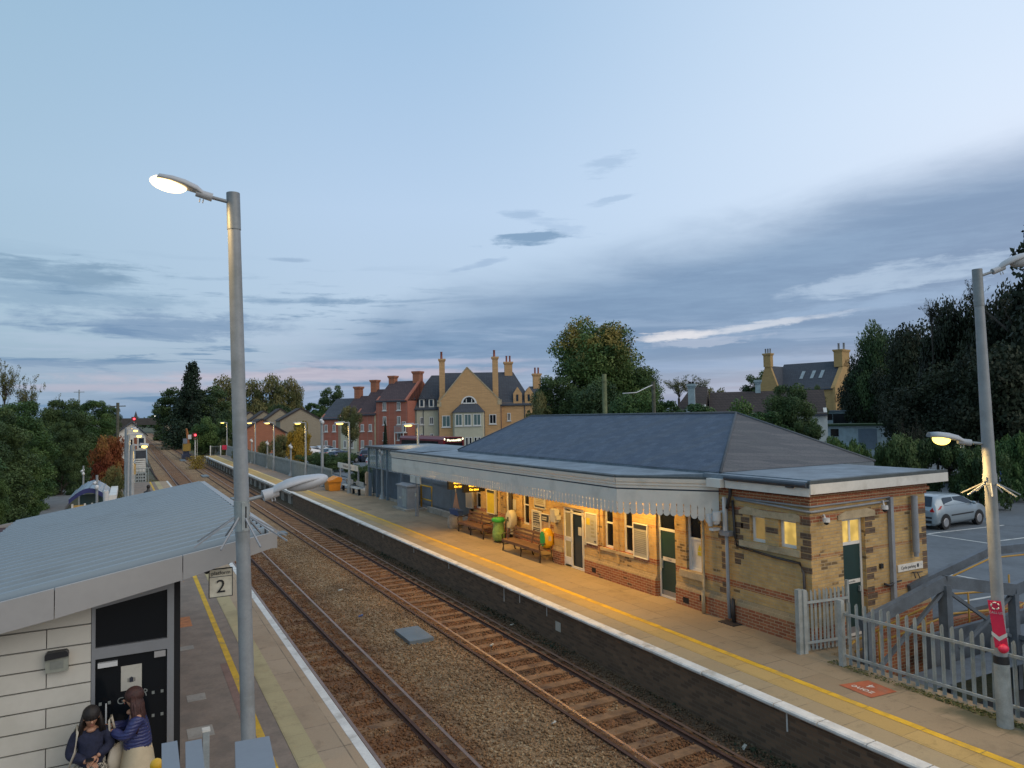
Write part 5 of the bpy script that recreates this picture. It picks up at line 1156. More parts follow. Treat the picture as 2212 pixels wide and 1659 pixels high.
sp = MB()
for i in range(8):
    a = 2*PI*(i+.3)/8; c0 = C(4.86); q = (c0.x+.09*math.cos(a), c0.y+.09*math.sin(a), 4.84); sp.beam(q, (c0.x+.60*math.cos(a), c0.y+.60*math.sin(a), 4.52), .018, .018)
mk('anti_climb_spikes', sp, 'greypipe', t)
t, C = mast('tall leaning grey mast at the right edge with a low lantern and a red sign', (12.52, 6.58, PZ), (12.4, 6.62, 8.39), .092, .072, 5.2, .62)
lantern(t, C(5.49)+Vector((-.05, .03, 0)), (-.78, .62, .10), .74, True, 60, .13, 'lampfar')
lantern(t, C(8.28)+Vector((.05, -.03, 0)), (.85, -.50, .32), .86, False, 0, .13)
mk('collar', MB().cyl(C(4.82), C(5.0), .10, .10, 12).box(12.34, 12.6, 6.6, 6.66, 4.88, 4.95), 'pole', t)
sp = MB()
for i in range(7):
    a = 2*PI*(i+.1)/7; c0 = C(4.9); sp.beam((c0.x+.07*math.cos(a), c0.y+.07*math.sin(a), 4.86), (c0.x+.42*math.cos(a), c0.y+.42*math.sin(a), 4.66), .02, .02)
mk('anti_climb_spikes', sp, 'pole', t)
mk('base_sleeve', MB().cyl((12.52, 6.58, PZ), C(1.95), .118, .112, 16), 'galv', t); mk('black_band', MB().cyl(C(1.93), C(2.05), .116, .108, 16), 'black', t)
# red helpline sign strapped to the right mast
_d = (Vector((0, 0, 0))-Vector((12.5, 6.6, 0))).normalized(); _s = Vector((-_d.y, _d.x, 0)); 
if _s.dot(_R) < 0: _s = -_s
hs = thing('helpline_sign', 'narrow pink-red helpline sign with a white ring emblem strapped to the right mast', 'sign', (12.35, 6.5, 2.15))
sc_ = Vector((12.5, 6.60, 0))+_d*.125
def SP(u, z, o=0.): return (sc_.x+_s.x*u+_d.x*o, sc_.y+_s.y*u+_d.y*o, z)
def sgn(u0, u1, z0, z1, o0, o1, sh=0.): 
    f = lambda z: -sh*(z-2.5)
    return MB().add([SP(u0+f(z0), z0, o0), SP(u1+f(z0), z0, o0), SP(u1+f(z1), z1, o0), SP(u0+f(z1), z1, o0), SP(u0+f(z0), z0, o1), SP(u1+f(z0), z0, o1), SP(u1+f(z1), z1, o1), SP(u0+f(z1), z1, o1)], [(0, 1, 2, 3), (7, 6, 5, 4), (0, 4, 5, 1), (1, 5, 6, 2), (2, 6, 7, 3), (3, 7, 4, 0)])
mk('panel', sgn(-.09, .09, 2.2, 2.95, 0, .008, .10), 'pinkred', hs); mk('foot', MB().ell(SP(.05, 2.2, 0), (.10, .07, .075)), 'pinkred', hs)
rg_ = MB(); 
for i in range(5):
    a0, a1 = 2*PI*i/5, 2*PI*(i+.72)/5; rg_.tube([SP(-.035+.055*math.cos(a), 2.87+.055*math.sin(a), .014) for a in (a0, (a0+a1)/2, a1)], .012, 6)
mk('ring_emblem', rg_, 'whiteline', hs)
text('lettering', 'CALL US', .05, 'whiteline', hs, SP(-.03, 2.76, .012), tuple(_s), (0, 0, 1), .001)
mk('white_arrow', MB().add([SP(-.10, 2.46, .012), SP(.0, 2.38, .012), SP(.11, 2.46, .012), SP(.11, 2.40, .012), SP(.0, 2.31, .012), SP(-.10, 2.40, .012)], [(0, 1, 4, 5), (1, 2, 3, 4)]), 'whiteline', hs)

# smaller platform lamps
def lamp(x, y, lab, z0=PZ, h=4.9, d=(-1, .1, -.05), L=.62, pw=14, r=.085, gr='lit lamps along the far platform', m='lampfar'):
    t = thing('platform_lamp', lab, 'lamp post', (x, y, z0), 0, gr); mk('post', MB().lathe((x, y, z0), [(r+.08, 0), (r+.06, .1), (r+.03, 1.1), (r, 1.15), (r*.8, h)], 12), 'pole', t)
    dd = Vector(d).normalized(); e = Vector((x, y, z0+h)); mk('lamp_head', MB().beam(e, e+dd*.35, .07, .06).add([tuple(e+dd*.3+Vector(q)) for q in ((0, -.1, -.02), (0, .1, -.02), (0, .1, .09), (0, -.1, .09))]+[tuple(e+dd*(.35+L)+Vector(q)) for q in ((0, -.15, -.02), (0, .15, -.02), (0, .08, .08), (0, -.08, .08))], [(0, 1, 2, 3), (7, 6, 5, 4), (0, 4, 5, 1), (1, 5, 6, 2), (2, 6, 7, 3), (3, 7, 4, 0)]), 'lampgrey', t)
    c_ = e+dd*(.35+L*.45)+Vector((0, 0, -.06)); mk('lamp_bowl', MB().ell(c_, (L*.40, .15, .07)), m, t)
    if pw: o = area('lamp_light', t, (c_.x, c_.y, c_.z-.14), pw, (1., .62, .18), .3)
    return t
for k, (x, y) in enumerate(((12.7, 114), (12.85, 87.5), (12.85, 75.3), (12.95, 60.8), (13.35, 48.8))):
    lamp(x, y, ('lit platform lamp at the far end of the extension, standing by the red warning board', 'lit platform lamp just right of the leaning mast, second from the far end', 'lit platform lamp in front of the red brick gable, middle of the row', 'lit platform lamp in front of the yellow autumn tree', 'lit platform lamp beside the station name board')[k], pw=40 if k else 30)
lamp(16.2, 42.9, 'lit lamp standing behind the canopy roof in front of the cream house', .7, 4.95, pw=20)
for k, (x, y, h) in enumerate(((.05, 35, 4.20), (-.10, 41, 4.55), (-.22, 49, 4.75), (-.30, 57, 4.8))):
    lamp(x, y, ('nearest', 'second', 'third', 'farthest')[k]+' of the close row of lit lamps on the near platform before the signal box', h=h, d=(1, .1, -.08), L=.30, pw=10, r=.10, gr='lit lamps in a row on the near platform')
for k, (x, y, h) in enumerate(((-1.05, 29.3, 3.0), (-2.2, 44.0, 2.6))):
    cctv(x, y, h, ('white camera post behind the blue-edged shelter', 'small white camera post in the shade of the red bush')[k], .05, gr='camera posts behind the near platform', q=.55)
# ---------------- shelter with arched roof
sh_ = thing('shelter', 'small lit waiting shelter with an arched grey roof and a purple-blue fascia', 'shelter', (-1.1, 30, PZ)); x0, x1, y0_, y1_ = -1.80, -.78, 29.5, 33.2; n = 12
arc = [(x0-.1+(x1-x0+.2)*i/n, 3.42+.36*math.sin(PI*i/n)) for i in range(n+1)]
mb = MB(); mb.add([(x, y, z) for y in (y0_-.15, y1_+.1) for x, z in arc]+[(x, y, z-.05) for y in (y0_-.15, y1_+.1) for x, z in arc], [(i, i+1, n+2+i, n+1+i) for i in range(n)]+[(2*n+2+i, 3*n+3+i, 3*n+4+i, 2*n+3+i) for i in range(n)], True)
for i in range(0, n+1, 2): mb.tube([(arc[i][0], y0_-.15, arc[i][1]+.012), (arc[i][0], y1_+.1, arc[i][1]+.012)], .018, 5)
mk('roof', mb, 'metalroof', sh_); mk('fascia', MB().prism([(x, z+.01) for x, z in arc]+[(x, z-.15) for x, z in arc[::-1]], 'y', y0_-.19, y0_-.155), 'bluepaint', sh_)
mk('side_trim', bx(x1+.1, x1+.34, y0_-.2, y1_+.1, 3.30, 3.50), 'white', sh_)
fr = MB()
for x in (x0, x0+.38, x0+.6, x0+.82, x1): fr.box(x-.03, x+.03, y0_-.03, y0_+.03, PZ, 3.25)
for y in (y1_,): fr.box(x0-.03, x0+.03, y-.03, y+.03, PZ, 3.25).box(x1-.03, x1+.03, y-.03, y+.03, PZ, 3.25)
mk('frame', fr, 'white', sh_); mk('back_panel', bx(x0, x1, y1_, y1_+.03, PZ, 3.25), 'glassc', sh_); mk('glass', bx(x0+.5, x1, y0_+.01, y0_+.02, 1.9, 3.0), 'glassb', sh_); mk('lit_panel', bx(x0+.03, x0+.42, y0_+.0, y0_+.01, PZ, 3.2), 'litw', sh_)
solo('post_box', MB().cyl((-.75, 28.6, PZ), (-.75, 28.6, 3.5), .09).cyl((-.75, 28.6, 3.5), (-.75, 28.6, 3.72), .095), 'cam', 'white capped post right in front of the arched shelter', 'post')
# ---------------- signal box beyond the platform end
sg_ = thing('signal_box', 'white gabled signal box with outside steps beyond the end of the near platform', 'signal box', (0, 85, -.1)); X0, X1, Y0, Y1 = -1.25, 1.36, 82, 92; xm_ = .1
mk('wall', MB().prism([(X0, -.1), (X1, -.1), (X1, 4.75), (xm_, 6.0), (X0, 4.95)], 'y', Y0, Y1), 'white', sg_)
mk('roof', MB().add([(xm_, Y0-.25, 6.15), (X1+.2, Y0-.25, 4.68), (X1+.2, Y1+.2, 4.68), (xm_, Y1+.2, 6.15), (X0-.25, Y0-.25, 4.80), (X0-.25, Y1+.2, 4.80)], [(0, 1, 2, 3), (0, 3, 5, 4)]).tube([(xm_, Y0-.25, 6.12), (X1+.2, Y0-.25, 4.66)], .06).tube([(xm_, Y0-.25, 6.12), (X0-.25, Y0-.25, 4.78)], .06).cyl((xm_, Y0-.2, 6.1), (xm_, Y0-.2, 6.5), .05, .02), 'slate', sg_)
w = mk('window', frame('y', Y0-.06, .62, 1.3, 3.35, 4.55, .1, .06), 'white', sg_); mk('pane', bx(.7, 1.2, Y0-.03, Y0-.01, 3.45, 4.45), 'glassb', w)
mk('door', bx(.30, .56, Y0-.05, Y0-.005, 3.3, 4.5), mat('rust_door', (.22, .07, .03), .6), sg_); w2 = mk('window', frame('y', Y0-.05, -.05, .22, 2.9, 4.4, .06, .05), 'white', sg_); mk('pane', bx(.0, .17, Y0-.03, Y0-.01, 2.95, 4.35), 'glassd', w2)
mk('dark_base', bx(.3, 1.37, Y0-1.0, Y0-.02, 2.3, 3.2), 'lead', sg_); mk('green_panel', bx(-.5, .1, Y0-.04, Y0-.01, .5, 3.0), mat('pale_green_panel', (.30, .38, .33), .6), sg_)
stp = MB(); 
for i in range(6): stp.box(.42, 1.32, Y0-4.2+i*.5, Y0-3.9+i*.5, 1.35+i*.19, 1.42+i*.19+.05)
mk('steps', stp, 'white', sg_); mk('handrail', MB().tube([(1.4, Y0-5, 1.2), (1.4, Y0-4.8, 2.2), (1.4, Y0-.6, 3.9), (1.4, Y0, 3.9)], .04).tube([(.36, Y0-5, 1.2), (.36, Y0-4.8, 2.2), (.36, Y0-.6, 3.9)], .04), 'galv', sg_)
stl = MB()
for r in range(4):
    for k in range(4): stl.box(.50+k*.2, .62+k*.2, Y0-5.02, Y0-4.99, -.0+r*.30+.1, .14+r*.30+.1)
mk('grille', bx(.36, 1.36, Y0-5., Y0-4.95, -.1, 1.3), 'galv', sg_); mk('grille_holes', stl, 'dark', sg_)
fe_ = thing('end_railing', 'thin pale railing along the end of the near platform below the signal box', 'railing', (.2, 69.3, PZ)); rm = MB()
for i in range(10): rm.cyl((-.8+i*.24, 69.3, PZ-.6), (-.8+i*.24, 69.3, 2.1), .025, n=6)
mk('rails', rm.beam((-.85, 69.3, 2.1), (1.5, 69.3, 2.1), .05, .05), 'galv', fe_)
solo('notice_board', bx(-.15, .35, 60, 60.08, 2.2, 3.0), 'litw', 'small lit notice on the lamp post row beside the signal box steps', 'sign')
# bench with seated figure near the end of platform 2
t = thing('bench', 'low red-brown bench on the near platform with a person sitting on it', 'bench', (1.1, 48.2, PZ)); mk('seat', bx(.42, 1.9, 48.0, 48.5, PZ+.4, PZ+.46), 'bench2', t); mk('side_board', bx(.44, 1.88, 48.0, 48.06, PZ+.05, PZ+.39), 'bench2', t)
for x in (.5, 1.75): mk('leg', bx(x, x+.08, 48.1, 48.45, PZ, PZ+.4), 'bench2', t)

# ---------------- people
def skin(V, E, rad, sub=2):
    me = bpy.data.meshes.new('t'); me.from_pydata([tuple(v) for v in V], E, []); o = bpy.data.objects.new('t', me); COL.objects.link(o)
    m = o.modifiers.new('s', 'SKIN'); m.use_smooth_shade = True; m.branch_smoothing = .6
    for i, r in enumerate(rad): me.skin_vertices[0].data[i].radius = (r, r) if not isinstance(r, tuple) else r
    me.skin_vertices[0].data[0].use_root = True
    if sub: mm = o.modifiers.new('u', 'SUBSURF'); mm.levels = sub; mm.render_levels = sub
    dg = bpy.context.evaluated_depsgraph_get(); dg.update(); e = o.evaluated_get(dg).to_mesh()
    vs = [tuple(v.co) for v in e.vertices]; fs = [tuple(p.vertices) for p in e.polygons]; bpy.data.objects.remove(o); return vs, fs
def chain(mb, pts, rad, sub=2):
    v, f = skin(pts, [(i, i+1) for i in range(len(pts)-1)], rad, sub); return mb.add(v, f, True)
def hand(mb, w, d, up, side):
    """palm and five fingers from wrist w, pointing d, back of the hand towards up"""
    w, d, up = Vector(w), Vector(d).normalized(), Vector(up).normalized(); s = d.cross(up).normalized()*side
    chain(mb, [w, w+d*.045, w+d*.085], [.026, .034, .034], 1)
    for k, (o, L) in enumerate(((-.027, .07), (-.009, .082), (.010, .076), (.027, .058))):
        b = w+d*.075+s*o; chain(mb, [b, b+d*L*.5-up*.008, b+d*L*.8-up*.03, b+d*L*.85-up*.05], [.0105, .0095, .0085, .007], 1)
    b = w+d*.02-s*.028; chain(mb, [b, b+d*.03-s*.03-up*.008, b+d*.06-s*.034-up*.02], [.012, .010, .008], 1)
def woman(name, lab, loc, rz, h, arms, headtilt, cloth, skirt, hairm, hairlen, side_hair=False):
    t = thing(name, lab, 'person', loc, rz, None); k = h/1.62
    V = lambda x, y, z: Vector((x*k, y*k, z*k))
    hx = headtilt   # how far the head leans forward
    (le, lw), (re, rw) = arms
    pts = [V(0, 0, .92), V(0, 0, 1.08), V(0, -.005, 1.24), V(0, -.01, 1.36), V(0, -.03, 1.42), V(0, -.03-hx*.3, 1.48), V(0, -.035-hx*.8, 1.54), V(0, -.03-hx, 1.60)]
    rad = [.135, .115, .125, .085, .05, .062, .088, .06]
    E = [(i, i+1) for i in range(7)]
    for sx, el_, wr_ in ((1, le, lw), (-1, re, rw)):
        i = len(pts); pts += [V(.155*sx, 0, 1.345), V(*el_), V(*wr_)]; rad += [.052, .04, .028]; E += [(3, i), (i, i+1), (i+1, i+2)]
        j = len(pts); pts += [V(.08*sx, 0, .86), V(.085*sx, -.01, .46), V(.085*sx, .01, .08), V(.085*sx, -.12, .03)]; rad += [.085, .055, .038, .035]; E += [(0, j), (j, j+1), (j+1, j+2), (j+2, j+3)]
    v, f = skin(pts, E, [r*k for r in rad]); mb = MB().add(v, f, True)
    hc = (pts[6]+pts[7])/2+V(0, -.0, -.005); f_ = (Vector((0, -1, -hx*5))).normalized()
    mb.ell(hc+f_*.085*k+Vector((0, 0, -.015)), (.014, .02, .018))        # nose
    for sx in (1, -1): mb.ell(hc+Vector((.084*sx*k, .01, -.01)), (.012, .02, .03))
    for sx, el_, wr_ in ((1, le, lw), (-1, re, rw)):
        dd = (V(*wr_)-V(*el_)).normalized(); hand(mb, V(*wr_), (dd+Vector((-.4*sx, -.3, 0))).normalized(), (0, -.2, 1), sx)
    b = mk('body', mb, 'skin', t, False)
    # face details
    fc = MB(); 
    for sx in (1, -1): fc.ell(hc+f_*.079*k+Vector((.032*sx, 0, .012)), (.013, .006, .007)); fc.ell(hc+f_*.080*k+Vector((.032*sx, 0, .032)), (.018, .006, .004))
    mk('eyes', fc, 'hair1', b, False); mk('mouth', MB().ell(hc+f_*.083*k+Vector((0, 0, -.048)), (.02, .006, .006)), mat('lips', (.3, .08, .07), .5), b, False)
    # jacket
    jp = [V(0, 0, .88), V(0, 0, 1.02), V(0, 0, 1.18), V(0, -.005, 1.33), V(0, -.015, 1.395)]; jr = [.19, .18, .18, .13, .085]; JE = [(i, i+1) for i in range(4)]
    for sx, el_, wr_ in ((1, le, lw), (-1, re, rw)):
        i = len(jp); w_ = V(*el_).lerp(V(*wr_), .92); jp += [V(.165*sx, 0, 1.335), V(*el_), V(*el_).lerp(V(*wr_), .55), w_]; jr += [.085, .075, .066, .05]; JE += [(3, i), (i, i+1), (i+1, i+2), (i+2, i+3)]
    v, f = skin(jp, JE, [r*k for r in jr]); mk('jacket', MB().add(v, f, True), cloth, t, False)
    mk('neckline', MB().ell(V(0, -.085, 1.385), (.055, .045, .03)), 'skin', t, False)
    n = 40; rows = []
    for z, r in ((.99, .165), (.85, .20), (.6, .24), (.32, .28)):
        rows += [((r+(.014*(1-(z-.3)) if i % 2 else 0))*math.cos(2*PI*i/n)*k, (r*.85+(.012 if i % 2 else 0))*math.sin(2*PI*i/n)*k, z*k) for i in range(n)]
    sk = MB().add(rows, [(j*n+i, j*n+(i+1) % n, (j+1)*n+(i+1) % n, (j+1)*n+i) for j in range(3) for i in range(n)], True); mk('skirt', sk, skirt, t, False)
    # hair
    hm = MB(); hm.ell(hc+Vector((0, .018, .022))-f_*.012, (.104*k, .112*k, .108*k), 20, 14)
    hm.ell(hc+Vector((0, .03, .05))+f_*.03, (.088*k, .08*k, .06*k), 16, 10)
    rgn = random.Random(3); cnt = 46
    for i in range(cnt):
        a = PI*(i/(cnt-1)); x = math.cos(a); y = math.sin(a)
        if hairlen > .4: spread = 1.32
        else: spread = 1.0
        p0 = hc+Vector((x*.085, y*.075+.01, .03)); p1 = hc+Vector((x*.115*spread, y*.11+.01, -.10)); p2 = hc+Vector((x*.13*spread+rgn.uniform(-.02, .02), y*.12+.02+rgn.uniform(-.01, .02), -.10-hairlen*.5)); p3 = hc+Vector((x*.10+rgn.uniform(-.03, .03), y*.11+.03, -.08-hairlen))
        if abs(x) > .9 and hairlen < .3: p3 = p2
        q_ = lambda s_: Vector((rgn.uniform(-s_, s_), rgn.uniform(-s_, s_), rgn.uniform(-s_, s_))); hm.tube([p0, p1+q_(.008), p2+q_(.014), p3+q_(.022)], [.022, .024, .02, .003], 5)
        if i % 2: hm.tube([p0+q_(.01), p1+q_(.02), p2+q_(.03), p3+q_(.04)], [.008, .009, .007, .001], 4)
    mk('hair', hm, hairm, t, False)
    for sx in (1, -1): mk('shoe', MB().ell(V(.085*sx, -.05, .035), (.045, .12, .04)), 'black', t, False)
    return t
w1 = woman('person', 'dark-haired person in a navy jumper looking down at a phone by the cream wall', (-.43, 10.62, PZ), .12, 1.56,
      (((.235, -.03, 1.12), (.06, -.20, 1.07)), ((-.235, -.03, 1.10), (-.05, -.22, 1.03))), .095, 'navy', 'print', 'hair1', .22)
w2 = woman('person', 'auburn-haired person in a quilted blue jacket and cream skirt by the black door', (.10, 10.66, PZ), -1.62, 1.66,
      (((.20, -.12, 1.14), (.05, -.30, 1.22)), ((-.20, -.10, 1.14), (-.05, -.32, 1.24))), .04, 'puffer', 'skirt', 'hair2', .42)
solo('phone', MB().box(-.47, -.38, 10.32, 10.39, 1.945, 1.96), 'black', 'dark phone in the hands of the person in navy', 'phone')
solo('phone', MB().box(-.28, -.20, 10.63, 10.70, 2.195, 2.21), 'galv', 'silver phone held up by the person in the blue jacket', 'phone')
def tote(lab, c, rz, strap):
    t = thing('bag', lab, 'bag', c, rz); mb = MB().lathe((0, 0, 0), [(.07, .03, -.20), (.14, .05, -.18), (.17, .06, -.02), (.13, .04, .10), (.10, .015, .12)], 18); mk('bag_body', mb, 'bag', t, False)
    mk('strap', MB().tube([Vector(p)-Vector(c) for p in strap], .014, 6).xf(lambda x, y, z: (x*math.cos(-rz)-y*math.sin(-rz), x*math.sin(-rz)+y*math.cos(-rz), z)), 'bag', t, False); return t
tote('cream shoulder bag hanging at the side of the person in navy', (-.70, 10.50, 1.72), .3, [(-.66, 10.5, 1.84), (-.585, 10.42, 2.05), (-.565, 10.46, 2.26), (-.575, 10.6, 2.31), (-.66, 10.66, 2.1)])
tote('cream bag held between the two people', (-.13, 10.72, 1.82), .9, [(-.15, 10.7, 1.92), (-.22, 10.6, 2.1), (-.225, 10.58, 2.3), (-.20, 10.66, 2.34), (-.14, 10.75, 2.0)])
# seated person far down platform 2, seen from behind
t = thing('person', 'distant person in dark clothes sitting on the red-brown bench on the near platform', 'person', (.95, 48.2, PZ)); v, f = skin([(0, 0, .5), (0, 0, .75), (0, .03, .98), (0, .06, 1.12), (0, .08, 1.22), (.17, .05, .98), (.2, .2, .75), (.1, .38, .7), (-.17, .05, .98), (-.2, .2, .75), (-.1, .38, .7), (.1, .2, .48), (.1, .45, .46), (.1, .47, .08), (-.1, .2, .48), (-.1, .45, .46), (-.1, .47, .08)],
    [(0, 1), (1, 2), (2, 3), (3, 4), (2, 5), (5, 6), (6, 7), (2, 8), (8, 9), (9, 10), (0, 11), (11, 12), (12, 13), (0, 14), (14, 15), (15, 16)], [.16, .16, .15, .055, .10, .07, .05, .035, .07, .05, .035, .09, .065, .05, .09, .065, .05]); bd = mk('body', MB().add(v, f, True), 'black', t, False); mk('hair', MB().ell((0, .07, 1.27), (.10, .11, .13)), 'hair1', t, False)
t2_ = solo('bag', MB().box(.98, 1.1, 47.85, 47.97, PZ+.2, PZ+.62), 'paper', 'pale bag beside the seated distant person', 'bag')

# ---------------- footbridge handrail ends nearest the camera
def newel(lab, px, py, py2, w, D):
    a, b = at(px, py, D=D), at(px+(14 if w < .18 else 30), py2, D=D*.62); t = thing('handrail_end', lab, 'handrail', (a.x, a.y, a.z-.6), 0, 'footbridge handrail ends'); mb = MB().beam(a, b, w, w*.8); mk('rail_box', mb, M['railblue'], t)
    return t
M['railblue'] = mat('pale_blue_steel', (.20, .225, .26), .45, .1, var=.06, scale=3)
newel('leftmost pale blue steel handrail end at the bottom edge, below the waiting room door', 366, 1616, 1860, .10, 5.0); newel('middle pale blue steel handrail end at the bottom edge', 418, 1613, 1860, .105, 5.0)
newel('widest grey steel handrail box at the bottom edge, under the leaning mast', 545, 1626, 1900, .21, 4.6)
solo('yellow_knob', MB().ell(at(338, 1652, D=5.2), .045), 'yplastic', 'small yellow tube end at the bottom edge below the person in blue', 'tube')
t = thing('platform_rail', 'short mossy railing post with a pale cap beside the waiting room corner', 'railing', (.95, 11.6, PZ)); mk('post', MB().box(.88, .96, 10.6, 10.68, .92, 1.9), 'galv', t); mk('cap', MB().box(.87, .97, 10.59, 10.69, 1.9, 1.93), 'white', t)

# ---------------- steel ramp structure with yellow handrails behind the palisade
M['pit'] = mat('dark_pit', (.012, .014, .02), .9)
rp = thing('access_ramp', 'blue-grey steel ramp structure with yellow handrails behind the palisade fence', 'ramp', (16.5, 9, .5))
ch = [(13.35, 9.72, 1.62), (15.6, 9.3, 2.32), (17.5, 8.9, 1.98), (20.2, 8.9, 2.25)]
tb = MB()
for a, b in zip(ch, ch[1:]): tb.beam(a, b, .14, .26)
mk('top_chord', tb, 'trussblue', rp)
mk('top_chord', MB().beam((16.5, 10.7, 1.75), (19.4, 10.4, 2.4), .12, .20).beam((19.4, 10.4, 2.4), (21.5, 9.9, 2.45), .12, .20), 'trussblue', rp)
mk('post', bx(15.5, 15.7, 9.2, 9.4, -.2, 2.25), 'trussblue', rp); mk('post', bx(17.42, 17.58, 8.82, 8.98, -.2, 1.9), 'trussblue', rp)
mk('diagonal', MB().beam((15.65, 9.28, 2.12), (17.4, 8.95, .95), .07, .07).beam((15.9, 9.2, .85), (17.45, 8.92, 1.85), .07, .07).beam((13.6, 9.65, .6), (15.5, 9.3, 2.1), .07, .07), 'trussblue', rp)
mk('post', bx(13.4, 13.55, 9.6, 9.75, -.2, 1.7), 'trussblue', rp)
yr = MB()
for dy, dz in ((0, 0), (0, -.45)):
    yr.tube([(13.9, 10.3, 1.05+dz*.5), (16.9, 9.9, 1.75+dz), (19.0, 9.6, 1.65+dz), (21, 9.4, 2.2+dz)], .026, 8)
    if dz == 0: yr.tube([(16.4, 10.4, 1.75), (19.3, 10.3, 2.25), (22, 9.8, 2.25)], .022, 8)
    yr.tube([(17.2, 8.5, .85+dz), (21.5, 8.6, 1.75+dz)], .02, 8)
for x in (14.5, 15.9, 17.3, 18.7): yr.tube([(x, 10.2-.13*(x-14), .35), (x, 10.2-.13*(x-14), 1.1+(x-14)*.2)], .02, 6)
yr.tube([(13.9, 10.3, 1.05), (13.75, 10.32, .98), (13.75, 10.32, .6), (13.95, 10.3, .52)], .03, 8)
mk('handrail', yr, 'yellowrail', rp)
mk('deck', MB().add([(13.2, 9.0, .35), (13.2, 9.7, .35), (20.5, 8.9, .75), (20.5, 8.0, .75)], [(0, 1, 2, 3)]).box(15.5, 20, 9.6, 9.7, .3, 1.1).box(17.5, 22, 8.2, 9.2, .9, 1.0), 'trussblue', rp)
mk('low_wall', bx(14.3, 20.5, 10.2, 10.35, -.3, 1.0), 'brick', rp)
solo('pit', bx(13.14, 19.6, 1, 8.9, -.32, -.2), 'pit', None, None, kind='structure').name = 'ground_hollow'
# litter-like bright specks on the ramp

# ================================================================ trees and hedges
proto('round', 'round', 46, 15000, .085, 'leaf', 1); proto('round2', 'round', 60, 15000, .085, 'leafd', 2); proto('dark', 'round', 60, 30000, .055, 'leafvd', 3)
proto('conifer', 'conifer', 150, 16000, .055, 'conif', 4); proto('conidark', 'conifer', 120, 16000, .06, 'leafvd', 5)
proto('olive', 'round', 40, 9000, .085, 'leafol', 6); twigtree('sparse', 'leafol', 26, 2600, .055, 7); twigtree('sparsed', 'leafvd', 30, 3600, .05, 8)
proto('turn', 'round', 96, 36000, .052, 'leafs', 9, .06); proto('red', 'round', 46, 15000, .075, 'leafr', 10, .2); proto('yellow', 'round', 40, 12000, .08, 'leafy', 11)
proto('poplar', 'round', 50, 7200, .085, 'leafol', 12, .1); proto('hedge', 'hedge', 70, 20000, .07, 'leaf', 13, .3); proto('hedged', 'hedge', 70, 20000, .07, 'leafd', 14, .3); proto('hedgeo', 'hedge', 60, 12000, .09, 'leafol', 15, .3)
proto('thick', 'round', 90, 34000, .055, 'leaf', 16, .25); proto('thickd', 'round', 90, 34000, .055, 'leafd', 17, .25)
proto('thick_t', 'tall', 110, 50000, .06, 'leaf', 18, .2); proto('thickd_t', 'tall', 110, 50000, .06, 'leafd', 19, .2); proto('dark_t', 'tall', 120, 46000, .065, 'leafvd', 20, .2); proto('round_t', 'tall', 70, 22000, .085, 'leaf', 21, .15); proto('round2_t', 'tall', 70, 22000, .085, 'leafd', 22, .15)
def T(key, name, lab, px, ptop, D, rpx, gz=-.3, trunk=None, grp=None, cat='tree', ry=None, low=None):
    if grp is not None and cat == 'tree' and key != 'poplar' and D < 100: rpx *= 1.32
    a = at(px, ptop, D=D); R = rpx*D/1530; H = a.z-gz; 
    if grp == g1: a.x = min(a.x, -4.9+max(0, D-50)*.085-R*.95)
    tr = (H-R*2.1 if trunk is None else trunk); tr = max(.0, tr)
    if low is not None: tr = at(px, low, D=D).z-gz
    return tree(key, name, lab, cat, (a.x, a.y, gz), R, H-tr, tr, grp, Ry=None if ry is None else ry)
g1 = 'trees of the thicket left of the path'
for i, (k, px, pt, D, r, lab) in enumerate((
    ('thick', 5, 882, 29, 95, 'bushy green tree at the left edge of the thicket, under the bare twigs'), ('thickd', 62, 868, 40, 62, 'rounded green tree top second from the left in the thicket'),
    ('thick', 118, 862, 52, 52, 'bright green tree in the middle of the thicket skyline'), ('thickd', 172, 857, 68, 42, 'brownish green domed tree on the thicket skyline by the thin pole'),
    ('thick', 215, 862, 88, 34, 'rightmost green tree of the thicket beside the telegraph pole'), ('thickd', 0, 950, 23, 110, 'dark bushy mass low at the left edge of the picture'),
    ('thickd', 88, 915, 33, 60, 'dark green bush in front of the thicket beside the path'), ('thick', 150, 925, 46, 40, 'lighter green bush overhanging the path'),
    ('thickd', 238, 872, 118, 26, 'dark tree closing the far end of the path behind the telegraph pole'), ('thickd', 190, 905, 62, 34, 'dark bush between the path and the red tree'), ('thickd', -30, 1040, 18, 110, 'lowest dark bush at the left edge, right above the grey roof'), ('thickd', 45, 1020, 24, 62, 'dark bush touching the near end of the path'), ('thick', 110, 975, 33, 44, 'mid green bush halfway along the left side of the path'))):
    T(k, 'tree' if pt < 900 else 'bush', lab, px, pt, D, r, trunk=0, grp=g1, cat='tree' if pt < 900 else 'bush')
for px, pt, D, r, lab in ((12, 762, 62, 26, 'thin tall twiggy tree with few leaves at the left edge of the frame'), (62, 800, 64, 26, 'sparse twiggy tree top above the thicket, right of the tallest one'), (122, 842, 70, 12, 'small sparse tree top poking from the thicket near the thin pole')):
    a = at(px, pt, D=D); tree('sparse', 'twiggy_tree', lab, 'tree', (a.x, a.y, -.3), r*D/1530*1.5, 5.2, a.z+.3-5.2)
T('red', 'autumn_tree', 'red and orange autumn tree between the path and the lamp row', 233, 915, 55, 36, trunk=0); T('olive', 'bush', 'orange-green bush at the foot of the red autumn tree', 248, 1000, 46, 24, trunk=0, cat='bush')
g2 = 'trees behind the far end of the tracks'
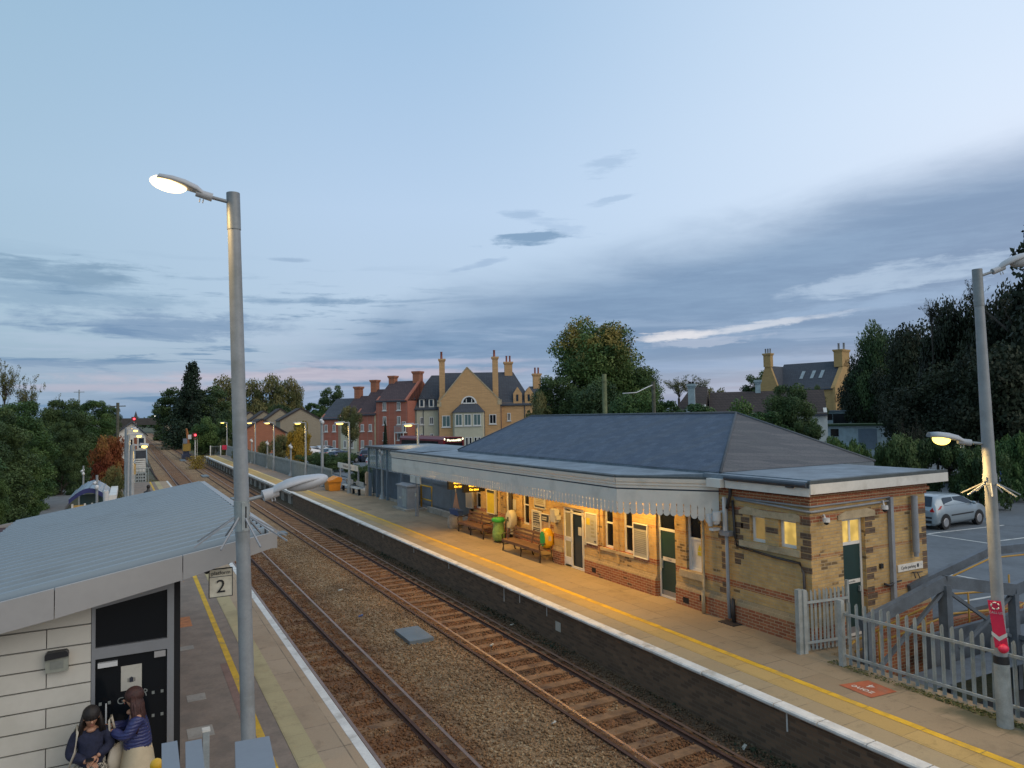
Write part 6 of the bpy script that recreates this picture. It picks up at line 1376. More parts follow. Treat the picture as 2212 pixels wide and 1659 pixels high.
for k, px, pt, D, r, lab in (('conifer', 415, 797, 160, 82, 'tall dark pointed conifer beyond the road bridge'), ('round2', 388, 822, 170, 46, 'dark tree at the left foot of the tall conifer'), ('round2', 348, 872, 230, 20, 'small dark tree left of the conifer above the bridge'),
    ('round2', 450, 822, 165, 48, 'dark tree right of the tall conifer'), ('poplar', 490, 812, 200, 38, 'olive poplar just left of the leaning mast'), ('poplar', 545, 818, 200, 34, 'olive poplar just right of the leaning mast'), ('poplar', 586, 808, 200, 36, 'tallest olive poplar of the row right of the mast'),
    ('poplar', 622, 816, 205, 30, 'thin greyish poplar in the row'), ('poplar', 642, 828, 205, 20, 'last small poplar at the right end of the row'), ('round2', 715, 822, 150, 28, 'dark double-headed tree left of the plum-roofed houses'),
    ('round', 676, 868, 145, 28, 'light green tree behind the beige gables'), ('round2', 598, 872, 175, 40, 'dark tree mass behind the beige gables'), ('round', 440, 905, 120, 34, 'green tree beside the railway right of the bridge'), ('round2', 490, 885, 130, 36, 'dark tree behind the leaning mast')):
    T(k, 'conifer' if k == 'conifer' else 'tree', lab, px, pt, D, r, grp=g2, trunk=1.5 if k == 'poplar' else 0)
for k, px, pt, D, r, lab in (('round', 455, 935, 125, 26, 'bush at the trackside right of the red signal'), ('olive', 488, 945, 118, 18, 'olive bush behind the far end of the platform'), ('round2', 420, 950, 150, 22, 'dark bush right of the bridge abutment'), ('olive', 520, 962, 90, 20, 'olive bush behind the leaning mast'),
    ('yellow', 648, 903, 76, 31, 'yellow autumn tree behind the palisade fence'), ('olive', 606, 935, 82, 24, 'olive and orange bush left of the yellow tree'), ('olive', 570, 950, 86, 16, 'small olive bush below the red brick gable'),
    ('round2', 707, 938, 112, 13, 'dark round bush beside the parked grey van'), ('olive', 735, 945, 108, 15, 'spreading olive bush behind the young tree'), ('conifer', 832, 912, 98, 10, 'narrow dark conifer in front of the red brick house'), ('olive', 790, 935, 118, 12, 'olive shrub in front of the red terrace')):
    T(k, 'bush' if k != 'yellow' else 'autumn_tree', lab, px, pt, D, r, .5 if px > 500 else -.3, trunk=0, cat='bush' if k != 'yellow' else 'tree')
T('olive', 'young_tree', 'young yellowish tree in the car park beside the nameboard lamp', 756, 872, 84, 25, .8, trunk=2.0); T('hedged', 'hedge', 'low dark hedge between the palisade fence and the parked cars', 700, 985, 72, 60, .6, trunk=0, cat='hedge', ry=1.4)
T('hedged', 'hedge', 'low dark hedge behind the station name board', 790, 1012, 58, 45, .6, trunk=0, cat='hedge', ry=1.2)
# middle and right
a = at(1290, 683, D=70); H = a.z-.8; tree('turn', 'sycamore_tree', 'large sycamore with yellowing top in the middle distance above the station roof', 'tree', (a.x, a.y, .8), 4.7, 9.4, H-9.4, rz=1.1)
tree('turn', 'sycamore_tree', 'low spreading sycamore limb mass to the right of the large sycamore', 'tree', (at(1372, 800, D=71).x, at(1372, 800, D=71).y, .8), 3.1, 6.0, at(1372, 782, D=71).z-.8-6.0)
g3 = 'trees behind the station roof'
for k, px, pt, D, r, lab in (('thickd', 1205, 805, 66, 50, 'dark green tree left of the sycamore in front of the stone house'), ('olive', 1168, 838, 64, 26, 'small yellow-green tree overlapping the stone house'), ('thickd', 1290, 812, 62, 70, 'dark tree mass directly under the sycamore'), ('thick', 1370, 838, 58, 60, 'grey-green tree behind the two timber poles'),
    ('round', 1440, 862, 58, 40, 'green tree top right of the timber poles'), ('round', 1500, 868, 52, 48, 'light green hedge tree behind the roof ridge'), ('round', 1590, 872, 50, 52, 'light green tree behind the roof hip'), ('thickd', 1704, 823, 46, 44, 'dark leafy tree rising in front of the brown bungalow roof'),
    ('round', 1655, 885, 44, 46, 'green bush above the right roof hip'), ('round2', 1740, 890, 44, 26, 'dark bush right of the leafy tree'), ('olive', 1540, 832, 120, 44, 'olive tree on the skyline right of the bare twigs'), ('round2', 1640, 792, 130, 40, 'dark green tree left of the far stone house'), ('round2', 1760, 822, 90, 20, 'dark tree in front of the far stone house')):
    T(k, 'tree', lab, px, pt, D, r, .5, grp=g3, trunk=0)
for px in (1465, 1500): 
    a = at(px, 806, D=115); tree('sparse', 'twiggy_tree', 'bare twiggy tree on the skyline '+('left' if px < 1480 else 'right')+' of the pair beside the sycamore', 'tree', (a.x, a.y, .5), 3.6, 4.2, a.z-.5-4.2)
g4 = 'dark trees at the right edge'
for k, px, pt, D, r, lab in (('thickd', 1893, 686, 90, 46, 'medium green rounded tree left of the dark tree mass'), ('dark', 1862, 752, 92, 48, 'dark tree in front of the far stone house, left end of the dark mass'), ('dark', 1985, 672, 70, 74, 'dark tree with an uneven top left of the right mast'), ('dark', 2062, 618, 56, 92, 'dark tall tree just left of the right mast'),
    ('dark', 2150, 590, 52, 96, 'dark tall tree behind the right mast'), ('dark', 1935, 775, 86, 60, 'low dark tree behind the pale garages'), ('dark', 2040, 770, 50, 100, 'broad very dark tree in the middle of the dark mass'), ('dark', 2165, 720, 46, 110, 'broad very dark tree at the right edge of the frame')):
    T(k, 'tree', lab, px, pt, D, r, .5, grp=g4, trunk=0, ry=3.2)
a = at(2262, 440, D=47); tree('conidark', 'conifer', 'very dark conifer rising out of view at the right edge', 'tree', (a.x, a.y, .5), 6.3, a.z-2, 1.5)
for px, pt, D, r in ((2010, 655, 55, 14), (2105, 612, 50, 14)):
    a = at(px, pt-14, D=D); tree('sparsed', 'twiggy_tree', {2010: 'thin twigs standing out at the top of the dark trees, middle', 1960: 'thin twigs at the left shoulder of the dark trees', 2105: 'thin twigs beside the right mast top', 1905: 'thin twigs topping the medium green rounded tree'}[px], 'tree', (a.x, a.y, .5), r*D/1530*2, 2.4, a.z-.5-2.4)
g5 = 'hedges round the right-hand car park'
for k, px, pt, D, r, lab in (('hedge', 1830, 962, 42, 70, 'green hedge behind the flat roof of the end block'), ('hedged', 1960, 962, 40, 70, 'dark green hedge left of the lit lantern of the right mast'), ('hedged', 2110, 985, 37.5, 80, 'dark hedge behind the parked silver car'), ('hedge', 2200, 955, 40, 60, 'green hedge at the right edge behind the blue sign')):
    T(k, 'hedge', lab, px, pt, D, r, .7, grp=g5, trunk=0, cat='hedge', ry=1.1)
a = at(1968, 905, D=44); tree('sparsed', 'dry_shrub', 'tall dry brown shrub beside the pale garages', 'shrub', (a.x, a.y, .7), 1.3, 3.6, a.z-.7-3.2)
# the far wooded horizon, one mass
P_, N_ = [], []
for px in range(-150, 2400, 14):
    D = 420; a = at(px, 905-.018*(px-282), D=D); n = 330; h = random.uniform(2.5, 7)*(1 if px > 330 or px < 230 else .45)
    P_.append(np.stack([rng.normal(a.x, 5, n), rng.normal(a.y, 5, n), rng.uniform(-.4, 1, n)*h+1.5+3], -1))
P_ = np.concatenate(P_); me = leafmesh('far_woods', P_, np.tile([0, 0, 1.], (len(P_), 1)), 1.5, 'leafd', 1.0); o = link('far_woods', me); o['kind'] = 'stuff'; o['label'] = 'distant wooded horizon'; o['category'] = 'woodland'

# ================================================================ far railway: bridge, signals, machine
t = thing('road_bridge', 'dark road bridge crossing the railway on the skyline', 'bridge', (3, 212, -.1)); M['bridge'] = bricks('bridge_stone', (.08, .075, .07), (.055, .05, .05), (.07, .065, .06), bw=.6, rh=.3, mode='x')
mk('deck', bx(-12, 30, 209, 217, 5.3, 5.75), 'dark', t); mk('parapet', MB().box(-12, 30, 208.6, 209, 5.3, 7.1).box(7.9, 8.3, 208.3, 208.6, 5.0, 7.3), 'bridge', t)
mk('abutment', bx(8.0, 9.6, 208.6, 217, -.3, 5.3), 'beige', t); mk('abutment', bx(-12, 1.4, 208.6, 217, -.3, 5.3), 'bridge', t); mk('abutment', bx(9.6, 30, 209.6, 217, -.3, 5.3), 'bridge', t)
t = thing('car', 'distant vehicle with pale lights on the road bridge', 'car', (6.3, 213, 5.75)); mk('body', MB().box(5.4, 7.2, 211, 214, 6.2, 7.4).box(5.6, 7.0, 211.3, 213.4, 7.4, 8.0), 'cardark', t)
for x in (5.6, 6.8): mk('headlight', bx(x-.15, x+.2, 210.9, 211, 7.45, 7.75), emit('car_headlight', (1, .95, .85), 1.5) if x < 6 else bpy.data.materials['car_headlight'], t)
t = thing('church_spire', 'tiny distant church spire on the horizon by the signal', 'spire', (3, 420, 0)); a = at(293.5, 885, D=420); mk('spire', MB().cyl((a.x, a.y, 7), (a.x, a.y, 12.5), 1.8, .1, 6).box(a.x-1.6, a.x+1.6, a.y-1.6, a.y+1.6, 0, 7), 'bridge', t)
def signal(x, y, z, lab, gnd):
    t = thing('railway_signal', lab, 'signal', (x, y, gnd), 0, 'red signals'); mk('post', MB().cyl((x, y, gnd), (x, y, z-.5), .09, n=8).beam((x+.3, y, gnd), (x+.3, y, z-.6), .05, .05), 'white', t)
    mk('head', MB().box(x-.4, x+.25, y-.15, y+.1, z-.35, z+.35).box(x-.3, x+.3, y-.4, y+.2, z-.66, z-.56), 'signalhead', t); mk('red_lamp', MB().cyl((x, y-.16, z), (x, y-.22, z), .16, n=14), 'redlight', t); point('signal_glow', t, (x, y-.7, z), .8, (1, .05, .05), .2)
    return t
signal(.47, 130, 6.6, 'red railway signal above the signal box roof by the bridge', -.2); signal(9.15, 125, 3.83, 'red railway signal beside the yellow machine', -.2)
M['oldyellow'] = mat('worn_yellow', (.30, .19, .03), .6); M['oldorange'] = mat('worn_orange', (.34, .13, .04), .6)
t = thing('track_machine', 'small yellow and orange track machine with raised arm beside the railway', 'machine', (7.9, 126, -.1)); mk('body', MB().box(7.4, 8.5, 125.2, 127, 1.3, 2.5), M['oldyellow'], t); mk('cab', bx(7.4, 8.0, 125.1, 126, 2.5, 3.3), 'cargrey', t); mk('undercarriage', MB().box(7.2, 8.6, 125, 127.4, .1, .7).box(7.4, 8.3, 125.4, 126.6, .7, 1.3), 'cardark', t); mk('arm', MB().beam((8.2, 125.4, 2.3), (8.0, 125.2, 4.2), .35, .25).beam((8.0, 125.2, 4.1), (7.85, 125.1, 4.9), .25, .2), M['oldorange'], t); mk('bucket', bx(8.1, 8.6, 125, 125.3, 3.2, 3.9), 'cam', t)
for k, (px, py) in enumerate(((402, 952), (404, 965), (413.5, 962))):
    a = at(px, py, Z=-.1 if k < 2 else -.1); solo('dwarf_signal', MB().box(a.x-.35, a.x+.35, a.y-.2, a.y+.2, -.1, 1.0).box(a.x-.2, a.x+.2, a.y-.2, a.y+.2, 1.0, 1.4), 'cam', ('farther', 'nearer', 'right-hand')[k]+' small white box on the ground by the track junction', 'lineside box', 'lineside boxes')
for px, py, D, r, lab, m in ((254.5, 870, 62, .13, 'dark wooden telegraph pole with a crossarm beside the red tree', 'timber2'), (171, 842, 92, .08, 'thin grey pole rising from the thicket', 'galv'), (1305, 808, 42, .14, 'mossy timber pole in front of the sycamore', 'timber'), (1411, 824, 44, .12, 'weathered timber pole with a sagging cable, right of the mossy one', 'timber2')):
    a = at(px, py, D=D); t = thing('telegraph_pole', lab, 'pole', (a.x, a.y, 0)); mk('pole', MB().cyl((a.x, a.y, -.3), (a.x, a.y, a.z), r*1.1, r, 10), m, t); mk('crossarm', MB().beam((a.x-.6, a.y+.3, a.z-.3), (a.x+.6, a.y-.3, a.z-.3), .08, .08) if px < 200 or px in (254.5,) else MB().cyl((a.x, a.y, a.z-.45), (a.x, a.y, a.z-.40), r*1.3, r*1.3, 10), m, t)
    if px == 1411: mk('cable', MB().tube([(a.x, a.y, a.z-.2), at(1395, 838, D=43), at(1375, 848, D=42.6), at(1345, 850, D=42.3)], .03, 5), 'cam', t)
a = at(210, 906, D=95); solo('roof_glimpse', bx(a.x-1.3, a.x+1.3, a.y-.5, a.y+2, a.z-3, a.z+.2), 'greypipe', 'small pale grey box showing above the hedge left of the telegraph pole', 'shed')

# ================================================================ town houses
def gabled(t, x0, x1, y0, y1, ze, zr, wallm, roofm, coping=None, ov=.25, hipl=0, hipr=0):
    """range with its ridge along x in the frame of its thing; z from the ground"""
    ym = (y0+y1)/2; w = MB().box(x0, x1, y0, y1, 0, ze)
    if not hipl: w.prism([(y0, ze), (y1, ze), (ym, zr-.08)], 'x', x0, x0+.3)
    if not hipr: w.prism([(y0, ze), (y1, ze), (ym, zr-.08)], 'x', x1-.3, x1)
    mk('wall', w, wallm, t, False); e = ze-.02; k = (zr-e)/(ym-y0)
    a, b = (x0-(0 if not hipl else ov), x1+(0 if not hipr else ov)); r = MB(); zo = e-k*ov
    F0, F1, B0, B1 = (a, y0-ov, zo), (b, y0-ov, zo), (a, y1+ov, zo), (b, y1+ov, zo); P0, P1 = (x0+hipl, ym, zr), (x1-hipr, ym, zr)
    r.quad(F0, F1, P1, P0); r.quad(B1, B0, P0, P1); r.quad(B0, F0, P0); r.quad(F1, B1, P1); ro = mk('roof', r, roofm, t, False)
    mk('fascia', bx(x0, x1, y0-ov-.02, y0-ov+.03, zo-.12, zo+.02), 'lead', t, False)
    if coping:
        for x in coping: mk('gable_coping', MB().beam((x, y0-.3, zo), (x, ym, zr+.12), .3, .25).beam((x, y1+.3, zo), (x, ym, zr+.12), .3, .25), wallm, t, False)
    return ro
def hwin(t, x, z, w, h, y=0, m='glassd', bars=1, fm='upvc'):
    f = mk('window', frame('y', y-.07, x-w/2, x+w/2, z, z+h, .09, .06, [('u', x+(j+1)*w/(bars+1)-w/2, .07) for j in range(bars)]), fm, t, False); mk('pane', bx(x-w/2+.08, x+w/2-.08, y-.04, y-.01, z+.08, z+h-.08), m, f, False); mk('sill', bx(x-w/2-.1, x+w/2+.1, y-.16, y-.0, z-.12, z-.01), fm, f, False); return f
def chim(par, x, y, z0, z1, w, m, pots=1, pm='redpot', ph=.9, d=None):
    c = mk('chimney', MB().box(x-w/2, x+w/2, y-(d or w)/2, y+(d or w)/2, z0, z1).box(x-w/2-.14, x+w/2+.14, y-(d or w)/2-.14, y+(d or w)/2+.14, z1, z1+.22).box(x-w/2-.07, x+w/2+.07, y-(d or w)/2-.07, y+(d or w)/2+.07, z1-.15, z1), m, par, False)
    return c
M['redpot'] = mat('clay_pot', (.30, .10, .075), .7)
def pots(par, x, y, z, n, h, r=.16, sp=.5, m='redpot'):
    mb = MB()
    for i in range(n): mb.lathe((x+(i-(n-1)/2)*sp, y, z), [(r*1.15, 0), (r, .1), (r*.85, h-.1), (r*1.1, h-.08), (r, h)], 10)
    mk('chimney_pots', mb, m, par, False)
G0 = .8
a = at(1014, 900, D=100); azs = math.degrees(math.atan2(a.x, a.y))
sh = thing('stone_house', 'big honey-stone house with a central gable, bay window, tall chimneys and cream left wing', 'house', (a.x, a.y, G0), -math.radians(azs)); zz = lambda q: 17.80-.01618*q-G0; xx = lambda q: (q-1430)*.01617
rr = gabled(sh, -8.9, -4.29, 1.2, 8.6, zz(635), 11.4, 'render', 'slate', hipl=3.4, ov=.25)
r2 = gabled(sh, -4.28, 9.0, 1.21, 9.0, zz(612), 11.75, 'stone', 'slate', hipr=2.4)
r3 = gabled(sh, 9.05, 12.5, 3.4, 9.2, zz(640), 9.6, 'stone', 'slate')
mk('gable_wall', MB().prism([(-4.29, 0), (4.37, 0), (4.37, zz(590)), (xx(1415), zz(300)), (-4.29, zz(600))], 'y', 0, .5), 'stone', sh, False)
mk('gable_side', MB().box(-4.29, -3.9, .5, 1.3, 0, zz(600)).box(4.0, 4.37, .5, 1.3, 0, zz(590)), 'stone', sh, False)
mk('gable_roof', MB().add([(-4.1, .5, zz(600)-.1), (xx(1415), .5, zz(300)-.35), (4.2, .5, zz(590)-.1), (-4.1, 5.2, zz(600)-.1), (xx(1415), 5.2, zz(300)-.35), (4.2, 5.2, zz(590)-.1)], [(0, 1, 4, 3), (1, 2, 5, 4)]), 'slate', sh, False)
mk('gable_coping', MB().beam((-4.4, .2, zz(605)), (xx(1415), .2, zz(296)), .5, .16).beam((4.5, .2, zz(595)), (xx(1415), .2, zz(296)), .5, .16).box(-4.5, -3.9, -.05, .6, zz(600)-.6, zz(600)+.1).box(4.0, 4.6, -.05, .6, zz(590)-.6, zz(590)+.1), 'stonetrim', sh, False)
c = chim(sh, xx(1194), 1.4, zz(560), zz(228), .78, 'stone'); pots(c, xx(1190), 1.4, zz(228)+.2, 1, 1.05, .17)
mk('chimney_base', MB().prism([(xx(1155), zz(600)), (xx(1240), zz(600)), (xx(1220), zz(540)), (xx(1170), zz(540))], 'y', .9, 1.9), 'stone', c, False)
c = chim(sh, xx(1665), 1.4, zz(560), zz(215), .80, 'stone'); pots(c, xx(1658), 1.4, zz(215)+.2, 1, 1.0, .17)
c = chim(sh, xx(1795), 5.2, zz(400), zz(245), 1.15, 'stone'); pots(c, xx(1795), 5.2, zz(245)+.2, 2, .95, .14, .5)
c = chim(sh, xx(2065), 6.5, zz(480), zz(352), 1.15, 'stone'); pots(c, xx(2065), 6.5, zz(352)+.2, 2, .95, .14, .5)
# arched window, bay
aw = mk('arched_window', MB().add([(xx(1428)+1.12*math.cos(PI*i/12), -.08, zz(618)+1.15*math.sin(PI*i/12)) for i in range(13)]+[(xx(1428)+.82*math.cos(PI*i/12), -.08, zz(608)+.82*math.sin(PI*i/12)) for i in range(13)], [(i, i+1, 14+i, 13+i) for i in range(12)]).box(xx(1428)-.85, xx(1428)+.85, -.09, -.03, zz(616), zz(606)).box(xx(1405)-.05, xx(1405)+.05, -.09, -.03, zz(610), zz(572)).box(xx(1452)-.05, xx(1452)+.05, -.09, -.03, zz(610), zz(572)), 'upvc', sh, False)
mk('pane', MB().prism([(xx(1428)+.84*math.cos(PI*i/12), zz(608)+.84*math.sin(PI*i/12)) for i in range(13)], 'y', -.03, -.01), 'glassd', aw, False)
bay = mk('bay_window', MB().prism([(xx(1285), .0), (xx(1300), -.9), (xx(1545), -.9), (xx(1560), .0)], 'z', 0, zz(688)), 'render', sh, False)
mk('bay_roof', MB().add([(xx(1275), 0, zz(690)), (xx(1292), -1.1, zz(690)), (xx(1550), -1.1, zz(690)), (xx(1568), 0, zz(690)), (xx(1355), -.02, zz(618)), (xx(1505), -.02, zz(618))], [(0, 1, 4), (1, 2, 5, 4), (2, 3, 5)]), 'slate', bay, False)
for q0, q1 in ((1308, 1368), (1386, 1446), (1464, 1528)):
    xm2 = (xx(q0)+xx(q1))/2; hwin(sh, xm2, zz(806), xx(q1)-xx(q0), zz(706)-zz(806), -.9, 'glassc', 1)
hwin(sh, xx(1228), zz(815), 1.15, 1.6, 0, 'glassc', 1); hwin(sh, xx(1634), zz(795), .98, 1.35, 0, 'glassd', 1)
for q in (1320, 1345, 1405, 1437, 1480, 1512): hwin(sh, xx(q), zz(1010), .42, 1.7, -.9, 'glassd', 0)
hwin(sh, xx(1225), zz(960), .5, 1.0, 0); hwin(sh, xx(1258), zz(960), .5, 1.0, 0); hwin(sh, xx(1780), zz(770), .5, 1.1, 1.21)
for q in (926, 1013, 1097):
    hwin(sh, xx(q), zz(790), .55, 1.05, 1.2); hwin(sh, xx(q), zz(915), .5, .7, 1.2); d_ = mk('dormer', MB().box(xx(q)-.38, xx(q)+.38, 1.1, 3.4, zz(640), zz(565)), 'white', sh, False); mk('dormer_roof', MB().prism([(xx(q)-.55, zz(568)), (xx(q)+.55, zz(568)), (xx(q), zz(525))], 'y', .95, 4.6), 'slate', d_, False); mk('pane', bx(xx(q)-.2, xx(q)+.2, 1.05, 1.09, zz(630), zz(575)), 'glassb', d_, False)
for q in (1860, 1962):
    d_ = mk('stone_dormer', MB().prism([(xx(q)-.62, zz(660)), (xx(q)+.62, zz(660)), (xx(q)+.62, zz(530)), (xx(q), zz(472)), (xx(q)-.62, zz(530))], 'y', 1.15, 1.6), 'stone', sh, False); mk('dormer_roof', MB().prism([(xx(q)-.6, zz(532)), (xx(q)+.6, zz(532)), (xx(q), zz(480))], 'y', 1.6, 4.6), 'slate', d_, False); mk('pane', bx(xx(q)-.2, xx(q)+.1, 1.1, 1.14, zz(598), zz(540)), 'glassb', d_, False)
for q, b_ in ((962, 920), (1025, 920), (1163, 920), (1561, 900), (1707, 800), (1920, 800)): mk('drainpipe', bx(xx(q)-.05, xx(q)+.05, (-.06 if 1150 < q < 1600 or q == 1707 else 1.12), (.0 if 1150 < q < 1600 or q == 1707 else 1.19), 0, zz(640 if q != 1561 else 690)), 'lead', sh, False)

# red brick terrace stepping away to the left: each house a thing of its own
TR0 = Vector((34.0, 94.0, G0)); trz = -math.radians(50); tdx = Vector((math.cos(trz), math.sin(trz), 0))
terr = ((-5.1, 0, 7.8, 10.6, 'redbrick', 'tile', 'three-storey red brick house with balcony and large chimney, nearest of the red terrace'), (-8.3, -5.12, 6.0, 9.5, 'redbrick', 'tile', 'red brick house with stone quoins, second of the terrace'),
        (-11.2, -8.32, 5.5, 8.6, 'render', 'tile', 'cream-fronted house with plum roof, third of the terrace'), (-14.6, -11.22, 5.45, 8.3, 'redbrick', 'slate', 'red brick house with blue slate roof at the left end of the terrace'))
for i, (x0, x1, ze_, zr_, wm, rm, lab) in enumerate(terr):
    loc = TR0+tdx*x1; t = thing('terraced_house', lab, 'house', loc, trz, 'houses of the red brick terrace'); L = x1-x0; r_ = gabled(t, -L, 0, 0, 8, ze_, zr_, wm, rm, coping=(-.12,) if i == 0 else None)
    if i == 0:
        c = chim(t, -.55, 4, 9.0, 11.7, 1.1, 'orangebrick'); c = chim(t, -4.7, 4, 9.3, 11.2, .95, 'orangebrick')
        for x in (-3.7, -1.4):
            for z in (6.3, 4.3, 2.1): hwin(t, x, z, .55, 1.15)
        b_ = mk('balcony', frame('y', -1.0, -1.6, -.1, 3.2, 4.1, .06, .05, [('u', -1.6+.15*j, .03) for j in range(1, 10)]), 'galv', t, False); mk('balcony_floor', bx(-1.6, -.1, -1.0, 0, 3.1, 3.2), 'cam', b_, False); mk('balcony_post', MB().box(-1.6, -1.5, -1, -.9, 0, 3.1).box(-.2, -.1, -1, -.9, 0, 3.1), 'white', b_, False)
        hwin(t, -.6, 3.2, .6, 1.5)
    else:
        if i in (1, 2): chim(t, -L+.5, 4, zr_-1.2, zr_+1.2, .95, 'orangebrick')
        for x in (-L*.3, -L*.72): hwin(t, x, 3.4, .5, 1.0); hwin(t, x, 1.0, .5, 1.1)
    if i in (1, 3): mk('quoins', MB().box(-L-.02, -L+.25, -.03, .1, 0, ze_-.2).box(-.3, -.05, -.03, .1, 0, ze_-.2), 'stonetrim' if i == 1 else 'beige', t, False)
# beige gables and the red brick gable
for i, (pa, ya, D, w, eh, gh, m, lab) in enumerate(((650, 881, 128, 7.2, 6.1, 8.2, 'beige', 'beige brick house with a broad gable, rightmost of the four, behind the yellow tree'), (606, 882, 138, 6.4, 6.0, 8.4, 'beige', 'beige brick gabled house, second from the right of the four'), (571, 887, 150, 6.0, 6.0, 8.2, 'beige', 'beige brick gable, third from the right, beside the mast'), (541, 889, 160, 5.6, 6.0, 8.2, 'beige', 'beige brick gable farthest left, right next to the mast'),
                                                      (566, 904, 112, 7.2, 3.0, 5.2, 'orangebrick', 'orange-red brick gable building below the beige houses'))):
    a = at(pa, ya, D=D); gz_ = a.z-gh; azh = math.degrees(math.atan2(a.x, a.y)); t = thing('gabled_house', lab, 'house', (a.x, a.y, gz_), -math.radians(azh-9), 'gabled houses behind the yellow tree' if i < 4 else None); dd = 6
    mk('wall', MB().box(-w/2, w/2, 0, dd, -6, eh).prism([(-w/2, eh), (w/2, eh), (0, gh-.05)], 'y', 0, dd), m, t, False); k = (gh-eh)/(w/2)
    rf_ = mk('roof', MB().add([(-w/2-.3, -.15, eh-k*.3), (0, -.15, gh), (w/2+.3, -.15, eh-k*.3), (-w/2-.3, dd+.1, eh-k*.3), (0, dd+.1, gh), (w/2+.3, dd+.1, eh-k*.3)], [(0, 1, 4, 3), (1, 2, 5, 4)]).beam((-w/2-.3, -.15, eh-k*.3-.06), (0, -.15, gh-.06), .08, .22).beam((w/2+.3, -.15, eh-k*.3-.06), (0, -.15, gh-.06), .08, .22), 'browntile', t, False)
    if i < 2: hwin(t, -w*.1, 3.2, 1.0, 1.0)
# far stone house right of the sycamore
a = at(1760, 783, D=115); azf = math.degrees(math.atan2(a.x, a.y)); t = thing('stone_house', 'yellow stone house with big end chimneys and rooflights on the right skyline', 'house', (a.x, a.y, G0), -math.radians(azf+24)); zr_ = a.z-G0
gabled(t, -5.2, 4.6, -4.2, 4.2, zr_-4.2, zr_, 'ystone', 'slate', coping=(4.5,))
mk('end_wall', MB().prism([(-4.4, 0), (4.4, 0), (4.4, zr_-4.2), (.0, zr_+.25), (-4.4, zr_-4.2)], 'x', 4.55, 4.95), 'ystone', t, False)
c = chim(t, 4.3, 0, zr_-1, zr_+1.5, 1.3, 'ystone', d=2.8); pots(c, 4.3, 0, zr_+1.7, 2, 1.1, .17, .8, 'greypipe')
mk('gable_wall', MB().prism([(-6.8, 0), (-3.6, 0), (-3.6, zr_-4.0), (-4.9, zr_-.2), (-5.6, zr_-.2), (-6.8, zr_-4.0)], 'y', -5.6, -5.1), 'ystone', t, False); c = chim(t, -5.25, -5.3, zr_-.6, zr_+1.4, 1.2, 'ystone', d=.9); pots(c, -5.25, -5.3, zr_+1.6, 3, .8, .13, .4, 'greypipe')
mk('cross_roof', MB().add([(-6.8, -5.1, zr_-4.0), (-5.25, -5.1, zr_-.4), (-3.6, -5.1, zr_-4.0), (-6.8, 0, zr_-4.0), (-5.25, 0, zr_-.4), (-3.6, 0, zr_-4.0)], [(0, 1, 4, 3), (1, 2, 5, 4)]), 'slate', t, False)
for x in (-1.4, .3, 1.7): mk('rooflight', MB().add([(x, -2.75, zr_-2.65), (x+.55, -2.75, zr_-2.65), (x+.55, -1.5, zr_-1.38), (x, -1.5, zr_-1.38)], [(0, 1, 2, 3)]), 'galv', t, False)
# brown-roofed bungalow with the blue-white chimney
a = at(1650, 843, D=68); azf = math.degrees(math.atan2(a.x, a.y)); t = thing('bungalow', 'long brown-tiled bungalow roof with a pale blue chimney, partly behind trees', 'house', (a.x, a.y, G0), -math.radians(azf)); h_ = a.z-G0
gabled(t, -5.2, 5.5, 0, 6, h_-2.2, h_, 'white', 'browntile'); gabled(t, -8.2, -5.4, -1, 6.5, h_-1.7, h_+.6, 'white', 'browntile', hipl=1.2)
c = chim(t, -6.65, -1.2, 1, h_+.55, .62, 'paleblue' if 'paleblue' in M else M.setdefault('paleblue', mat('pale_blue_render', (.33, .42, .46), .8)), d=.6); pots(c, -6.65, -1.2, h_+.75, 2, .25, .12, .3, 'dark'); mk('chimney_foot', MB().prism([(-7.15, h_-2.2), (-6.15, h_-2.2), (-6.15, h_-1.6), (-6.35, h_-1.3), (-6.95, h_-1.3), (-7.15, h_-1.6)], 'y', -1.6, -.9), 'paleblue', c, False)
c = chim(t, -.55, 3, h_-.3, h_+.9, .5, 'paleblue'); 
for k, (px, py, D, w, h0, lab) in enumerate(((1806, 887, 92, 4.1, .9, 'flat-roofed white building glimpsed left of the dark trees'), (1862, 918, 76, 7.8, 1.7, 'long pale garage building with blue door behind the car park hedge'))):
    a = at(px, py, D=D); azf = math.degrees(math.atan2(a.x, a.y)); t = thing('garage', lab, 'garage', (a.x, a.y, .6), -math.radians(azf)); h_ = a.z-.6
    mk('wall', MB().box(-w/2, w/2, 0, 4, 0, h_-.1), M['paleblue'], t, False); mk('roof', bx(-w/2-.2, w/2+.2, -.3, 4.2, h_-.1, h_+.12), 'leafd', t, False) if k else mk('roof', bx(-w/2-.2, w/2+.2, -.3, 4.2, h_-.1, h_+.05), 'felt', t, False)
    mk('door', bx(-.4, 1.4, -.04, -.01, h_-2.6, h_-.4), 'bluefence' if k else 'glassd', t, False); mk('window', bx(-w/2+.8, -w/2+1.6, -.04, -.01, h_-1.2, h_-.4), 'glassd', t, False)

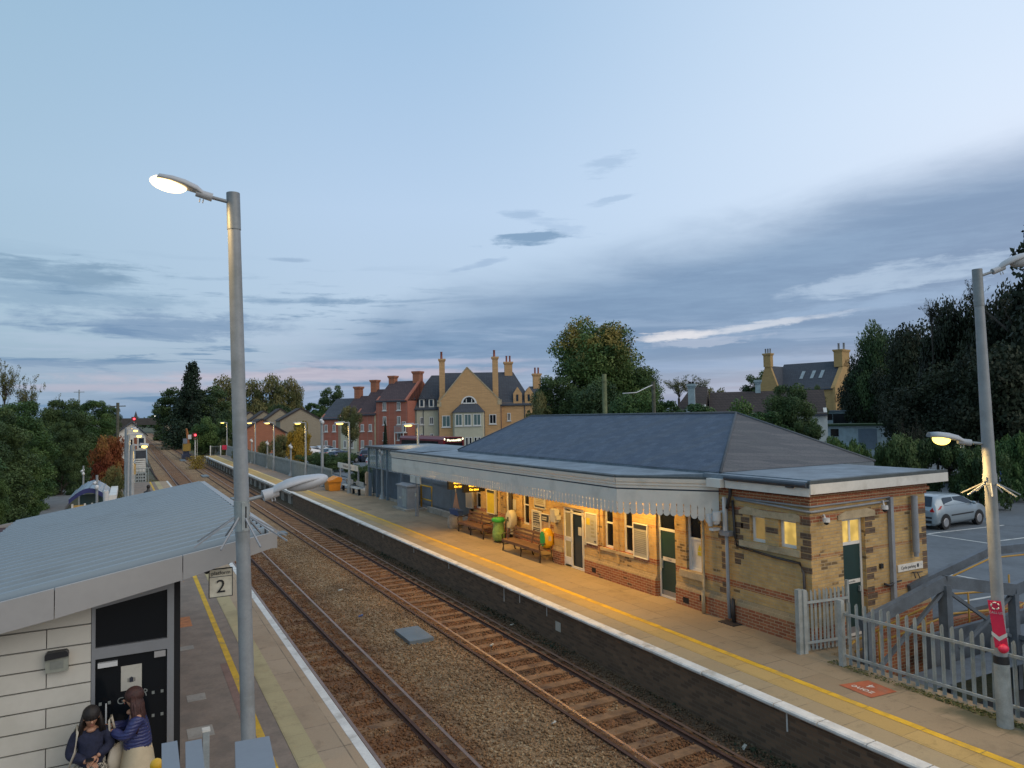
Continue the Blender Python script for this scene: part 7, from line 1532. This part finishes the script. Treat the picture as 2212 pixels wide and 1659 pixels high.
# ================================================================ vehicles
def car_parts(t, paint, kind='hatch', L=4.0, Wd=1.68, hh=1.48):
    """x forward, y across; z from the ground"""
    S = [(-2.0, .38, .74, .86), (-1.95, .80, .93, .99), (-1.78, .92, 1.02, 1.22), (-1.55, .95, 1.05, 1.40), (-1.2, .97, 1.06, 1.47), (-.5, 1.0, 1.07, 1.49), (.1, 1.0, 1.05, 1.46), (.55, .99, 1.03, 1.33), (.95, .97, 1.0, 1.12), (1.2, .94, .93, .99), (1.6, .86, .84, .88), (1.9, .74, .64, .70), (2.02, .55, .46, .50)]
    if kind == 'saloon': S[1:4] = [(-1.95, .80, .9, .93), (-1.7, .92, .97, 1.0), (-1.25, .95, 1.02, 1.25)]
    n = 10; rows = []; hw = Wd/2; kx, kz = L/4.0, hh/1.48
    for x, wf, zb, zt_ in S:
        w = hw*(wf if wf > .3 else .3)/1.0; w = hw*min(1, .86+.14*wf) if wf > .7 else hw*.8; rw = w*(.98 if zt_-zb < .12 else .74)
        half = [(w*.86, .20), (w, .34), (w, .62), (w*.97, zb), (rw, zb+(zt_-zb)*.86), (rw*.72, zt_)]
        ring = half+[(-a_, z) for a_, z in half[::-1]]; rows += [(x*kx, y, z*kz) for y, z in ring]
    n = 12; k = len(S); body = MB().add(rows, [(j*n+i, (j+1)*n+i, (j+1)*n+i+1, j*n+i+1) for j in range(k-1) for i in range(n-1)]+[(j*n+n-1, (j+1)*n+n-1, (j+1)*n, j*n) for j in range(k-1)], True)
    body.add(rows[:n], [tuple(range(n))]); body.add(rows[-n:], [tuple(range(n))[::-1]]); b = mk('body', body, paint, t, False)
    gl = MB()
    def sidew(x0, x1, s, tl=.0, tr_=.0):
        zb, zt_ = 1.03*kz, 1.36*kz; yb, yt = hw*.975, hw*.80; gl.add([((x0)*kx, s*(yb), zb), (x1*kx, s*yb, zb), ((x1-tr_)*kx, s*yt, zt_), ((x0+tl)*kx, s*yt, zt_)], [(0, 1, 2, 3)])
    for s in (1, -1): sidew(-1.35, -.55, s, .12, 0) if kind == 'hatch' else sidew(-1.1, -.4, s, .3, 0); sidew(-.48, .85, s, 0, .62)
    gl.add([(.98*kx, -hw*.78, 1.10*kz), (.98*kx, hw*.78, 1.10*kz), (.40*kx, hw*.60, 1.42*kz), (.40*kx, -hw*.60, 1.42*kz)], [(0, 1, 2, 3)])
    gl.add([(-1.965*kx, -hw*.76, 1.04*kz), (-1.965*kx, hw*.76, 1.04*kz), (-1.65*kx, hw*.62, 1.42*kz), (-1.65*kx, -hw*.62, 1.42*kz)] if kind == 'hatch' else [(-1.72*kx, -hw*.74, 1.03*kz), (-1.72*kx, hw*.74, 1.03*kz), (-1.2*kx, hw*.60, 1.42*kz), (-1.2*kx, -hw*.60, 1.42*kz)], [(0, 1, 2, 3)])
    mk('windows', gl, 'glassb', t, False)
    for x in (-1.27, 1.27):
        for s in (1, -1):
            w_ = mk('wheel', MB().cyl((x*kx, s*(hw-.2), .31), (x*kx, s*(hw+.012), .31), .31, n=20), 'tyre', t, False); hb = MB().cyl((x*kx, s*(hw+.01), .31), (x*kx, s*(hw+.022), .31), .2, .16, 16)
            mk('wheel_trim', hb, 'hub', w_, False); mk('wheel_arch', MB().add([(x*kx+r_*math.cos(PI*i/10), s*(hw+.004), .31+r_*math.sin(PI*i/10)) for r_ in (.31, .38) for i in range(11)], [(i, i+1, 12+i, 11+i) for i in range(10)]), 'black', w_, False)
    for s in (1, -1):
        mk('tail_light', MB().add([(-2.0*kx, s*hw*.62, .78), (-1.99*kx, s*(hw*.92), .80), (-1.62*kx, s*(hw+.012), .92), (-1.50*kx, s*(hw+.004), 1.05), (-1.97*kx, s*hw*.82, .98)], [(0, 1, 4), (1, 2, 3, 4)]), 'taillight', t, False)
        mk('headlight', MB().ell((1.78*kx, s*hw*.72, .68), (.14, .12, .09)), 'glassb', t, False); mk('mirror', MB().ell((.75*kx, s*(hw+.08), 1.04*kz), (.07, .10, .07)), paint, t, False)
        mk('side_trim', MB().add([(-.85*kx, s*(hw+.008), .56), (.85*kx, s*(hw+.008), .58), (.85*kx, s*(hw+.008), .64), (-.85*kx, s*(hw+.008), .62)], [(0, 1, 2, 3)]), 'black', t, False)
    mk('rear_bumper', MB().box(-2.03*kx, -1.9*kx, -hw*.78, hw*.78, .30, .42).box(-2.02*kx, -1.93*kx, -hw*.8, hw*.8, .5, .58), 'black', t, False); mk('number_plate', bx(-2.0*kx, -1.97*kx, -.26, .26, .68, .79), 'plate', t, False)
near = thing('parked_car', 'silver-blue hatchback parked at the hedge in the right-hand car park', 'car', (32.55, 19.3, .785), 0.0, 'parked cars'); car_parts(near, 'silver')
cars = {}
for nm, p_, kd in (('carwhite', 'carwhite', 'hatch'), ('cardark', 'cardark', 'hatch'), ('cargrey', 'cargrey', 'saloon'), ('silver', 'silver', 'saloon')): cars[nm] = (p_, kd)
lots = (('carwhite', 676, 987, 110, 0, 'white car parked farthest left, behind the yellow tree'), ('carwhite', 706, 984, 110, 0, 'white car second in the row, behind the tall camera post'), ('silver', 722, 992, 100, .1, 'silver saloon in front of the two white cars'), ('cardark', 742, 1000, 95, .1, 'dark blue car with a pale roof, in front of the silver saloon'),
        ('cargrey', 800, 985, 90, 1.2, 'grey-blue car parked behind the glazed shelter, left of two'), ('cardark', 790, 996, 84, 1.1, 'dark car with its windscreen towards the shelter'), ('carwhite', 812, 1012, 76, .9, 'white car nearest the glazed shelter'), ('cargrey', 690, 962, 135, .3, 'dark grey car parked far back beside the round bush'))
first = {}
for nm, px, py, D, rr_, lab in lots:
    a = at(px, py, Z=.80); loc = (a.x, a.y, .785); ang = rr_+.25
    if nm not in first: 
        t = thing('parked_car', lab, 'car', loc, ang, 'parked cars'); car_parts(t, *cars[nm]); first[nm] = t
    else: dup(first[nm], loc, ang, lab)
a = at(690, 930, D=138); t = thing('parked_van', 'blue-grey van parked at the back of the car park beside the bushes', 'van', (a.x, a.y, .785), -.3); mk('body', MB().prism([(-2.6, .3), (2.5, .3), (2.6, .9), (2.1, 1.2), (1.5, 2.3), (-2.5, 2.4), (-2.6, 1.8)], 'y', -.95, .95), 'cargrey', t, False); mk('windows', MB().box(.3, 1.6, -.97, .97, 1.3, 1.95), 'glassd', t, False)
for x in (-1.6, 1.6): mk('wheel', MB().cyl((x, -.97, .35), (x, .97, .35), .35), 'tyre', t, False)
a = at(801, 945, D=128); t = thing('minibus', 'white minibus with dark windows parked before the red terrace', 'bus', (a.x, a.y, .785), -.10); H_ = at(801, 927, D=128).z-.785
mk('body', MB().prism([(-1.0, .35), (1.0, .35), (1.08, 1.4), (1.0, H_-.12), (.8, H_), (-.8, H_), (-1.0, H_-.12), (-1.08, 1.4)], 'x', -2.9, 2.9), 'carwhite', t, False); mk('windows', MB().box(-.9, 2.7, -1.11, 1.11, H_-1.15, H_-.35).box(-2.93, -1.2, -1.0, 1.0, H_-1.5, H_-.5).box(-2.7, -1.1, -1.11, 1.11, H_-1.7, H_-.4), 'glassd', t, False); mk('yellow_panel', bx(-1.25, -1.0, -1.12, -1.09, H_-1.6, H_-.8), 'yplastic', t, False)
for x in (-1.9, 1.9): mk('wheel', MB().cyl((x, -1.09, .4), (x, 1.09, .4), .4), 'tyre', t, False)
a = at(980, 950, D=76); t = thing('bus', 'dark red single-deck bus with a lit destination display behind the canopy', 'bus', (a.x, a.y, .785), -math.radians(86)); H_ = at(980, 944, D=76).z-.785
mk('body', MB().prism([(-1.22, .3), (1.22, .3), (1.27, 1.0), (1.25, H_-.25), (1.05, H_), (-1.05, H_), (-1.25, H_-.25), (-1.27, 1.0)], 'x', -11.6, 0), 'busred', t, False); mk('windows', MB().box(-11, -1.2, -1.275, 1.275, 1.35, H_-.45).box(-.02, .02, -1.05, 1.05, 1.2, H_-.62), 'glassd', t, False)
dp = mk('destination_display', bx(.0, .04, -1.0, 1.0, H_-.52, H_-.12), 'black', t, False)
text('lettering', 'Moreton', .34, 'dest', dp, (.06, -.22, H_-.34), (0, 1, 0), (0, 0, 1), .004, world=False); text('lettering', '801', .34, 'dest', dp, (.06, .68, H_-.34), (0, 1, 0), (0, 0, 1), .004, world=False)
mk('marker_light', MB().box(.0, .03, -1.14, -1.05, H_-.3, H_-.12).box(0, .03, 1.05, 1.14, H_-.3, H_-.12), 'dest', t, False)
for x in (-2.6, -8.8): mk('wheel', MB().cyl((x, -1.28, .48), (x, 1.28, .48), .48), 'tyre', t, False)
# car park markings, blue sign
ml = MB()
def mline(p, q, w=.1): ml.beam((p[0], p[1], .7835), (q[0], q[1], .7835), w, .004)
mline((29.6, 21.5), (29.3, 9)); mline((29.7, 18.3), (34.5, 17.8)); mline((29.9, 15.9), (35, 15.3)); mline((29.5, 13.4), (35, 12.8)); mline((20.5, 13.9), (23.05, 13.45)); mline((23.05, 13.45), (23.0, 9.5)); mline((23.0, 11.2), (20.2, 11.5))
solo('road_marking', ml, 'whiteline', None, None, kind='structure')
a = at(2171, 1140, D=39); t = thing('car_park_sign', 'blue car park sign on a post at the right edge behind the mast', 'sign', (a.x, a.y, .78)); zt_ = at(2171, 1018, D=39).z
mk('post', MB().cyl((a.x, a.y, .78), (a.x, a.y, zt_), .07), 'bluesign', t); mk('panel', MB().box(a.x-.95, a.x-.05, a.y-.03, a.y+.03, zt_-.85, zt_-.02), 'bluesign', t); text('lettering', 'P', .5, 'whiteline', t, (a.x-.5, a.y-.04, zt_-.43), (1, 0, 0), (0, 0, 1), .002)
